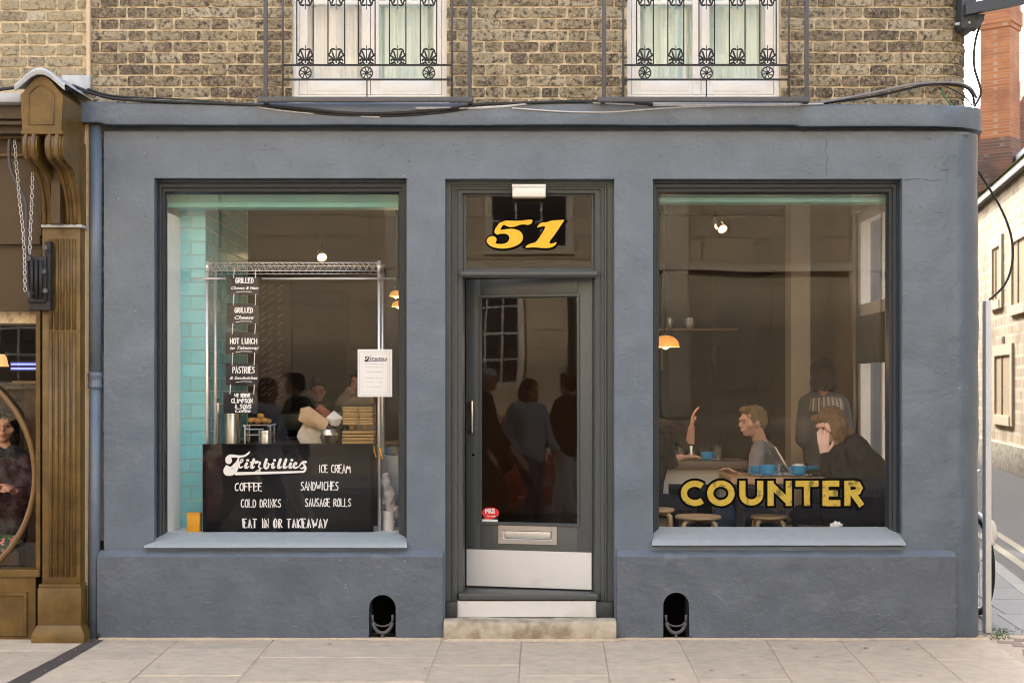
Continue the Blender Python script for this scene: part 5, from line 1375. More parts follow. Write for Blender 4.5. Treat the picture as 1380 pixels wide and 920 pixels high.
while z < 3.3:
    segs = [(0, 1)] if row % 2 else [(0, .46), (.46, 1)]
    Wd = xt1-xt0
    for a, b in segs:
        o = bpy.data.objects.new('tile', tile(Wd*(b-a)-.005, False)); C.objects.link(o); o.parent = tw; o.location = (xt0+Wd*(a+b)/2, Yt, z+TH/2); o.rotation_euler = (random.uniform(-.006, .006), 0, 0)
    y = Yt+.005-(.0 if row % 2 else .09)
    while y < 1.95:
        a, b = max(y, Yt+.006), min(y+.18, 1.95)
        if b-a > .02:
            o = bpy.data.objects.new('tile', tile(b-a-.005, True)); C.objects.link(o); o.parent = tw; o.location = (xt1, (a+b)/2, z+TH/2)
        y += .18
    z += TH; row += 1
# inside ledges
bm = BM(); box(bm, gl0-.05, gl1+.05, YG+.04, .75, .62, .652, .004); struct('window_ledge', bm, 'white')
bm = BM(); box(bm, gr0-.05, gr1+.05, YG+.04, .30, .655, .675, .004); struct('window_ledge', bm, 'white')
LEDGE = .652
T = thing('wall_menu', 'dark wall menu with slanting chalk writing behind the hanging chalkboards', 'menu board', (PX(365, 3), 3, 1))
bm = BM(); box(bm, PX(346, 3), PX(392, 3), 3.0, 3.02, PZ(560, 3), PZ(375, 3)); obj('board', bm, 'wall_dk', T)
bm = BM(); random.seed(4)
for c_ in (352, 361, 374):
    y_ = 385
    while y_ < 535:
        L_ = random.uniform(4, 9); ribbon(bm, [(PX(c_, 2.99), PZ(y_+4, 2.99)), (PX(c_+L_*.5, 2.99), PZ(y_+1, 2.99)), (PX(c_+L_, 2.99), PZ(y_-1, 2.99))], .007, 2.995, caps=False); y_ += random.uniform(7, 12)
obj('chalk_writing', bm, 'chalkfaint', T)
T = thing('coffee_machine', 'dark espresso machine on the back worktop behind the paper bags', 'coffee machine', (PX(405, 2.4), 2.4, 1.1))
bm = BM(); box(bm, PX(376, 2.4), PX(452, 2.4), 2.4, 2.9, PZ(580, 2.4), PZ(556, 2.4), .02); obj('body', bm, 'steel_dark', T, 'auto')
bm = BM(); box(bm, PX(374, 2.4), PX(454, 2.4), 2.32, 2.9, PZ(600, 2.4), PZ(592, 2.4), .01); box(bm, PX(380, 2.4), PX(448, 2.4), 2.6, 2.9, PZ(592, 2.4), PZ(580, 2.4)); obj('drip_tray', bm, 'steel_dark', T, 'auto')
for px_ in (392, 415, 436):
    bm = BM(); lathe(bm, [(.035, -.05), (.04, 0)], (PX(px_, 2.4), 2.45, PZ(580, 2.4)), 14); tube(bm, [(PX(px_, 2.4), 2.44, PZ(583, 2.4)), (PX(px_-1, 2.4), 2.28, PZ(585, 2.4))], .012, 8); obj('group_head', bm, 'black', T, True)
T = thing('back_worktop', 'dark back worktop under the espresso machine', 'counter', (PX(420, 2.4), 2.5, ZF))
bm = BM(); box(bm, PX(350, 2.4), PX(520, 2.4), 2.3, 2.95, ZF, PZ(600, 2.4)-.005); obj('cabinet', bm, 'wall_dk', T)
# ---- the wire display rack
RK = thing('wire_rack', 'chromed wire rack standing in the left window', 'rack', (PX(395, .3), .3, LEDGE))
Ya, Yb = .26, .52; zr0, zr1 = PZ(365, Ya), PZ(354, Ya); xa, xb = PX(279, Ya), PX(511, Ya)
for (x_, y_) in ((xa, Ya), (xb, Ya), (xa, Yb), (xb, Yb)):
    bm = BM(); tube(bm, [(x_, y_, LEDGE+.001), (x_, y_, zr1+.012)], .0115, 12)
    q = LEDGE+.03
    o = obj('post', bm, 'chrome', RK, True)
bm = BM()
for y_ in (Ya-.006, Yb):
    tube(bm, [(xa-.012, y_, zr1), (xb+.012, y_, zr1)], .0035, 6); tube(bm, [(xa-.012, y_, zr0), (xb+.012, y_, zr0)], .0035, 6)
    n = 52; tube(bm, [(xa+(xb-xa)*i/n, y_, zr1 if i % 2 else zr0) for i in range(n+1)], .0025, 5)
for x_ in (xa, xb):
    n = 12; tube(bm, [(x_, Ya+(Yb-Ya)*i/n, zr1 if i % 2 else zr0) for i in range(n+1)], .0025, 5)
for i in range(34): x_ = xa+(xb-xa)*(i+.5)/34; tube(bm, [(x_, Ya, zr1-.002), (x_, Yb, zr1-.002)], .002, 5)
obj('wire_shelf', bm, 'chrome', RK, True)
bm = BM(); lathe(bm, [(.014, 0), (.015, .04), (.013, .05)], (xa, Ya, zr0-.01), 12); lathe(bm, [(.014, 0), (.015, .04), (.013, .05)], (xb, Ya, zr0-.01), 12); obj('sleeve', bm, 'chrome', RK, True)
bm = BM(); tube(bm, [(PX(256, .2), .235, PZ(375.5, .235)), (PX(303, .2), .235, PZ(375.5, .235))], .0065, 8); tube(bm, [(PX(352, .2), .235, PZ(375.5, .235)), (PX(533, .2), .235, PZ(375.5, .235))], .0065, 8); obj('hanging_rail', bm, 'chrome', RK, True)
# ---- chalk banner
Yn = .205
BN = thing('menu_banner', 'large black banner with white hand lettering hung on the wire rack', 'banner', (PX(389, Yn), Yn, PZ(718, Yn)))
bm = BM(); x0, x1, z0, z1 = PX(273, Yn), PX(503.5, Yn), PZ(718, Yn)+.002, PZ(598, Yn)
n = 30; g = []
for i in range(n+1):
    x_ = x0+(x1-x0)*i/n; g.append([bm.verts.new((x_, Yn+.003*math.sin(i*.55)*(1-j/6)+.002*noise.noise(Vector((i*.3, j*.8, 2))), z0+(z1-z0)*j/6-(.004*math.sin(math.pi*i/n) if j == 6 else 0))) for j in range(7)])
for a, b in zip(g, g[1:]):
    for j in range(6): bm.faces.new((a[j], b[j], b[j+1], a[j+1]))
bmesh.ops.solidify(bm, geom=bm.faces[:], thickness=.003); bn = obj('cloth', bm, 'board', BN, True)
YL = Yn-.010
# hand-lettered stroke alphabet, 0..1 x 0..1
F = {'A': [[(0, 0), (.5, 1), (1, 0)], [(.2, .35), (.8, .35)]], 'B': [[(0, 0), (0, 1), (.8, .95), (.85, .6), (0, .52), (.95, .4), (.9, .05), (0, 0)]],
 'C': [[(.95, .9), (.5, 1), (.1, .8), (0, .4), (.15, .08), (.55, 0), (.95, .12)]], 'D': [[(.05, 0), (.05, 1), (.6, .93), (.98, .6), (.9, .2), (.5, 0), (.05, 0)]],
 'E': [[(.9, 1), (0, 1), (0, 0), (.9, 0)], [(0, .55), (.7, .55)]], 'F': [[(.95, 1), (0, 1), (0, 0)], [(0, .55), (.7, .55)]], 'G': [[(.95, .9), (.5, 1), (.08, .75), (0, .3), (.3, 0), (.9, .08), (.92, .48), (.55, .48)]],
 'H': [[(0, 0), (0, 1)], [(1, 0), (1, 1)], [(0, .5), (1, .5)]], 'I': [[(.5, 0), (.5, 1)]], 'K': [[(0, 0), (0, 1)], [(.9, 1), (.05, .5), (1, 0)]], 'L': [[(0, 1), (0, 0), (.9, 0)]],
 'M': [[(0, 0), (.1, 1), (.5, .35), (.9, 1), (1, 0)]], 'N': [[(0, 0), (0, 1), (1, 0), (1, 1)]], 'O': [[(.5, 1), (.08, .75), (0, .35), (.3, 0), (.75, .03), (1, .4), (.9, .85), (.5, 1)]],
 'P': [[(0, 0), (0, 1), (.8, .97), (.95, .72), (.75, .48), (0, .45)]], 'R': [[(0, 0), (0, 1), (.8, .97), (.92, .72), (.7, .5), (0, .47)], [(.35, .48), (1, 0)]],
 'S': [[(.92, .9), (.5, 1), (.1, .82), (.2, .58), (.8, .42), (.92, .18), (.5, 0), (.02, .1)]], 'T': [[(0, 1), (1, 1)], [(.5, 1), (.5, 0)]], 'U': [[(0, 1), (.03, .2), (.4, 0), (.9, .1), (1, 1)]],
 'V': [[(0, 1), (.5, 0), (1, 1)]], 'W': [[(0, 1), (.25, 0), (.5, .75), (.75, 0), (1, 1)]], 'Y': [[(0, 1), (.5, .5)], [(1, 1), (.35, 0)]], '&': [[(1, .1), (.25, .8), (.5, 1), (.7, .8), (.1, .3), (.3, 0), (.65, .05), (.95, .5)]],
 'J': [[(.8, 1), (.8, .2), (.4, 0), (0, .2)]], 'X': [[(0, 0), (1, 1)], [(0, 1), (1, 0)]]}
def hand(parent, s, pxa, pxb, pyt, pyb, wpx, Y, double=False, m='chalk', nm='hand_lettering', jit=.04, tilt=0):
    bm = BM(); uw = sum({'I': .35, ' ': .55, 'M': 1.15, 'W': 1.15}.get(c, .8)+.28 for c in s)-.28; u_ = (pxb-pxa)/uw; x = pxa
    rr = random.Random(len(s)*7+int(pxa))
    for c in s:
        cw_ = {'I': .35, ' ': .55, 'M': 1.15, 'W': 1.15}.get(c, .8)*u_
        if c in F:
            dy = rr.uniform(-.06, .06)
            for st in F[c]:
                P = [(x+(a+rr.uniform(-jit, jit))*cw_, pyb-(b+dy*0+rr.uniform(-jit, jit))*(pyb-pyt)-tilt*(x-pxa)) for a, b in st]
                if len(P) > 4: P = smooth_pts(P, 1)
                ribbon(bm, [(PX(a, Y), PZ(b, Y)) for a, b in P], wpx/FPX*(DCAM+Y), Y)
            if double and c in 'EATINORKWY':
                a0 = x+.06*cw_; ribbon(bm, [(PX(a0+wpx*1.1, Y), PZ(pyb, Y)), (PX(a0+wpx*1.1, Y), PZ(pyt+(pyb-pyt)*.2, Y))], wpx/FPX*(DCAM+Y)*1.1, Y-.0003)
        x += cw_+.28*u_
    return obj(nm, bm, m, parent)
hand(BN, 'ICE CREAM', 430, 472, 626, 636.5, 1.25, YL)
hand(BN, 'COFFEE', 317, 353, 650.5, 661, 1.35, YL); hand(BN, 'SANDWICHES', 405.5, 456, 649, 660, 1.3, YL)
hand(BN, 'COLD DRINKS', 325, 378.5, 672.5, 683, 1.3, YL); hand(BN, 'SAUSAGE ROLLS', 411.5, 473, 671.5, 682, 1.3, YL)
hand(BN, 'EAT IN OR TAKEAWAY', 327.5, 441, 699, 710.5, 1.35, YL, True)
def lg(p): return (PX(295+p[0]/10.6, YL), PZ(600+p[1]/10.6, YL))
k10 = (DCAM+YL)/FPX/10.6
def logo(parent, lg, k10, YL, m='chalk'):
    bm = BM()
    def st(pts, wd): ribbon(bm, [lg(p) for p in smooth_pts(pts, 1)], [x*k10 for x in (lambda n0, w0: [w0[min(len(w0)-1, int(i/(n0-1)*(len(w0)-1)+.5))]*1 if False else (w0[int(i/(n0-1)*(len(w0)-1))]+(w0[min(len(w0)-1, int(i/(n0-1)*(len(w0)-1))+1)]-w0[int(i/(n0-1)*(len(w0)-1))])*((i/(n0-1)*(len(w0)-1)) % 1)) for i in range(n0)])(len(smooth_pts(pts, 1)), wd if isinstance(wd, list) else [wd, wd])], YL)
    def dot(x, y, rx, ry=None):
        ry = ry or rx; bm.faces.new([bm.verts.new((lg((x+rx*math.cos(a*math.pi/9), y+ry*math.sin(a*math.pi/9)))[0], YL-.0004, lg((x+rx*math.cos(a*math.pi/9), y+ry*math.sin(a*math.pi/9)))[1])) for a in range(18)])
    dot(140, 212, 48, 52); dot(125, 362, 62, 70)
    st([(120, 190), (150, 150), (220, 150), (300, 160), (370, 148), (410, 122), (440, 90)], [60, 50, 42, 34, 30, 26, 14])
    st([(290, 165), (272, 210), (262, 260), (238, 330), (200, 385), (140, 425)], [18, 26, 60, 80, 70, 20])
    st([(110, 300), (150, 320), (190, 310), (222, 260), (262, 236), (320, 246)], [40, 34, 26, 16, 14, 12])
    st([(285, 262), (330, 240), (350, 205), (325, 192), (305, 225), (285, 285), (300, 320), (345, 300)], [12, 14, 16, 14, 22, 26, 22, 12])
    for x in (390,): st([(x+8, 256), (x-12, 290), (x-5, 325), (x+40, 300)], [40, 40, 34, 12]); dot(x+22, 210, 23, 16)
    st([(500, 200), (465, 290), (468, 325), (510, 300)], [38, 42, 34, 12]); st([(450, 240), (550, 222)], [18, 18])
    st([(520, 250), (560, 235), (600, 245), (560, 300), (590, 320), (580, 370), (540, 400), (500, 405), (530, 365), (620, 320)], [26, 26, 26, 18, 26, 24, 22, 20, 12, 10])
    st([(680, 200), (650, 290), (665, 328), (700, 318), (715, 270), (700, 250)], [38, 42, 34, 26, 24, 14]); st([(700, 262), (760, 268)], [14, 10])
    st([(775, 256), (762, 290), (768, 325), (805, 300)], [38, 40, 34, 12]); dot(795, 210, 22, 17)
    for x in (870, 950): st([(x+10, 200), (x-22, 290), (x-18, 325), (x+30, 300)], [38, 42, 34, 12])
    st([(1028, 256), (1010, 290), (1015, 325), (1055, 300)], [38, 40, 34, 12]); dot(1042, 208, 22, 17)
    st([(1070, 285), (1115, 265), (1105, 240), (1075, 255), (1065, 300), (1090, 325), (1140, 300)], [14, 18, 20, 24, 34, 30, 12])
    st([(1140, 305), (1190, 235), (1240, 235)], [12, 26, 34]); st([(1190, 235), (1220, 280), (1240, 320), (1225, 365), (1190, 378)], [16, 30, 34, 30, 28]); st([(1215, 310), (1190, 330), (1165, 320)], [26, 24, 14])
    st([(245, 402), (500, 395), (760, 388), (1000, 382), (1195, 374)], [44, 42, 36, 30, 28])
    return obj('script_logo', bm, m, parent)
logo(BN, lg, k10, YL)
# ---- five small hanging chalkboards
SG = [('small hanging chalkboard reading GRILLED Cheese & Ham, topmost of the string', 372, 397.5, 306, 349, [('c', 'GRILLED', 317.5, 341.5, 374.5, 381), ('s', 'Cheese & Ham', 311, 348, 384.5, 0)]),
      ('small hanging chalkboard reading GRILLED Cheese', 409, 437.5, 305.5, 349, [('c', 'GRILLED', 316.5, 340.5, 414.5, 421), ('s', 'Cheese', 315, 341, 424.5, 0)]),
      ('small hanging chalkboard reading HOT LUNCH to Takeaway', 447.5, 477, 304, 348.5, [('c', 'HOT LUNCH', 310.5, 346, 456, 463), ('s', 'to Takeaway', 309, 348.5, 465, 0)]),
      ('small hanging chalkboard reading PASTRIES & Sandwiches', 489.5, 520, 304, 347.5, [('c', 'PASTRIES', 313.5, 343, 494, 502.5), ('s', '& Sandwiches', 309, 347, 505.5, 0)]),
      ('small hanging chalkboard reading We Serve Climpson & Sons Coffee, lowest of the string', 528.5, 557, 301, 347, [('c', 'WE SERVE', 316, 337, 530.5, 534.5), ('c', 'CLIMPSON', 312, 340, 537, 542.5), ('c', '& SONS', 316.5, 338.5, 545, 550), ('s', 'Coffee', 316, 337, 550, 0)])]
Ys = .19; prevb = 362
for lab, t, b, l_, r_, txt in SG:
    T = thing('chalkboard', lab, 'chalkboard', (PX((l_+r_)/2, Ys), Ys, PZ(b, Ys)), 'hanging chalkboards in the window')
    bm = BM(); tl = random.uniform(-.5, .5)
    box(bm, PX(l_, Ys), PX(r_, Ys), Ys, Ys+.006, PZ(b, Ys), PZ(t, Ys), .001); obj('board', bm, 'board', T)
    bm = BM()
    for px_ in (l_+9, r_-5):
        tube(bm, [(PX(px_+1, Ys), Ys-.002, PZ(prevb, Ys)), (PX(px_, Ys), Ys-.003, PZ(t+2.5, Ys))], .0026, 5)
    obj('string', bm, 'chalk', T)
    for kd, s, a, bb, y1, y2 in txt:
        if kd == 'c': hand(T, s, a, bb, y1, y2, 1.35, Ys-.002)
        else:
            hh = (4.6 if len(s) < 9 else 4.0)/FPX*(DCAM+Ys)
            me = text_mesh(s, hh, Ys-.002, 0, 0, shear=.35, bold=.035, parent='mesh', xs=1)
            xs_ = [v.co.x for v in me.vertices]; wv = max(xs_)-min(xs_); sx = (PX(bb, Ys)-PX(a, Ys))/wv
            me.transform(Matrix.Translation((PX((a+bb)/2, Ys), 0, PZ(y1+5.4, Ys))) @ Matrix.Diagonal((sx, 1, 1, 1)))
            obj('script_lettering', me, 'chalk', T)
    if txt[-1][0] == 's' and len(txt) < 3:
        bm = BM(); ribbon(bm, [(PX(p_, Ys-.002), PZ(txt[-1][4]+q_, Ys-.002)) for p_, q_ in ((318, 9.5), (326, 8.2), (334, 8.4), (339, 8.6))], .0035, Ys-.002); obj('underline', bm, 'chalk', T)
    prevb = b-2
# ---- paper menu stuck to the glass
T = thing('paper_menu', 'white printed menu sheet in a frame fixed to the left window glass', 'menu', (PX(505), YG+.01, PZ(535)))
Ym = YG+.006
bm = BM(); box(bm, PX(482, Ym), PX(528.5, Ym), Ym, Ym+.002, PZ(534.5, Ym), PZ(470.5, Ym)); obj('sheet', bm, 'paper', T)
bm = BM(); ring_frame(bm, PX(484.6, Ym), PX(525.5, Ym), PZ(532, Ym), PZ(473.5, Ym), [(0, Ym-.0008), (.0022, Ym-.0008)]); ring_frame(bm, PX(487.6, Ym), PX(522.5, Ym), PZ(528.6, Ym), PZ(477, Ym), [(0, Ym-.0008), (.0012, Ym-.0008)]); obj('printed_border', bm, 'inkgrey', T)
kk = 31/1190*(1/10.6)/(1/10.6)
logo(T, lambda p: (PX(489.5+p[0]*.0255, Ym-.001), PZ(476.5+p[1]*.0255, Ym-.001)), (DCAM+Ym)/FPX*.0255, Ym-.001, 'ink')
for y_, a, b in ((490.5, 492, 517), (494, 493, 517), (501, 495, 515), (509, 494, 516), (515, 493, 516), (521, 495, 514)):
    bm = BM(); x_ = a
    while x_ < b: box(bm, PX(x_, Ym), PX(min(b, x_+random.uniform(1, 2.4)), Ym), Ym-.0008, Ym-.0004, PZ(y_+.45, Ym), PZ(y_-.45, Ym)); x_ += random.uniform(2.6, 3.2)
    obj('print_line', bm, 'inkgrey', T)
# ---- things behind the banner: one worktop
YW = .82; ZW = PZ(597, .75)
CT = thing('service_counter', 'dark worktop behind the banner carrying urns, bags and cup carriers', 'counter', (PX(400, YW), YW, ZF))
bm = BM(); box(bm, PX(285, .8), PX(540, .8), .58, 1.15, ZW-.04, ZW, .004); obj('worktop', bm, 'wall_dk', CT)
bm = BM(); box(bm, PX(288, .8), PX(536, .8), .62, 1.12, ZF, ZW-.041); obj('cabinet', bm, 'wall_dk', CT)
def on(px, Y): return PX(px, Y)
def hpx(n, Y): return n/FPX*(DCAM+Y)
Y = .78
def urn(px, w_, top, lab, Y):
    T = thing('urn', lab, 'urn', (on(px, Y), Y, ZW)); r = hpx(w_/2, Y); h = PZ(top, Y)-ZW
    bm = BM(); lathe(bm, [(r, 0), (r, h*.96), (r*.98, h), (r*.6, h+.008)], (on(px, Y), Y, ZW), 28); obj('body', bm, 'steel', T, 'auto')
    bm = BM(); lathe(bm, [(r*1.04, 0), (r*1.06, .012), (r*1.0, .022)], (on(px, Y), Y, ZW+h-.016), 28); obj('lid', bm, 'steel', T, 'auto')
    bm = BM(); lathe(bm, [(.012, 0), (.010, .02), (.018, .028), (.010, .036)], (on(px, Y), Y, ZW+h), 12); obj('knob', bm, 'black', T, True)
urn(310, 27, 556, 'wide steel urn behind the lowest chalkboard', .74)
urn(292, 12, 544, 'narrow tall steel flask beside the turquoise tiles', .80)
urn(357.5, 18, 581, 'small steel canister in front of the pastry stand', .70)
T = thing('cake_stand', 'wire stand of trays with golden pastries on top', 'stand', (on(347, .85), .85, ZW))
bm = BM()
for z_ in (PZ(572, .85), PZ(585, .85)): box(bm, on(332, .85), on(368, .85), .76, .94, z_-.004, z_+.001)
tube(bm, [(on(331, .85), .76, PZ(572, .85)), (on(336, .85), .76, PZ(578, .85)), (on(356, .85), .76, PZ(578, .85)), (on(370, .85), .76, PZ(572, .85)), (on(375, .85), .76, PZ(571, .85))], .005, 6)
obj('tray', bm, 'steel', T)
bm = BM(); [box(bm, on(px_, .85)-.005, on(px_, .85)+.005, y_, y_+.01, ZW, PZ(572, .85)) for px_ in (333, 367) for y_ in (.77, .93)]; obj('leg_frame', bm, 'steel', T)
for i, (px_, py_) in enumerate(((338, 566), (347, 566.5), (356, 566), (351, 560), (342, 565.5), (361, 567))):
    Yq = .80 if i < 4 else .88
    bm = BM(); r = bmesh.ops.create_icosphere(bm, subdivisions=2, radius=1)
    for v in r['verts']:
        q = v.co.copy(); v.co = Vector((on(px_, Yq)+q.x*.026, Yq+q.y*.026, PZ(py_, Yq)+q.z*(.018 if q.z > 0 else .022)))+q*.004*noise.noise(q*3+Vector((i, 0, 0)))
    tag(obj('pastry', bm, 'muffin', None, True), ('golden pastry heaped on top of the others' if px_ == 351 else 'golden round pastry on the wire tray behind the steel canister'), 'pastry', 'pastries on the wire tray')
def paperbag(pts, Y, m, lab, nm='paper_bag'):
    bm = BM(); P = [(on(x, Y), PZ(y, Y)) for x, y in pts]; n = len(P)
    c = (sum(p[0] for p in P)/n, sum(p[1] for p in P)/n)
    fr = [bm.verts.new((x, Y+random.uniform(-.006, .006), z)) for x, z in P]; bk = [bm.verts.new((c[0]+(x-c[0])*.93, Y+.07, c[1]+(z-c[1])*.93)) for x, z in P]
    ce = bm.verts.new((c[0], Y-.022, c[1])); cb = bm.verts.new((c[0]+.01, Y+.085, c[1]))
    for i in range(n):
        j = (i+1) % n; bm.faces.new((fr[i], fr[j], ce)); bm.faces.new((bk[j], bk[i], cb)); bm.faces.new((fr[i], bk[i], bk[j], fr[j]))
    bmesh.ops.subdivide_edges(bm, edges=bm.edges[:], cuts=3, use_grid_fill=True)
    for v in bm.verts: v.co += Vector((.003*noise.noise(v.co*33), .010*noise.noise(v.co*22), .003*noise.noise(v.co*40)))
    bmesh.ops.recalc_face_normals(bm, faces=bm.faces)
    return tag(obj(nm, bm, m, None, 'auto'), lab, 'paper bag')
paperbag([(405, 597.4), (400, 588), (404, 578), (410, 568), (430, 570), (442, 580), (440, 597.4)], .76, 'paperbag2', 'large pale brown paper bag standing on the counter')
paperbag([(402, 566), (405, 550), (416, 547), (444, 568), (438, 580), (412, 572)], .70, 'paperbag', 'folded brown paper bag leaning over the pale one')
paperbag([(424, 552), (431.5, 544.5), (446, 556), (438, 564)], .80, 'redpaper', 'terracotta paper packet poking up behind the bags', 'paper_packet')
paperbag([(439, 563), (450, 553), (462, 563), (456, 574), (446, 573)], .73, 'paper', 'white paper packet between the bags and cup carriers', 'paper_packet')
T = thing('lidded_pot', 'round steel pot with a dark knob in front of the paper bags', 'pot', (on(443.5, .66), .66, ZW))
pr = hpx(12.5, .66)
bm = BM(); lathe(bm, [(pr*.62, 0), (pr*.85, .02), (pr*1.0, hpx(9, .66)), (pr*1.03, hpx(11.5, .66)), (pr*.98, hpx(12, .66))], (on(443.5, .66), .66, ZW), 24); obj('bowl', bm, 'steel', T, 'auto')
bm = BM(); lathe(bm, [(pr*1.0, 0), (pr*.96, .014), (pr*.82, hpx(7, .66)), (pr*.2, hpx(8.5, .66))], (on(443.5, .66), .66, ZW+hpx(12.2, .66)), 24); obj('lid', bm, 'steel', T, 'auto')
bm = BM(); lathe(bm, [(.006, 0), (.014, .012), (.010, .022)], (on(443.5, .66), .66, ZW+hpx(20, .66)), 12); obj('knob', bm, 'wood_dk', T, True)
# stacks of pulp cup carriers
for (a, b, t, bt, n, lab, yy) in ((462, 504.5, 579.5, 597.5, 4, 'pulp LOW', .72), (462.5, 503, 547.5, 572, 7, 'pulp UP', .73)):
    for i in range(n):
        z0 = PZ(bt, yy)+(PZ(t, yy)-PZ(bt, yy))*i/n+(.0015 if bt > 590 else 0); z1 = PZ(bt, yy)+(PZ(t, yy)-PZ(bt, yy))*(i+.82)/n
        bm = BM(); jx = random.uniform(-.002, .002)
        box(bm, on(a, yy)+jx, on(b, yy)+jx, yy-.04, yy+.16, z0, z1, .003)
        for cxp in (a+11, b-10):
            if i == 0 and t < 560: lathe(bm, [(.018, -.030), (.030, 0)], (on(cxp, yy), yy+.03, z0), 12)
        lathe(bm, [(.010, 0), (.016, (z1-z0)*.9)], (on((a+b)/2, yy), yy-.036, z0), 10) if t < 560 else None
        last = (i == n-1)
        tag(obj('cup_carrier', bm, 'cardpulp', None, 'auto'), (('flat pulp cup carrier in the lower stack beside the steel pot' if t > 570 else 'pulp cup carrier inside the upper stack beside the white packet') if not last else ('flat pulp cup carrier on top of the lower stack' if t > 570 else 'pulp cup carrier topmost of the upper stack, open side up')), 'cup carrier', 'stacked pulp cup carriers')
# orange tin on the ledge
T = thing('orange_tin', 'small square orange tin on the window ledge beside the banner', 'tin', (on(261, .2), .2, LEDGE))
bm = BM(); box(bm, on(252, .21), on(269.5, .21), .20, .27, LEDGE+.001, PZ(693, .21), .004); obj('body', bm, 'orange', T, 'auto')
bm = BM(); box(bm, on(251.5, .21), on(270, .21), .197, .273, PZ(693, .21)+.0005, PZ(691.5, .21)+.004, .003); obj('lid', bm, 'orange', T, 'auto')
# right end of the left window: cups, blue lid, plastic bag, pale unit
T = thing('chiller_unit', 'pale grey chiller unit behind the right rack post', 'unit', (on(530, .5), .6, LEDGE))
bm = BM(); box(bm, on(513, .55), gl1+.04, .55, .95, LEDGE, PZ(613, .55), .006); obj('body', bm, 'sill', T, 'auto')
bm = BM(); box(bm, on(513, .55), gl1+.04, .54, .95, PZ(613, .55)+.001, PZ(601, .55), .004); obj('glass_lid', bm, 'glass_cup', T)
T = tag(obj('plastic_bag', (lambda me: me)(blob([('e', (on(524, .40), .40, PZ(672, .4)), (.042, .05, .10)), ('e', (on(520, .38), .38, PZ(650, .4)), (.03, .03, .07)), ('e', (on(530, .38), .42, PZ(690, .4)), (.04, .05, .05))], .006, 2, .016, 30)), 'plasticwhite', None, True), 'crumpled translucent plastic bag beside the right rack post', 'plastic bag')
for i, (px_, t, b, lab) in enumerate(((523.5, 688, 703, 'upper white takeaway cup stack below the plastic bag'), (523.5, 703.5, 716, 'lower white takeaway cup stack on the window ledge'))):
    bm = BM(); r_ = hpx(8.5, .33); lathe(bm, [(r_*.85, 0), (r_, PZ(t, .33)-PZ(b, .33)-.006), (r_*1.06, PZ(t, .33)-PZ(b, .33))], (on(px_, .33), .33, max(LEDGE+.001, PZ(b, .33))), 18); tag(obj('paper_cup', bm, 'paper', None, 'auto'), lab, 'paper cup')
T = thing('blue_cup', 'bright blue cup on the pale unit at the right end of the left window', 'cup', (on(525, .6), .6, PZ(612, .55)))
bm = BM(); lathe(bm, [(.025, 0), (.036, .045), (.038, .05)], (on(523.5, .6), .6, PZ(612.6, .55)), 18); obj('body', bm, 'blue', T, 'auto')
for z_, px_ in ((604, 505), (607, 514)):
    bm = BM(); tube(bm, [(on(px_-2, .24), .235, PZ(z_-4, .24)), (on(px_, .24), .23, PZ(z_+5, .24)), (on(px_+2, .24), .235, PZ(z_+12, .24))], .006, 6); tag(obj('orange_clip', bm, 'orange', None, True), 'orange clip on the %s side of the rack post' % ('banner' if px_ < 510 else 'far'), 'clip')

# ---- pendants and spots
def pendant(px, py, Y, rpx, lab, watts=14):
    T = thing('pendant_lamp', lab, 'lamp', (PX(px, Y), Y, PZ(py, Y))); r = hpx(rpx, Y); c = (PX(px, Y), Y, PZ(py, Y))
    bm = BM(); P = [(r*math.cos(R(a)), r*.78*math.sin(R(a))) for a in range(0, 81, 10)]; lathe(bm, P, c, 24, cap=False); lathe(bm, [(r*1.02, -.008), (r, 0)], c, 24, cap=False); obj('lamp_shade', bm, 'shade_lit2', T, True)
    bm = BM(); r2 = bmesh.ops.create_icosphere(bm, subdivisions=2, radius=.03)
    for v in r2['verts']: v.co += Vector(c)+Vector((0, 0, .005))
    obj('bulb', bm, 'bulb', T, True)
    bm = BM(); lathe(bm, [(.018, 0), (.018, .04), (.006, .05)], (c[0], c[1], c[2]+r*.76), 10); tube(bm, [(c[0], c[1], c[2]+r*.8), (c[0], c[1], ZCE)], .004, 6); obj('cord', bm, 'black', T)
    l = bpy.data.lights.new('pendant_light', 'POINT'); l.energy = watts*.09; l.color = (1, .62, .30); l.shadow_soft_size = .04; o = bpy.data.objects.new('pendant_light', l); C.objects.link(o); o.parent = T; o.location = (0, 0, -.06)
pendant(897, 466, 1.6, 18.5, 'glowing brass dome pendant at the left edge of the right window', 16)
pendant(534, 398, 2.4, 9, 'upper glowing brass pendant at the right edge of the left window', 7)
pendant(537, 412, 3.4, 9, 'lower glowing brass pendant just below the other one', 9)
pendant(1136, 402, 5.2, 7, 'faint distant pendant lamp near the right end of the room', 4)
T = thing('track_rail', 'thin dark lighting track crossing below the ceiling', 'light track', (PX(975, 4), 4, PZ(288, 4)))
bm = BM(); box(bm, PX(889, 4), PX(1068, 4), 3.98, 4.01, PZ(289, 4), PZ(287.3, 4)); obj('rail', bm, 'black', T)
bm = BM(); [tube(bm, [(PX(p_, 4), 4, PZ(288, 4)), (PX(p_, 4), 4, ZCE)], .005, 6) for p_ in (895, 1060)]; obj('hanger', bm, 'black', T)
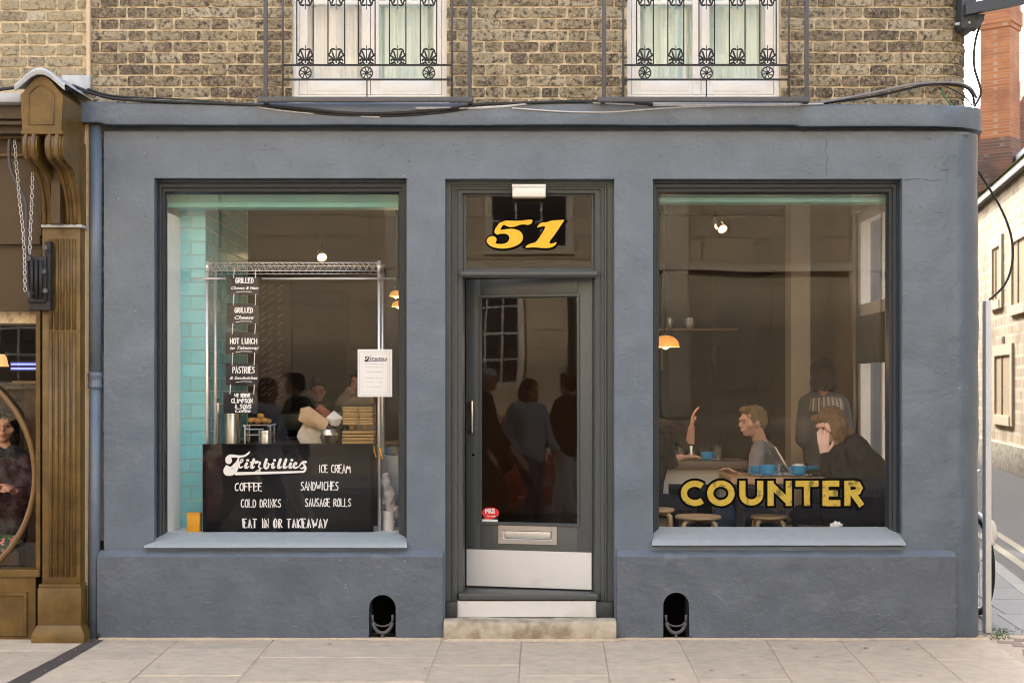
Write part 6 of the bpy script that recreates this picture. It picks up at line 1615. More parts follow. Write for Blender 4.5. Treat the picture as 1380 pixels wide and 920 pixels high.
def spot(px, py, Y, lab, watts=10):
    T = thing('track_spot', lab, 'spotlight', (PX(px, Y), Y, PZ(py, Y))); c = Vector((PX(px, Y), Y, PZ(py, Y)))
    d = Vector((.25, -.75, -.6)).normalized(); q = d.to_track_quat('Z', 'Y').to_matrix().to_4x4()
    bm = BM(); lathe(bm, [(.028, -.10), (.034, -.02), (.045, .0)], (0, 0, 0), 14, mtx=Matrix.Translation(c) @ q, cap=False); obj('housing', bm, 'brass', T, True)
    bm = BM(); lathe(bm, [(.040, -.006), (.041, -.004)], (0, 0, 0), 14, mtx=Matrix.Translation(c) @ q); obj('lamp_face', bm, 'bulb_w', T)
    bm = BM(); tube(bm, [c-d*.06, c-d*.06+Vector((0, 0, .12))], .006, 6); obj('arm', bm, 'black', T)
    l = bpy.data.lights.new('spot_light', 'SPOT'); l.spot_size = R(75); l.spot_blend = .8; l.energy = watts*.07; l.color = (1, .74, .45); l.shadow_soft_size = .04; o = bpy.data.objects.new('spot_light', l); C.objects.link(o); o.parent = T; o.location = d*.08
spot(974, 309, 4, 'pair member of the lit spots under the track, the brighter lower one', 20); spot(969, 304, 4.15, 'dimmer upper one of the two lit spots under the track', 6)
spot(434, 347, 3.6, 'small lit spot above the wire rack', 10)
# ---- right window furniture
def cup(px, py, Y, w_, lab, saucer=True, m='blue', flip=1):      # py = table level
    T = thing('cup', lab, 'cup', (PX(px, Y), Y, PZ(py, Y))); c = (PX(px, Y), Y, PZ(py, Y)); r = hpx(w_/2, Y)
    h0 = .001
    if saucer:
        bm = BM(); lathe(bm, [(r*.9, h0), (r*1.75, .010), (r*1.8, .013), (r*.9, .006)], c, 24); obj('saucer', bm, 'saucer' if 'saucer' in M else m, T, 'auto'); h0 = .008
    bm = BM(); lathe(bm, [(r*.55, h0), (r*.85, h0+.012), (r, h0+.05), (r*1.0, h0+r*1.25), (r*.92, h0+r*1.25), (r*.85, h0+r*1.05), (.001, h0+r*1.0)], c, 24); obj('body', bm, m, T, 'auto')
    bm = BM(); tube(bm, [(c[0]+flip*(r*.9+r*.42*math.sin(R(a))), c[1], c[2]+h0+r*.75+r*.34*math.cos(R(a))) for a in range(0, 181, 20)], r*.10, 6); obj('handle', bm, m, T, True)
M['saucer'] = mat('pale blue saucer', (.30, .50, .60), .3)
YT1 = 1.05
ZT1 = PZ(643.5, .8)
TB = thing('oak_table', 'oak topped cafe table behind the gold lettering', 'table', (PX(1055, 1.0), 1.0, ZF))
bm = BM(); box(bm, PX(985, .8), PX(1126, .8), .80, 1.38, ZT1-.045, ZT1, .004); obj('tabletop', bm, 'wood', TB, 'auto')
for px_ in (1000, 1112):
    bm = BM(); box(bm, PX(px_, 1)-.03, PX(px_, 1)+.03, 1.06, 1.12, ZF, ZT1-.046); obj('leg', bm, 'iron', TB)
def on_t(px, Y): return 643.5
def tz(Y): return HY+(HCAM-ZT1)*FPX/(DCAM+Y)
cup(1034, tz(.95), .95, 22, 'larger blue cup on a saucer nearest the clear tumbler'); cup(1020, tz(1.1), 1.12, 17, 'blue cup half hidden behind the larger one, handle to the left', True, flip=-1)
cup(1077, tz(.95), .93, 21, 'blue cup heaped with white froth on the oak table', flip=-1); cup(1095, tz(1.02), 1.05, 19, 'blue cup by the elbow of the woman in the black coat')
bm = BM(); r2 = bmesh.ops.create_icosphere(bm, subdivisions=3, radius=1)
for v in r2['verts']: q = v.co.copy(); v.co = Vector((PX(1077, .93)+q.x*.048, .93+q.y*.045, tz(0)*0+ZT1+.072+q.z*.016))+q*.012*noise.noise(q*2.5)
tag(obj('napkin', bm, 'paper', None, True), 'crumpled white napkin in the blue cup on the oak table', 'napkin')
def tumbler(px, ztable, Y, w_, h_, lab, m='glass_cup', fill=None):
    T = thing('tumbler', lab, 'glass', (PX(px, Y), Y, ztable)); r = hpx(w_/2, Y); h = hpx(h_, Y)
    bm = BM(); lathe(bm, [(r*.8, .001), (r, h), (r*.94, h), (r*.76, .006)], (PX(px, Y), Y, ztable), 18); obj('glass', bm, m, T, 'auto')
    if fill: bm = BM(); lathe(bm, [(r*.72, .006), (r*.88, h*.8)], (PX(px, Y), Y, ztable), 16); obj('drink', bm, fill, T, 'auto')
tumbler(1050.5, ZT1, .97, 13, 16, 'clear tumbler between the blue cups on the oak table')
T = thing('laptop', 'open silver laptop seen edge on upon the oak table', 'laptop', (PX(1066, 1.15), 1.15, ZT1))
a, b = W(1067, 641, 1.1), W(1044, 602, 1.1)
bm = BM(); d = (b-a).normalized(); nn = Vector((-d.z, 0, d.x))*.005
q = [a+nn, a-nn, b-nn, b+nn]; prism(bm, [(v.x, v.z) for v in q], 1.08, 1.36); obj('screen', bm, 'steel', T)
bm = BM(); box(bm, a.x-.22, a.x+.004, 1.08, 1.36, ZT1+.001, ZT1+.014, .003); obj('keyboard', bm, 'steel', T)
# counter on the left
ZT2 = PZ(621, 1.45)
TB = thing('dark_counter', 'dark topped serving counter with a cream base behind the left letters', 'counter', (PX(950, 1.5), 1.5, ZF))
bm = BM(); box(bm, PX(880, 1.4), PX(1013, 1.4), 1.40, 1.95, ZT2-.055, ZT2, .004); obj('worktop', bm, 'wood_dk', TB, 'auto')
bm = BM(); x0, x1 = PX(880, 1.45), PX(986, 1.45)
box(bm, x0, PX(901, 1.45), 1.46, 1.9, ZF, ZT2-.056); box(bm, PX(971, 1.45), x1, 1.46, 1.9, ZF, ZT2-.056); box(bm, PX(901, 1.45), PX(971, 1.45), 1.461, 1.9, PZ(652, 1.45), ZT2-.056); box(bm, PX(901, 1.45), PX(971, 1.45), 1.86, 1.9, ZF, PZ(652, 1.45)); obj('base', bm, 'wall_lt', TB)
bm = BM(); box(bm, PX(902, 1.45), PX(970, 1.45), 1.85, 1.858, ZF, PZ(652, 1.45)); obj('niche', bm, 'black', TB)
def t2(Y): return HY+(HCAM-ZT2)*FPX/(DCAM+Y)
cup(903.5, t2(1.5), 1.5, 15, 'blue cup at the left end of the dark counter', flip=1); cup(952.5, t2(1.5), 1.5, 17, 'blue cup in the middle of the dark counter beside the iced coffee')
tumbler(967, ZT2, 1.55, 12, 20, 'tall iced coffee in a clear cup on the dark counter', fill='iced')
bm = BM(); tube(bm, [(PX(966, 1.55), 1.55, ZT2+.03), (PX(971, 1.55), 1.55, PZ(588, 1.55))], .003, 6); tag(obj('straw', bm, 'black', None, True), 'straw standing in the iced coffee', 'straw')
M['iced'] = mat('milky coffee', (.42, .26, .14), .4)
bpy.data.objects  # noqa
tumbler(916, ZT2, 1.6, 13, 17, 'clear jar beside the steel shakers on the dark counter'); 
for px_, w_, h_, lab in ((931, 8, 19, 'taller steel shaker in the middle of the dark counter'), (904, 9, 14, 'steel milk jug behind the leftmost blue cup')):
    bm = BM(); Y = 1.62; lathe(bm, [(hpx(w_/2, Y), .001), (hpx(w_/2, Y), hpx(h_*.85, Y)), (hpx(w_/2.6, Y), hpx(h_, Y))], (PX(px_, Y), Y, ZT2), 16); tag(obj('shaker', bm, 'steel', None, 'auto'), lab, 'shaker')
T = thing('cutlery', 'handful of spoons and knives sticking up behind the leftmost cups', 'cutlery', (PX(905, 1.7), 1.7, ZT2))
for a, b in (((902, 612), (893, 601)), ((904, 611), (910, 597)), ((906, 612), (904, 596)), ((900, 613), (889, 603))):
    bm = BM(); tube(bm, [(PX(a[0], 1.7), 1.7, PZ(a[1], 1.7)), (PX(b[0], 1.7), 1.68, PZ(b[1], 1.7))], .004, 5); obj('spoon', bm, 'steel', T)
bm = BM(); lathe(bm, [(.03, 0), (.035, .07)], (PX(903, 1.7), 1.7, ZT2), 12); obj('holder', bm, 'iron', T)
# stools
def stool(px, Y, lab, rpx=30, zt=.69):
    T = thing('stool', lab, 'stool', (PX(px, Y), Y, ZF), 'bentwood stools'); r = hpx(rpx, Y); c = (PX(px, Y), Y, zt)
    bm = BM(); lathe(bm, [(r*.96, -.022), (r, -.016), (r, -.004), (r*.97, 0)], c, 28); obj('seat', bm, 'birch', T, 'auto')
    for k in range(4):
        a = k*math.pi/2+.75; cx, cy = c[0]+r*.80*math.cos(a), c[1]+r*.80*math.sin(a); dx, dy = math.cos(a), math.sin(a)
        bm = BM(); tube(bm, [(cx-dx*.10, cy-dy*.10, zt-.035), (cx, cy, zt-.036), (cx+dx*.022, cy+dy*.022, zt-.05), (cx+dx*.028, cy+dy*.028, zt-.09), (cx+dx*.03, cy+dy*.03, ZF)], .016, 8); obj('leg', bm, 'birch', T, True)
stool(941, .82, 'pale round bentwood stool behind the letters C and O', 31, PZ(694.5, .8)); stool(886, .95, 'pale round stool cut by the left frame of the right window', 23, PZ(684.5, .95)); stool(1036, 1.15, 'pale bentwood stool under the oak table, below the letters U and N', 25, PZ(694, 1.15)); stool(1066, 1.5, 'bentwood stool further back under the oak table', 18, PZ(697, 1.5))
# bench for the window seat
bm = BM(); box(bm, PX(1085, .3), gr1+.02, .31, .72, .655, .668, .004); t_ = thing('window_bench', 'low bench in the window under the woman in the black coat', 'bench', (PX(1140, .5), .5, ZF)); obj('seat', bm, 'wood_dk', t_)
bm = BM(); box(bm, PX(1088, .3), gr1, .33, .70, ZF, .654); obj('bench_box', bm, 'wood_dk', t_)
# shelf with cups on the back wall
T = thing('wall_shelf', 'thin wooden shelf on the back wall above the counter', 'shelf', (PX(945, 5.4), 5.4, PZ(444, 5.4)))
bm = BM(); box(bm, PX(880, 5.3), PX(994, 5.3), 5.25, 5.45, PZ(445, 5.3), PZ(442.5, 5.3)); obj('board', bm, 'wood', T)
for px_ in (904, 929, 933):
    bm = BM(); lathe(bm, [(.03, 0), (.045, .05), (.04, .11)], (PX(px_, 5.3), 5.35, PZ(442.2, 5.3)), 12); tag(obj('storage_jar', bm, 'steel', None, 'auto'), {904: 'jar at the left end of the back wall shelf', 929: 'taller middle jar on the back wall shelf', 933: 'jar crowded against its neighbour on the back wall shelf'}[px_], 'jar')
T = thing('wall_reflection', 'pale speckled panel on the back wall below the shelf', 'poster', (PX(945, 6), 6, PZ(498, 6)))  # reflection of pale stone in the window glass, painted as a panel
bm = BM(); box(bm, PX(893, 6), PX(946.5, 6), 6.1, 6.14, PZ(498, 6), PZ(465, 6)); box(bm, PX(949, 6), PX(968, 6), 6.1, 6.14, PZ(498, 6), PZ(465, 6)); obj('sheet', bm, 'reflectionsheet', T)

# napkin on the sill
bm = BM(); r2 = bmesh.ops.create_icosphere(bm, subdivisions=3, radius=1)
for v in r2['verts']: q = v.co.copy(); v.co = Vector((PX(1128, .16)+q.x*.036, .178+q.y*.02, .700+q.z*.020))+q*.022*noise.noise(q*2.2)
tag(obj('crumpled_tissue', bm, 'paper', None, True), 'crumpled white tissue at the foot of the gold lettered pane', 'tissue')
# ================================================================== people
def basis(f, u=(0, 0, 1)):
    f = Vector(f).normalized(); u = Vector(u); s = f.cross(u).normalized(); u = s.cross(f).normalized()
    return Matrix((s, f, u)).transposed()       # columns: side(right), forward, up
def hand_caps(wr, d, palm_n, curl=.35, size=1.0, thumb=1):
    d = Vector(d).normalized(); pn = Vector(palm_n).normalized(); s = d.cross(pn).normalized(); out = []
    c0 = Vector(wr)+d*.05*size
    for k in (-1.5, -.5, .5, 1.5): out.append((Vector(wr)+s*k*.009*size, .016*size, Vector(wr)+d*.085*size+s*k*.019*size, .0115*size))
    for k, L in zip((-1.5, -.5, .5, 1.5), (.060, .074, .080, .070)):
        base = Vector(wr)+d*.088*size+s*k*.021*size; d1 = (d+pn*curl*.5+s*k*.05).normalized(); d2 = (d+pn*curl*1.5+s*k*.03).normalized()
        m = base+d1*L*.5*size; out.append((base, .0095*size, m, .0088*size)); out.append((m, .0088*size, m+d2*L*.5*size, .0072*size))
    tb = Vector(wr)+d*.030*size+s*thumb*.026*size; t1 = tb+(d*.6+s*thumb*.7+pn*.25).normalized()*.040*size; t2 = t1+(d*.95+s*thumb*.25+pn*.3).normalized()*.030*size
    out += [(tb, .013*size, t1, .0105*size), (t1, .0105*size, t2, .0085*size)]
    return out
def human(name_label, J, face, up=(0, 0, 1), hair='short', hairm='hair_dk', skin='skin', top='tee', legs='denim', sleeves=1.0, hands=True, voxel=.0085, extra_top=None, stout=1.0, headsc=1.0, group=None, hd=None):
    V = {k: Vector(v) for k, v in J.items()}
    Bm = basis(face, up); H = V['head']; T = thing('person', name_label, 'person', tuple(Vector((V['pel'].x, V['pel'].y, min(v.z for v in V.values())))), group)
    hs = headsc; P = lambda x, y, z: H+Bm @ (Vector((x, y, z))*hs)
    E = lambda x, y, z, rx, ry, rz: ('e', P(x, y, z), (rx*hs, ry*hs, rz*hs), Bm)
    caps = [E(0, -.008, .022, .074, .092, .088), E(0, .022, -.038, .055, .062, .066), E(0, .052, -.078, .030, .030, .026), E(0, .094, -.012, .012, .018, .022), E(0, .082, -.052, .024, .018, .012), E(0, .078, .028, .050, .02, .016), E(.052, .038, -.02, .022, .028, .026), E(-.052, .038, -.02, .022, .028, .026),
            E(.076, -.01, -.01, .010, .018, .028), E(-.076, -.01, -.01, .010, .018, .028)]
    caps += [(P(0, -.02, -.06), .052, V['neck'], .054)]
    st = stout; mid = (V['neck']+V['pel'])/2; sh = (V['shL']+V['shR'])/2
    for k in ('L', 'R'): caps += [(V['neck'], .05*st, V['sh'+k], .052*st), (V['sh'+k], .048*st, V['el'+k], .038*st), (V['el'+k], .038*st, V['wr'+k], .026)]
    fwd = (V['shR']-V['shL']).cross(Vector((0, 0, 1))).normalized()
    tor = lambda g: [((V['shL']*.8+V['shR']*.2).lerp(V['pel'], .10), .085*st+g, (V['hpL']*.9+V['hpR']*.1), .10*st+g), ((V['shR']*.8+V['shL']*.2).lerp(V['pel'], .10), .085*st+g, (V['hpR']*.9+V['hpL']*.1), .10*st+g), (sh.lerp(V['pel'], .2), .10*st+g, V['pel'], .105*st+g)]
    caps += tor(0)
    legc = []
    for k in ('L', 'R'):
        if 'kn'+k in V:
            legc += [(V['hp'+k], .088*st, V['kn'+k], .058*st), (V['kn'+k], .056*st, V['an'+k], .038)]
            an = V['an'+k]; ft = Vector(J.get('toe'+k, an+Vector((face[0], face[1], 0)).normalized()*.16)); ft.z = an.z-.05
            caps += [(an-Vector((0, 0, .03)), .038, ft, .028)]
    caps += legc
    if hands:
        for k in ('L', 'R'):
            d = (hd or {}).get(k); 
            if d is None: d = ((V['wr'+k]-V['el'+k]).normalized(), (0, -.3, -1) if abs((V['wr'+k]-V['el'+k]).normalized().z) < .8 else (1, 0, 0), .5)
            caps += hand_caps(V['wr'+k], d[0], d[1], d[2], thumb=(d[3] if len(d) > 3 else 1))
    obj('body', blob(caps, voxel, 3), skin, T, True)
    g = .014
    tc = tor(g)+[(V['neck'].lerp(sh, .35), .062*st, sh, .09*st)]
    for k in ('L', 'R'):
        e = V['el'+k].lerp(V['wr'+k], (sleeves-.5)*2) if sleeves > .5 else V['sh'+k].lerp(V['el'+k], sleeves*2)
        tc += [(V['neck'].lerp(V['sh'+k], .25), .055*st+g, V['sh'+k], .054*st+g)]
        if sleeves > .5: tc += [(V['sh'+k], .052*st+g, V['el'+k], .044*st+g), (V['el'+k], .044*st+g, e, .034*st+g)]
        else: tc += [(V['sh'+k], .052*st+g, e, .050*st+g)]
    if extra_top: tc += extra_top
    obj('top', blob(tc, .010, 2, .013 if top == 'coat' else .008, 12), top, T, True)
    if legc: obj('trousers', blob([(a, r+.014, b, r2+.018) for a, r, b, r2 in legc]+[(V['hpL'], .10*st, V['hpR'], .10*st)], .012, 3, .006, 9), legs, T, True)
    # hair
    if hair == 'short': hc = [E(0, -.022, .040, .082, .094, .082), E(0, -.062, .0, .070, .05, .07), E(0, .045, .095, .058, .045, .026), E(.066, -.01, .025, .018, .045, .05), E(-.066, -.01, .025, .018, .045, .05)]
    elif hair == 'bob': hc = [E(0, -.022, .035, .094, .102, .092), E(0, -.03, .0, .100, .092, .10), E(0, -.045, -.045, .104, .080, .085), E(.062, -.03, -.075, .044, .062, .075), E(-.062, -.03, -.075, .044, .062, .075), E(0, -.07, -.08, .07, .05, .07)]
    elif hair == 'hat': hc = [E(0, -.015, .065, .092, .105, .065), E(0, -.03, .03, .088, .09, .05)]
    else: hc = [E(0, -.022, .045, .090, .100, .084), E(0, -.06, -.02, .085, .058, .10), E(.070, -.01, -.045, .026, .060, .095), E(-.070, .0, -.045, .026, .060, .095), E(0, -.085, -.11, .080, .045, .10), E(.03, -.11, -.17, .06, .04, .07), E(.045, .05, .080, .04, .045, .03), E(-.045, .05, .080, .04, .045, .03)]
    obj('hat' if hair == 'hat' else 'hair', blob(hc, .0065, 2, .0065, 50), hairm, T, True)
    bm = BM()
    for s in (-1, 1):
        r = bmesh.ops.create_icosphere(bm, subdivisions=1, radius=1); c = P(s*.030, .078, .006)
        for v in r['verts']: v.co = c+Bm @ Vector((v.co.x*.011*hs, v.co.y*.006*hs, v.co.z*.006*hs))
    obj('eyes', bm, 'hair_dk', T, True)
    bm = BM()
    r = bmesh.ops.create_icosphere(bm, subdivisions=1, radius=1); c = P(0, .097, -.052)
    for v in r['verts']: v.co = c+Bm @ Vector((v.co.x*.02*hs, v.co.y*.005*hs, v.co.z*.004*hs))
    obj('mouth', bm, 'lips', T, True)
    bm = BM()
    for s in (-1, 1): tube(bm, [P(s*.014, .092, .026), P(s*.032, .088, .031), P(s*.048, .074, .025)], .0035, 5)
    obj('eyebrows', bm, hairm if hair != 'hat' else 'hair_dk', T, True)
    return T
M['lips'] = mat('lips', (.40, .14, .12), .45)
w = W
# 1 young man in the grey t-shirt, profile to the left
Y = 1.55
def w(px, py, Y_): return W(px, py, Y_)
human('young fair haired man in a grey t-shirt sitting behind the oak table, facing left',
      dict(head=w(1014, 568, 1.5), neck=w(1026, 600, 1.54), shL=w(1022, 616, 1.36), shR=w(1037, 612, 1.72), elL=w(1018, 652, 1.26), elR=w(1022, 652, 1.75), wrL=w(994, 640, 1.22), wrR=w(996, 636, 1.66),
           pel=w(1046, 690, 1.56), hpL=w(1044, 694, 1.46), hpR=w(1044, 694, 1.66), knL=w(972, 696, 1.42), knR=w(972, 696, 1.68), anL=(PX(978, 1.4), 1.42, ZF+.08), anR=(PX(984, 1.7), 1.68, ZF+.08)),
      (-1, -.22, -.12), hair='short', hairm='hair_fair', top='tee', sleeves=.42, voxel=.007)
# 2 woman in the black coat, head on her hand
hc = w(1119, 573, .72)
human('brown haired woman in a black coat resting her head on her hand in the window',
      dict(head=hc, neck=w(1136, 604, .70), shL=w(1132, 622, .56), shR=w(1158, 612, .86), elL=w(1124, 650, .66), elR=w(1120, 645, .98), wrL=w(1111, 612, .64), wrR=w(1090, 640, .96),
           pel=w(1160, 694, .58), hpL=w(1150, 698, .50), hpR=w(1156, 696, .68), knL=w(1080, 694, .62), knR=w(1084, 694, .78), anL=(PX(1082, .7), .66, ZF+.08), anR=(PX(1088, .8), .84, ZF+.08)),
      (-1, -.42, -.42), (-.35, 0, 1), hair='long', hairm='hair_br', skin='skin_pale', top='coat', legs='coat', sleeves=.94, stout=1.05, voxel=.0055,
      hd={'L': ((-.10, -.15, 1), (.2, 1, .1), .25, -1), 'R': ((-1, .0, -.05), (0, 0, -1), .3)},
      extra_top=[(w(1150, 604, .68), .10, w(1178, 648, .62), .15), (w(1178, 648, .62), .15, w(1180, 698, .55), .14), (w(1140, 660, .60), .12, w(1128, 700, .52), .085), (w(1160, 640, .62), .15, w(1150, 690, .55), .15), (w(1112, 690, .50), .06, w(1170, 698, .48), .085)])
# 3 standing woman, back turned
human('dark haired woman standing with her back turned, striped knit collar over a grey top',
      dict(head=w(1107, 503, 2.4), neck=w(1108, 532, 2.42), shL=w(1086, 545, 2.42), shR=w(1134, 545, 2.42), elL=w(1081, 592, 2.36), elR=w(1142, 592, 2.38), wrL=w(1094, 605, 2.62), wrR=w(1130, 608, 2.62),
           pel=w(1110, 618, 2.44), hpL=w(1100, 626, 2.44), hpR=w(1120, 626, 2.44), knL=(PX(1100, 2.4), 2.42, .72), knR=(PX(1121, 2.4), 2.44, .72), anL=(PX(1100, 2.4), 2.46, ZF+.08), anR=(PX(1122, 2.4), 2.46, ZF+.08)),
      (-.12, 1, -.1), hair='bob', hairm='hair_dk', top='greytop', legs='darkcloth', sleeves=.95)
T = thing('knitted_collar', 'white and grey striped knitted collar over the shoulders of the standing woman', 'collar', tuple(w(1110, 560, 2.26)))
c0 = w(1111, 538, 2.42)
for k in range(15):
    a = (k-7)/7; bm = BM()
    x = c0.x+a*.118; tube(bm, [(x*1.0, 2.42-.105*math.cos(a*1.25)-.03, c0.z+.022-.012*abs(a)), (x+a*.01, 2.42-.135*math.cos(a*1.1)-.02, c0.z-.03), (x+a*.012, 2.42-.145*math.cos(a*1.1)-.02, c0.z-.11+.02*abs(a))], .0085, 6); obj('knitted_rib', bm, 'whitecloth' if k % 2 else 'greycloth', T, True)
# 4 person in black at the left of the right window, forearm raised
human('person in black half hidden by the left window frame, bare forearm raised',
      dict(head=w(868, 540, 1.5), neck=w(878, 572, 1.5), shL=w(884, 584, 1.30), shR=w(898, 576, 1.72), elL=w(905, 622, 1.34), elR=w(929, 606, 1.66), wrL=w(918, 616, 1.52), wrR=w(932, 576, 1.62),
           pel=w(868, 670, 1.5), hpL=w(872, 678, 1.40), hpR=w(872, 678, 1.6), knL=w(926, 684, 1.35), knR=w(926, 684, 1.34+.06), anL=(PX(918, 1.3), 1.32, ZF+.08), anR=(PX(924, 1.4), 1.36, ZF+.08)),
      (1, .15, -.1), hair='short', hairm='hair_dk', top='coat', legs='darkcloth', sleeves=.52, voxel=.007, hd={'L': ((1, 0, .1), (0, 0, -1), .4), 'R': ((.12, 0, 1), (1, -.2, 0), .6)})
# dim staff further back
def standing(lab, px, pyh, Y_, face, **kw):
    hd_ = w(px, pyh, Y_); x, y, z = hd_; f = Vector((face[0], face[1], 0)).normalized(); s = Vector((f.y, -f.x, 0)); gz = kw.pop('gz', ZF); st = kw.pop('stride', .0); arms = kw.pop('arms', None)
    hgt = z-gz+.11; q = lambda a, b, h: Vector((x, y, gz))+s*a+f*b+Vector((0, 0, h*hgt))
    J = dict(head=hd_, neck=q(0, -.02, .84), shL=q(-.18, -.02, .815), shR=q(.18, -.02, .815), elL=q(-.24, -.02-st*.1, .63), elR=q(.24, -.02+st*.1, .63), wrL=q(-.20, .12+st*.2, .52), wrR=q(.20, .12-st*.1, .52), pel=q(0, 0, .54), hpL=q(-.09, 0, .52), hpR=q(.09, 0, .52),
             knL=q(-.10, .02+st*.5, .28), knR=q(.10, .02-st*.15, .28), anL=q(-.10, st*.8, .045), anR=q(.10, -st*.9, .05))
    if arms: J.update(arms)
    return human(lab, J, face, **kw)
standing('dim figure in dark clothes working deep inside behind the paper bags', 428, 526, 4.6, (.2, -1, -.3), hair='short', top='darkcloth', legs='darkcloth', hands=True, voxel=.012)
standing('dim barista with a pale sleeve raised, behind the menu sheet', 487, 516, 3.9, (-1, -.3, -.1), hair='short', top='palesleeve', legs='darkcloth', voxel=.012, sleeves=.8, arms=dict(elL=w(460, 545, 3.7), wrL=w(480, 515, 3.65)))
# person behind the glass of the brown shop
human('person in dark patterned clothes behind the round hoop of the brown shop window',
      dict(head=w(5, 575, .8), neck=w(8, 606, .82), shL=w(-18, 622, .8), shR=w(30, 620, .86), elL=w(-22, 675, .75), elR=w(38, 668, .8), wrL=w(-2, 660, .62), wrR=w(20, 662, .62), pel=w(6, 715, .86), hpL=w(-4, 722, .86), hpR=w(16, 722, .86),
           knL=(PX(-4, .8), .84, .6), knR=(PX(16, .8), .86, .6), anL=(PX(-4, .8), .9, .28), anR=(PX(16, .8), .9, .28)), (.3, -1, 0), hair='bob', hairm='hair_dk', top='darkcloth2', legs='darkcloth', sleeves=.9)
T = thing('flower_display', 'small pink and green flowers at the foot of the brown shop window', 'flowers', (PX(10, .25), .25, PZ(760)))
random.seed(11)
bm = BM(); box(bm, PX(-20, .25), PX(30, .25), .18, .30, PZ(766), PZ(748)); obj('trough', bm, 'brown_dk', T)
for m_, n_ in (('leafgreen', 40), ('petal', 14)):
    bm = BM()
    for i in range(n_):
        c = Vector((PX(random.uniform(-8, 24), .22), .2+random.random()*.08, PZ(random.uniform(722, 750), .22)))
        for k in range(5):
            a = random.random()*6.28; s = random.uniform(.008, .016); quad(bm, c, c+Vector((math.cos(a)*s, -.004, math.sin(a)*s)), c+Vector((math.cos(a+.5)*s*1.3, -.006, math.sin(a+.5)*s*1.3)), c+Vector((math.cos(a+1)*s, -.002, math.sin(a+1)*s)))
    tag(obj('petals' if m_ == 'petal' else 'foliage', bm, m_, T), kind='stuff')
# ---- what the ajar door mirrors: pavement walkers and a parked car, off to the left of the camera
Hh = Vector((HX, YD, 0)); nD = (leafM.to_3x3() @ Vector((0, -1, 0)))
def mir(px, t):
    V_ = Vector((PX(px, t-DCAM), t-DCAM, 0)); return V_-nD*2*(V_-Hh).dot(nD)
pA, pB, pC = mir(712, 15.0), mir(764, 15.4), mir(655, 14.6)
def walker(lab, p, h, face, **kw):
    px_ = 690+p.x/(DCAM+p.y)*FPX if False else None
    f = Vector((face[0], face[1], 0)).normalized(); s = Vector((f.y, -f.x, 0)); st = .28
    q = lambda a, b, hh: Vector((p.x, p.y, 0))+s*a+f*b+Vector((0, 0, hh*h))
    J = dict(head=q(0, .02, .935), neck=q(0, -.02, .84), shL=q(-.18, -.02, .815), shR=q(.18, -.02, .815), elL=q(-.23, -.10, .64), elR=q(.23, .06, .63), wrL=q(-.20, .06, .52), wrR=q(.20, .22, .54), pel=q(0, 0, .54), hpL=q(-.09, 0, .52), hpR=q(.09, 0, .52), knL=q(-.09, .18, .29), knR=q(.09, -.02, .28), anL=q(-.09, .24, .05), anR=q(.09, -.28, .07))
    return human(lab, J, face, voxel=.012, **kw)
walker('walker in a grey jacket carrying a shoulder bag, mirrored in the door glass', pA, 1.66, (.9, .3, 0), hair='bob', top='palejacket', legs='denim', sleeves=.9)
walker('walker in a black jacket and baggy pale grey trousers, mirrored in the door glass', pB, 1.72, (-.9, -.2, 0), hair='short', top='darkcloth', legs='whitecloth', sleeves=.9, stout=1.15)
walker('walker in a pale knitted hat and dark coat, mirrored in the door glass', pC, 1.78, (.9, -.3, 0), hair='hat', hairm='whitecloth', top='coat', legs='darkcloth', sleeves=.9)
T = thing('shoulder_bag', 'black and tan shoulder bag carried by the walker in the grey jacket', 'bag', tuple(pA+Vector((-.2, .25, .8))))
me = blob([('e', pA+Vector((-.22, .26, .80)), (.17, .06, .14))], .012, 2, .008, 10); obj('body', me, 'black', T, True)
bm = BM(); c = pA; tube(bm, [c+Vector((-.32, .24, .88)), c+Vector((-.15, .18, 1.35)), c+Vector((-.10, .24, .9))], .012, 6); obj('strap', bm, 'wood', T, True)
# car: rear towards +X
cr = mir(724, 17.3); 
CR_ = thing('parked_car', 'dark red hatchback parked at the kerb, mirrored in the door glass', 'car', (cr.x-1.9, cr.y-.4, -.13))
ox, oy, oz = cr.x-3.8, cr.y-.9, -.13
def carloft(prof, hw, m, nm, n=7):
    # prof: [(x, z)] closed outline, hw(x,z) half width
    bm = BM(); rows = []
    for j in range(n):
        t = -1+2*j/(n-1); rows.append([bm.verts.new((ox+x-(.06*(1 if x > 3.3 else -1 if x < .5 else 0))*t*t, oy+.82+t*hw(x, z), oz+z-(.04*t*t if z > .9 else 0))) for x, z in prof])
    for a, b in zip(rows, rows[1:]):
        for i in range(len(prof)): k = (i+1) % len(prof); bm.faces.new((a[i], a[k], b[k], b[i]))
    f = [bm.faces.new(rows[0]), bm.faces.new(rows[-1][::-1])]; bmesh.ops.triangulate(bm, faces=f)
    bmesh.ops.recalc_face_normals(bm, faces=bm.faces)
    return obj(nm, bm, m, CR_, 'auto')
hwb = lambda x, z: (.82 if .3 < z < .95 else .76)-(.10 if x < .4 or x > 3.5 else 0)
carloft([(.05, .32), (.0, .55), (.10, .74), (.95, .90), (3.62, .95), (3.78, .80), (3.80, .45), (3.72, .28), (3.4, .24), (.4, .24)], hwb, 'red_car', 'body')
hwc = lambda x, z: .72-(z-.9)*.28
cab = carloft([(.98, .90), (1.62, 1.38), (2.2, 1.45), (3.1, 1.40), (3.40, 1.25), (3.60, .94)], hwc, 'red_car', 'cabin')
bm = BM()
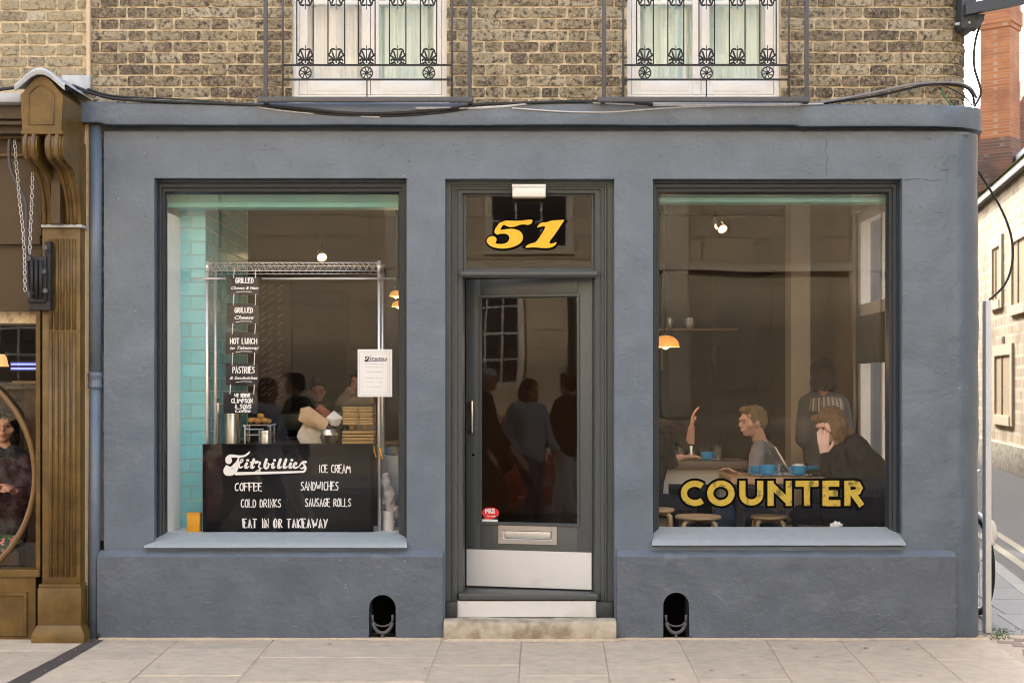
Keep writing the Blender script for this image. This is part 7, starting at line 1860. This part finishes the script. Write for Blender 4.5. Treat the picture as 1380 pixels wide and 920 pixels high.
for s in (-1, 1):
    y0 = oy+.82+s*(hwc(0, .95)+.004); y1 = oy+.82+s*(hwc(0, 1.34)+.004)
    for xa_, xb_, xc_, xd_ in ((1.18, 2.15, 2.15, 1.66), (2.25, 3.30, 3.15, 2.25)):
        vs = [(ox+xa_, y0, oz+.96), (ox+xb_, y0, oz+.96), (ox+xc_, y1, oz+1.34), (ox+xd_, y1, oz+1.36)]; quad(bm, *(vs if s < 0 else vs[::-1]))
quad(bm, (ox+3.61, oy+.25, oz+.99), (ox+3.61, oy+1.40, oz+.99), (ox+3.43, oy+1.32, oz+1.27), (ox+3.43, oy+.33, oz+1.27)); quad(bm, (ox+1.03, oy+.28, oz+.96), (ox+1.55, oy+.36, oz+1.345), (ox+1.55, oy+1.28, oz+1.345), (ox+1.03, oy+1.36, oz+.96))
obj('windows', bm, 'sash_dark', CR_)
for xw in (.72, 3.08):
    for s in (-1, 1):
        yc = oy+.82+s*.70; bm = BM(); lathe(bm, [(.20, -.09), (.29, -.085), (.305, -.05), (.305, .05), (.29, .085), (.20, .09)], (ox+xw, yc, oz+.305), 24, 'Y'); wh = obj('wheel', bm, 'rubber', CR_, 'auto')
        bm = BM(); lathe(bm, [(.19, -.092), (.05, -.075), (.19, .092)], (ox+xw, yc, oz+.305), 12, 'Y', cap=False); obj('hub_cap', bm, 'steel', CR_)
for s in (-1, 1):
    bm = BM(); box(bm, ox+3.66, ox+3.80, oy+.82+s*.64-.09, oy+.82+s*.64+.09, oz+.60, oz+.93, .02); obj('tail_light', bm, 'redplastic', CR_)
    bm = BM(); box(bm, ox+.02, ox+.14, oy+.82+s*.58-.12, oy+.82+s*.58+.12, oz+.56, oz+.70, .02); obj('headlight', bm, 'lampglass', CR_)
bm = BM(); box(bm, ox+3.79, ox+3.81, oy+.58, oy+1.08, oz+.50, oz+.61); obj('number_plate', bm, 'yellow_line', CR_)
bm = BM(); box(bm, ox+3.70, ox+3.86, oy+.10, oy+1.54, oz+.28, oz+.44, .03); obj('bumper', bm, 'red_car', CR_)
# no through road sign across the street, mirrored in the right window
T = thing('road_sign', 'blue no through road sign across the street, mirrored in the right window', 'sign', (0, 0, 0))
Vv = Vector((PX(1113, 17), 17, PZ(457, 17))); q = Vector((Vv.x, 2*YG-Vv.y, Vv.z)); T.location = q
bm = BM(); box(bm, q.x-.22, q.x+.22, q.y-.01, q.y, q.z-.21, q.z+.21, .02); obj('panel', bm, 'signblue', T)
bm = BM(); box(bm, q.x-.045, q.x+.045, q.y+.001, q.y+.004, q.z-.17, q.z+.05); obj('white_bar', bm, 'white', T)
bm = BM(); box(bm, q.x-.12, q.x+.12, q.y+.001, q.y+.005, q.z+.05, q.z+.13); obj('red_bar', bm, 'sticker', T)
bm = BM(); tube(bm, [(q.x, q.y-.03, -.13), (q.x, q.y-.03, q.z+.2)], .035, 8); obj('pole', bm, 'irongrey', T, True)
bpy.context.view_layer.update()
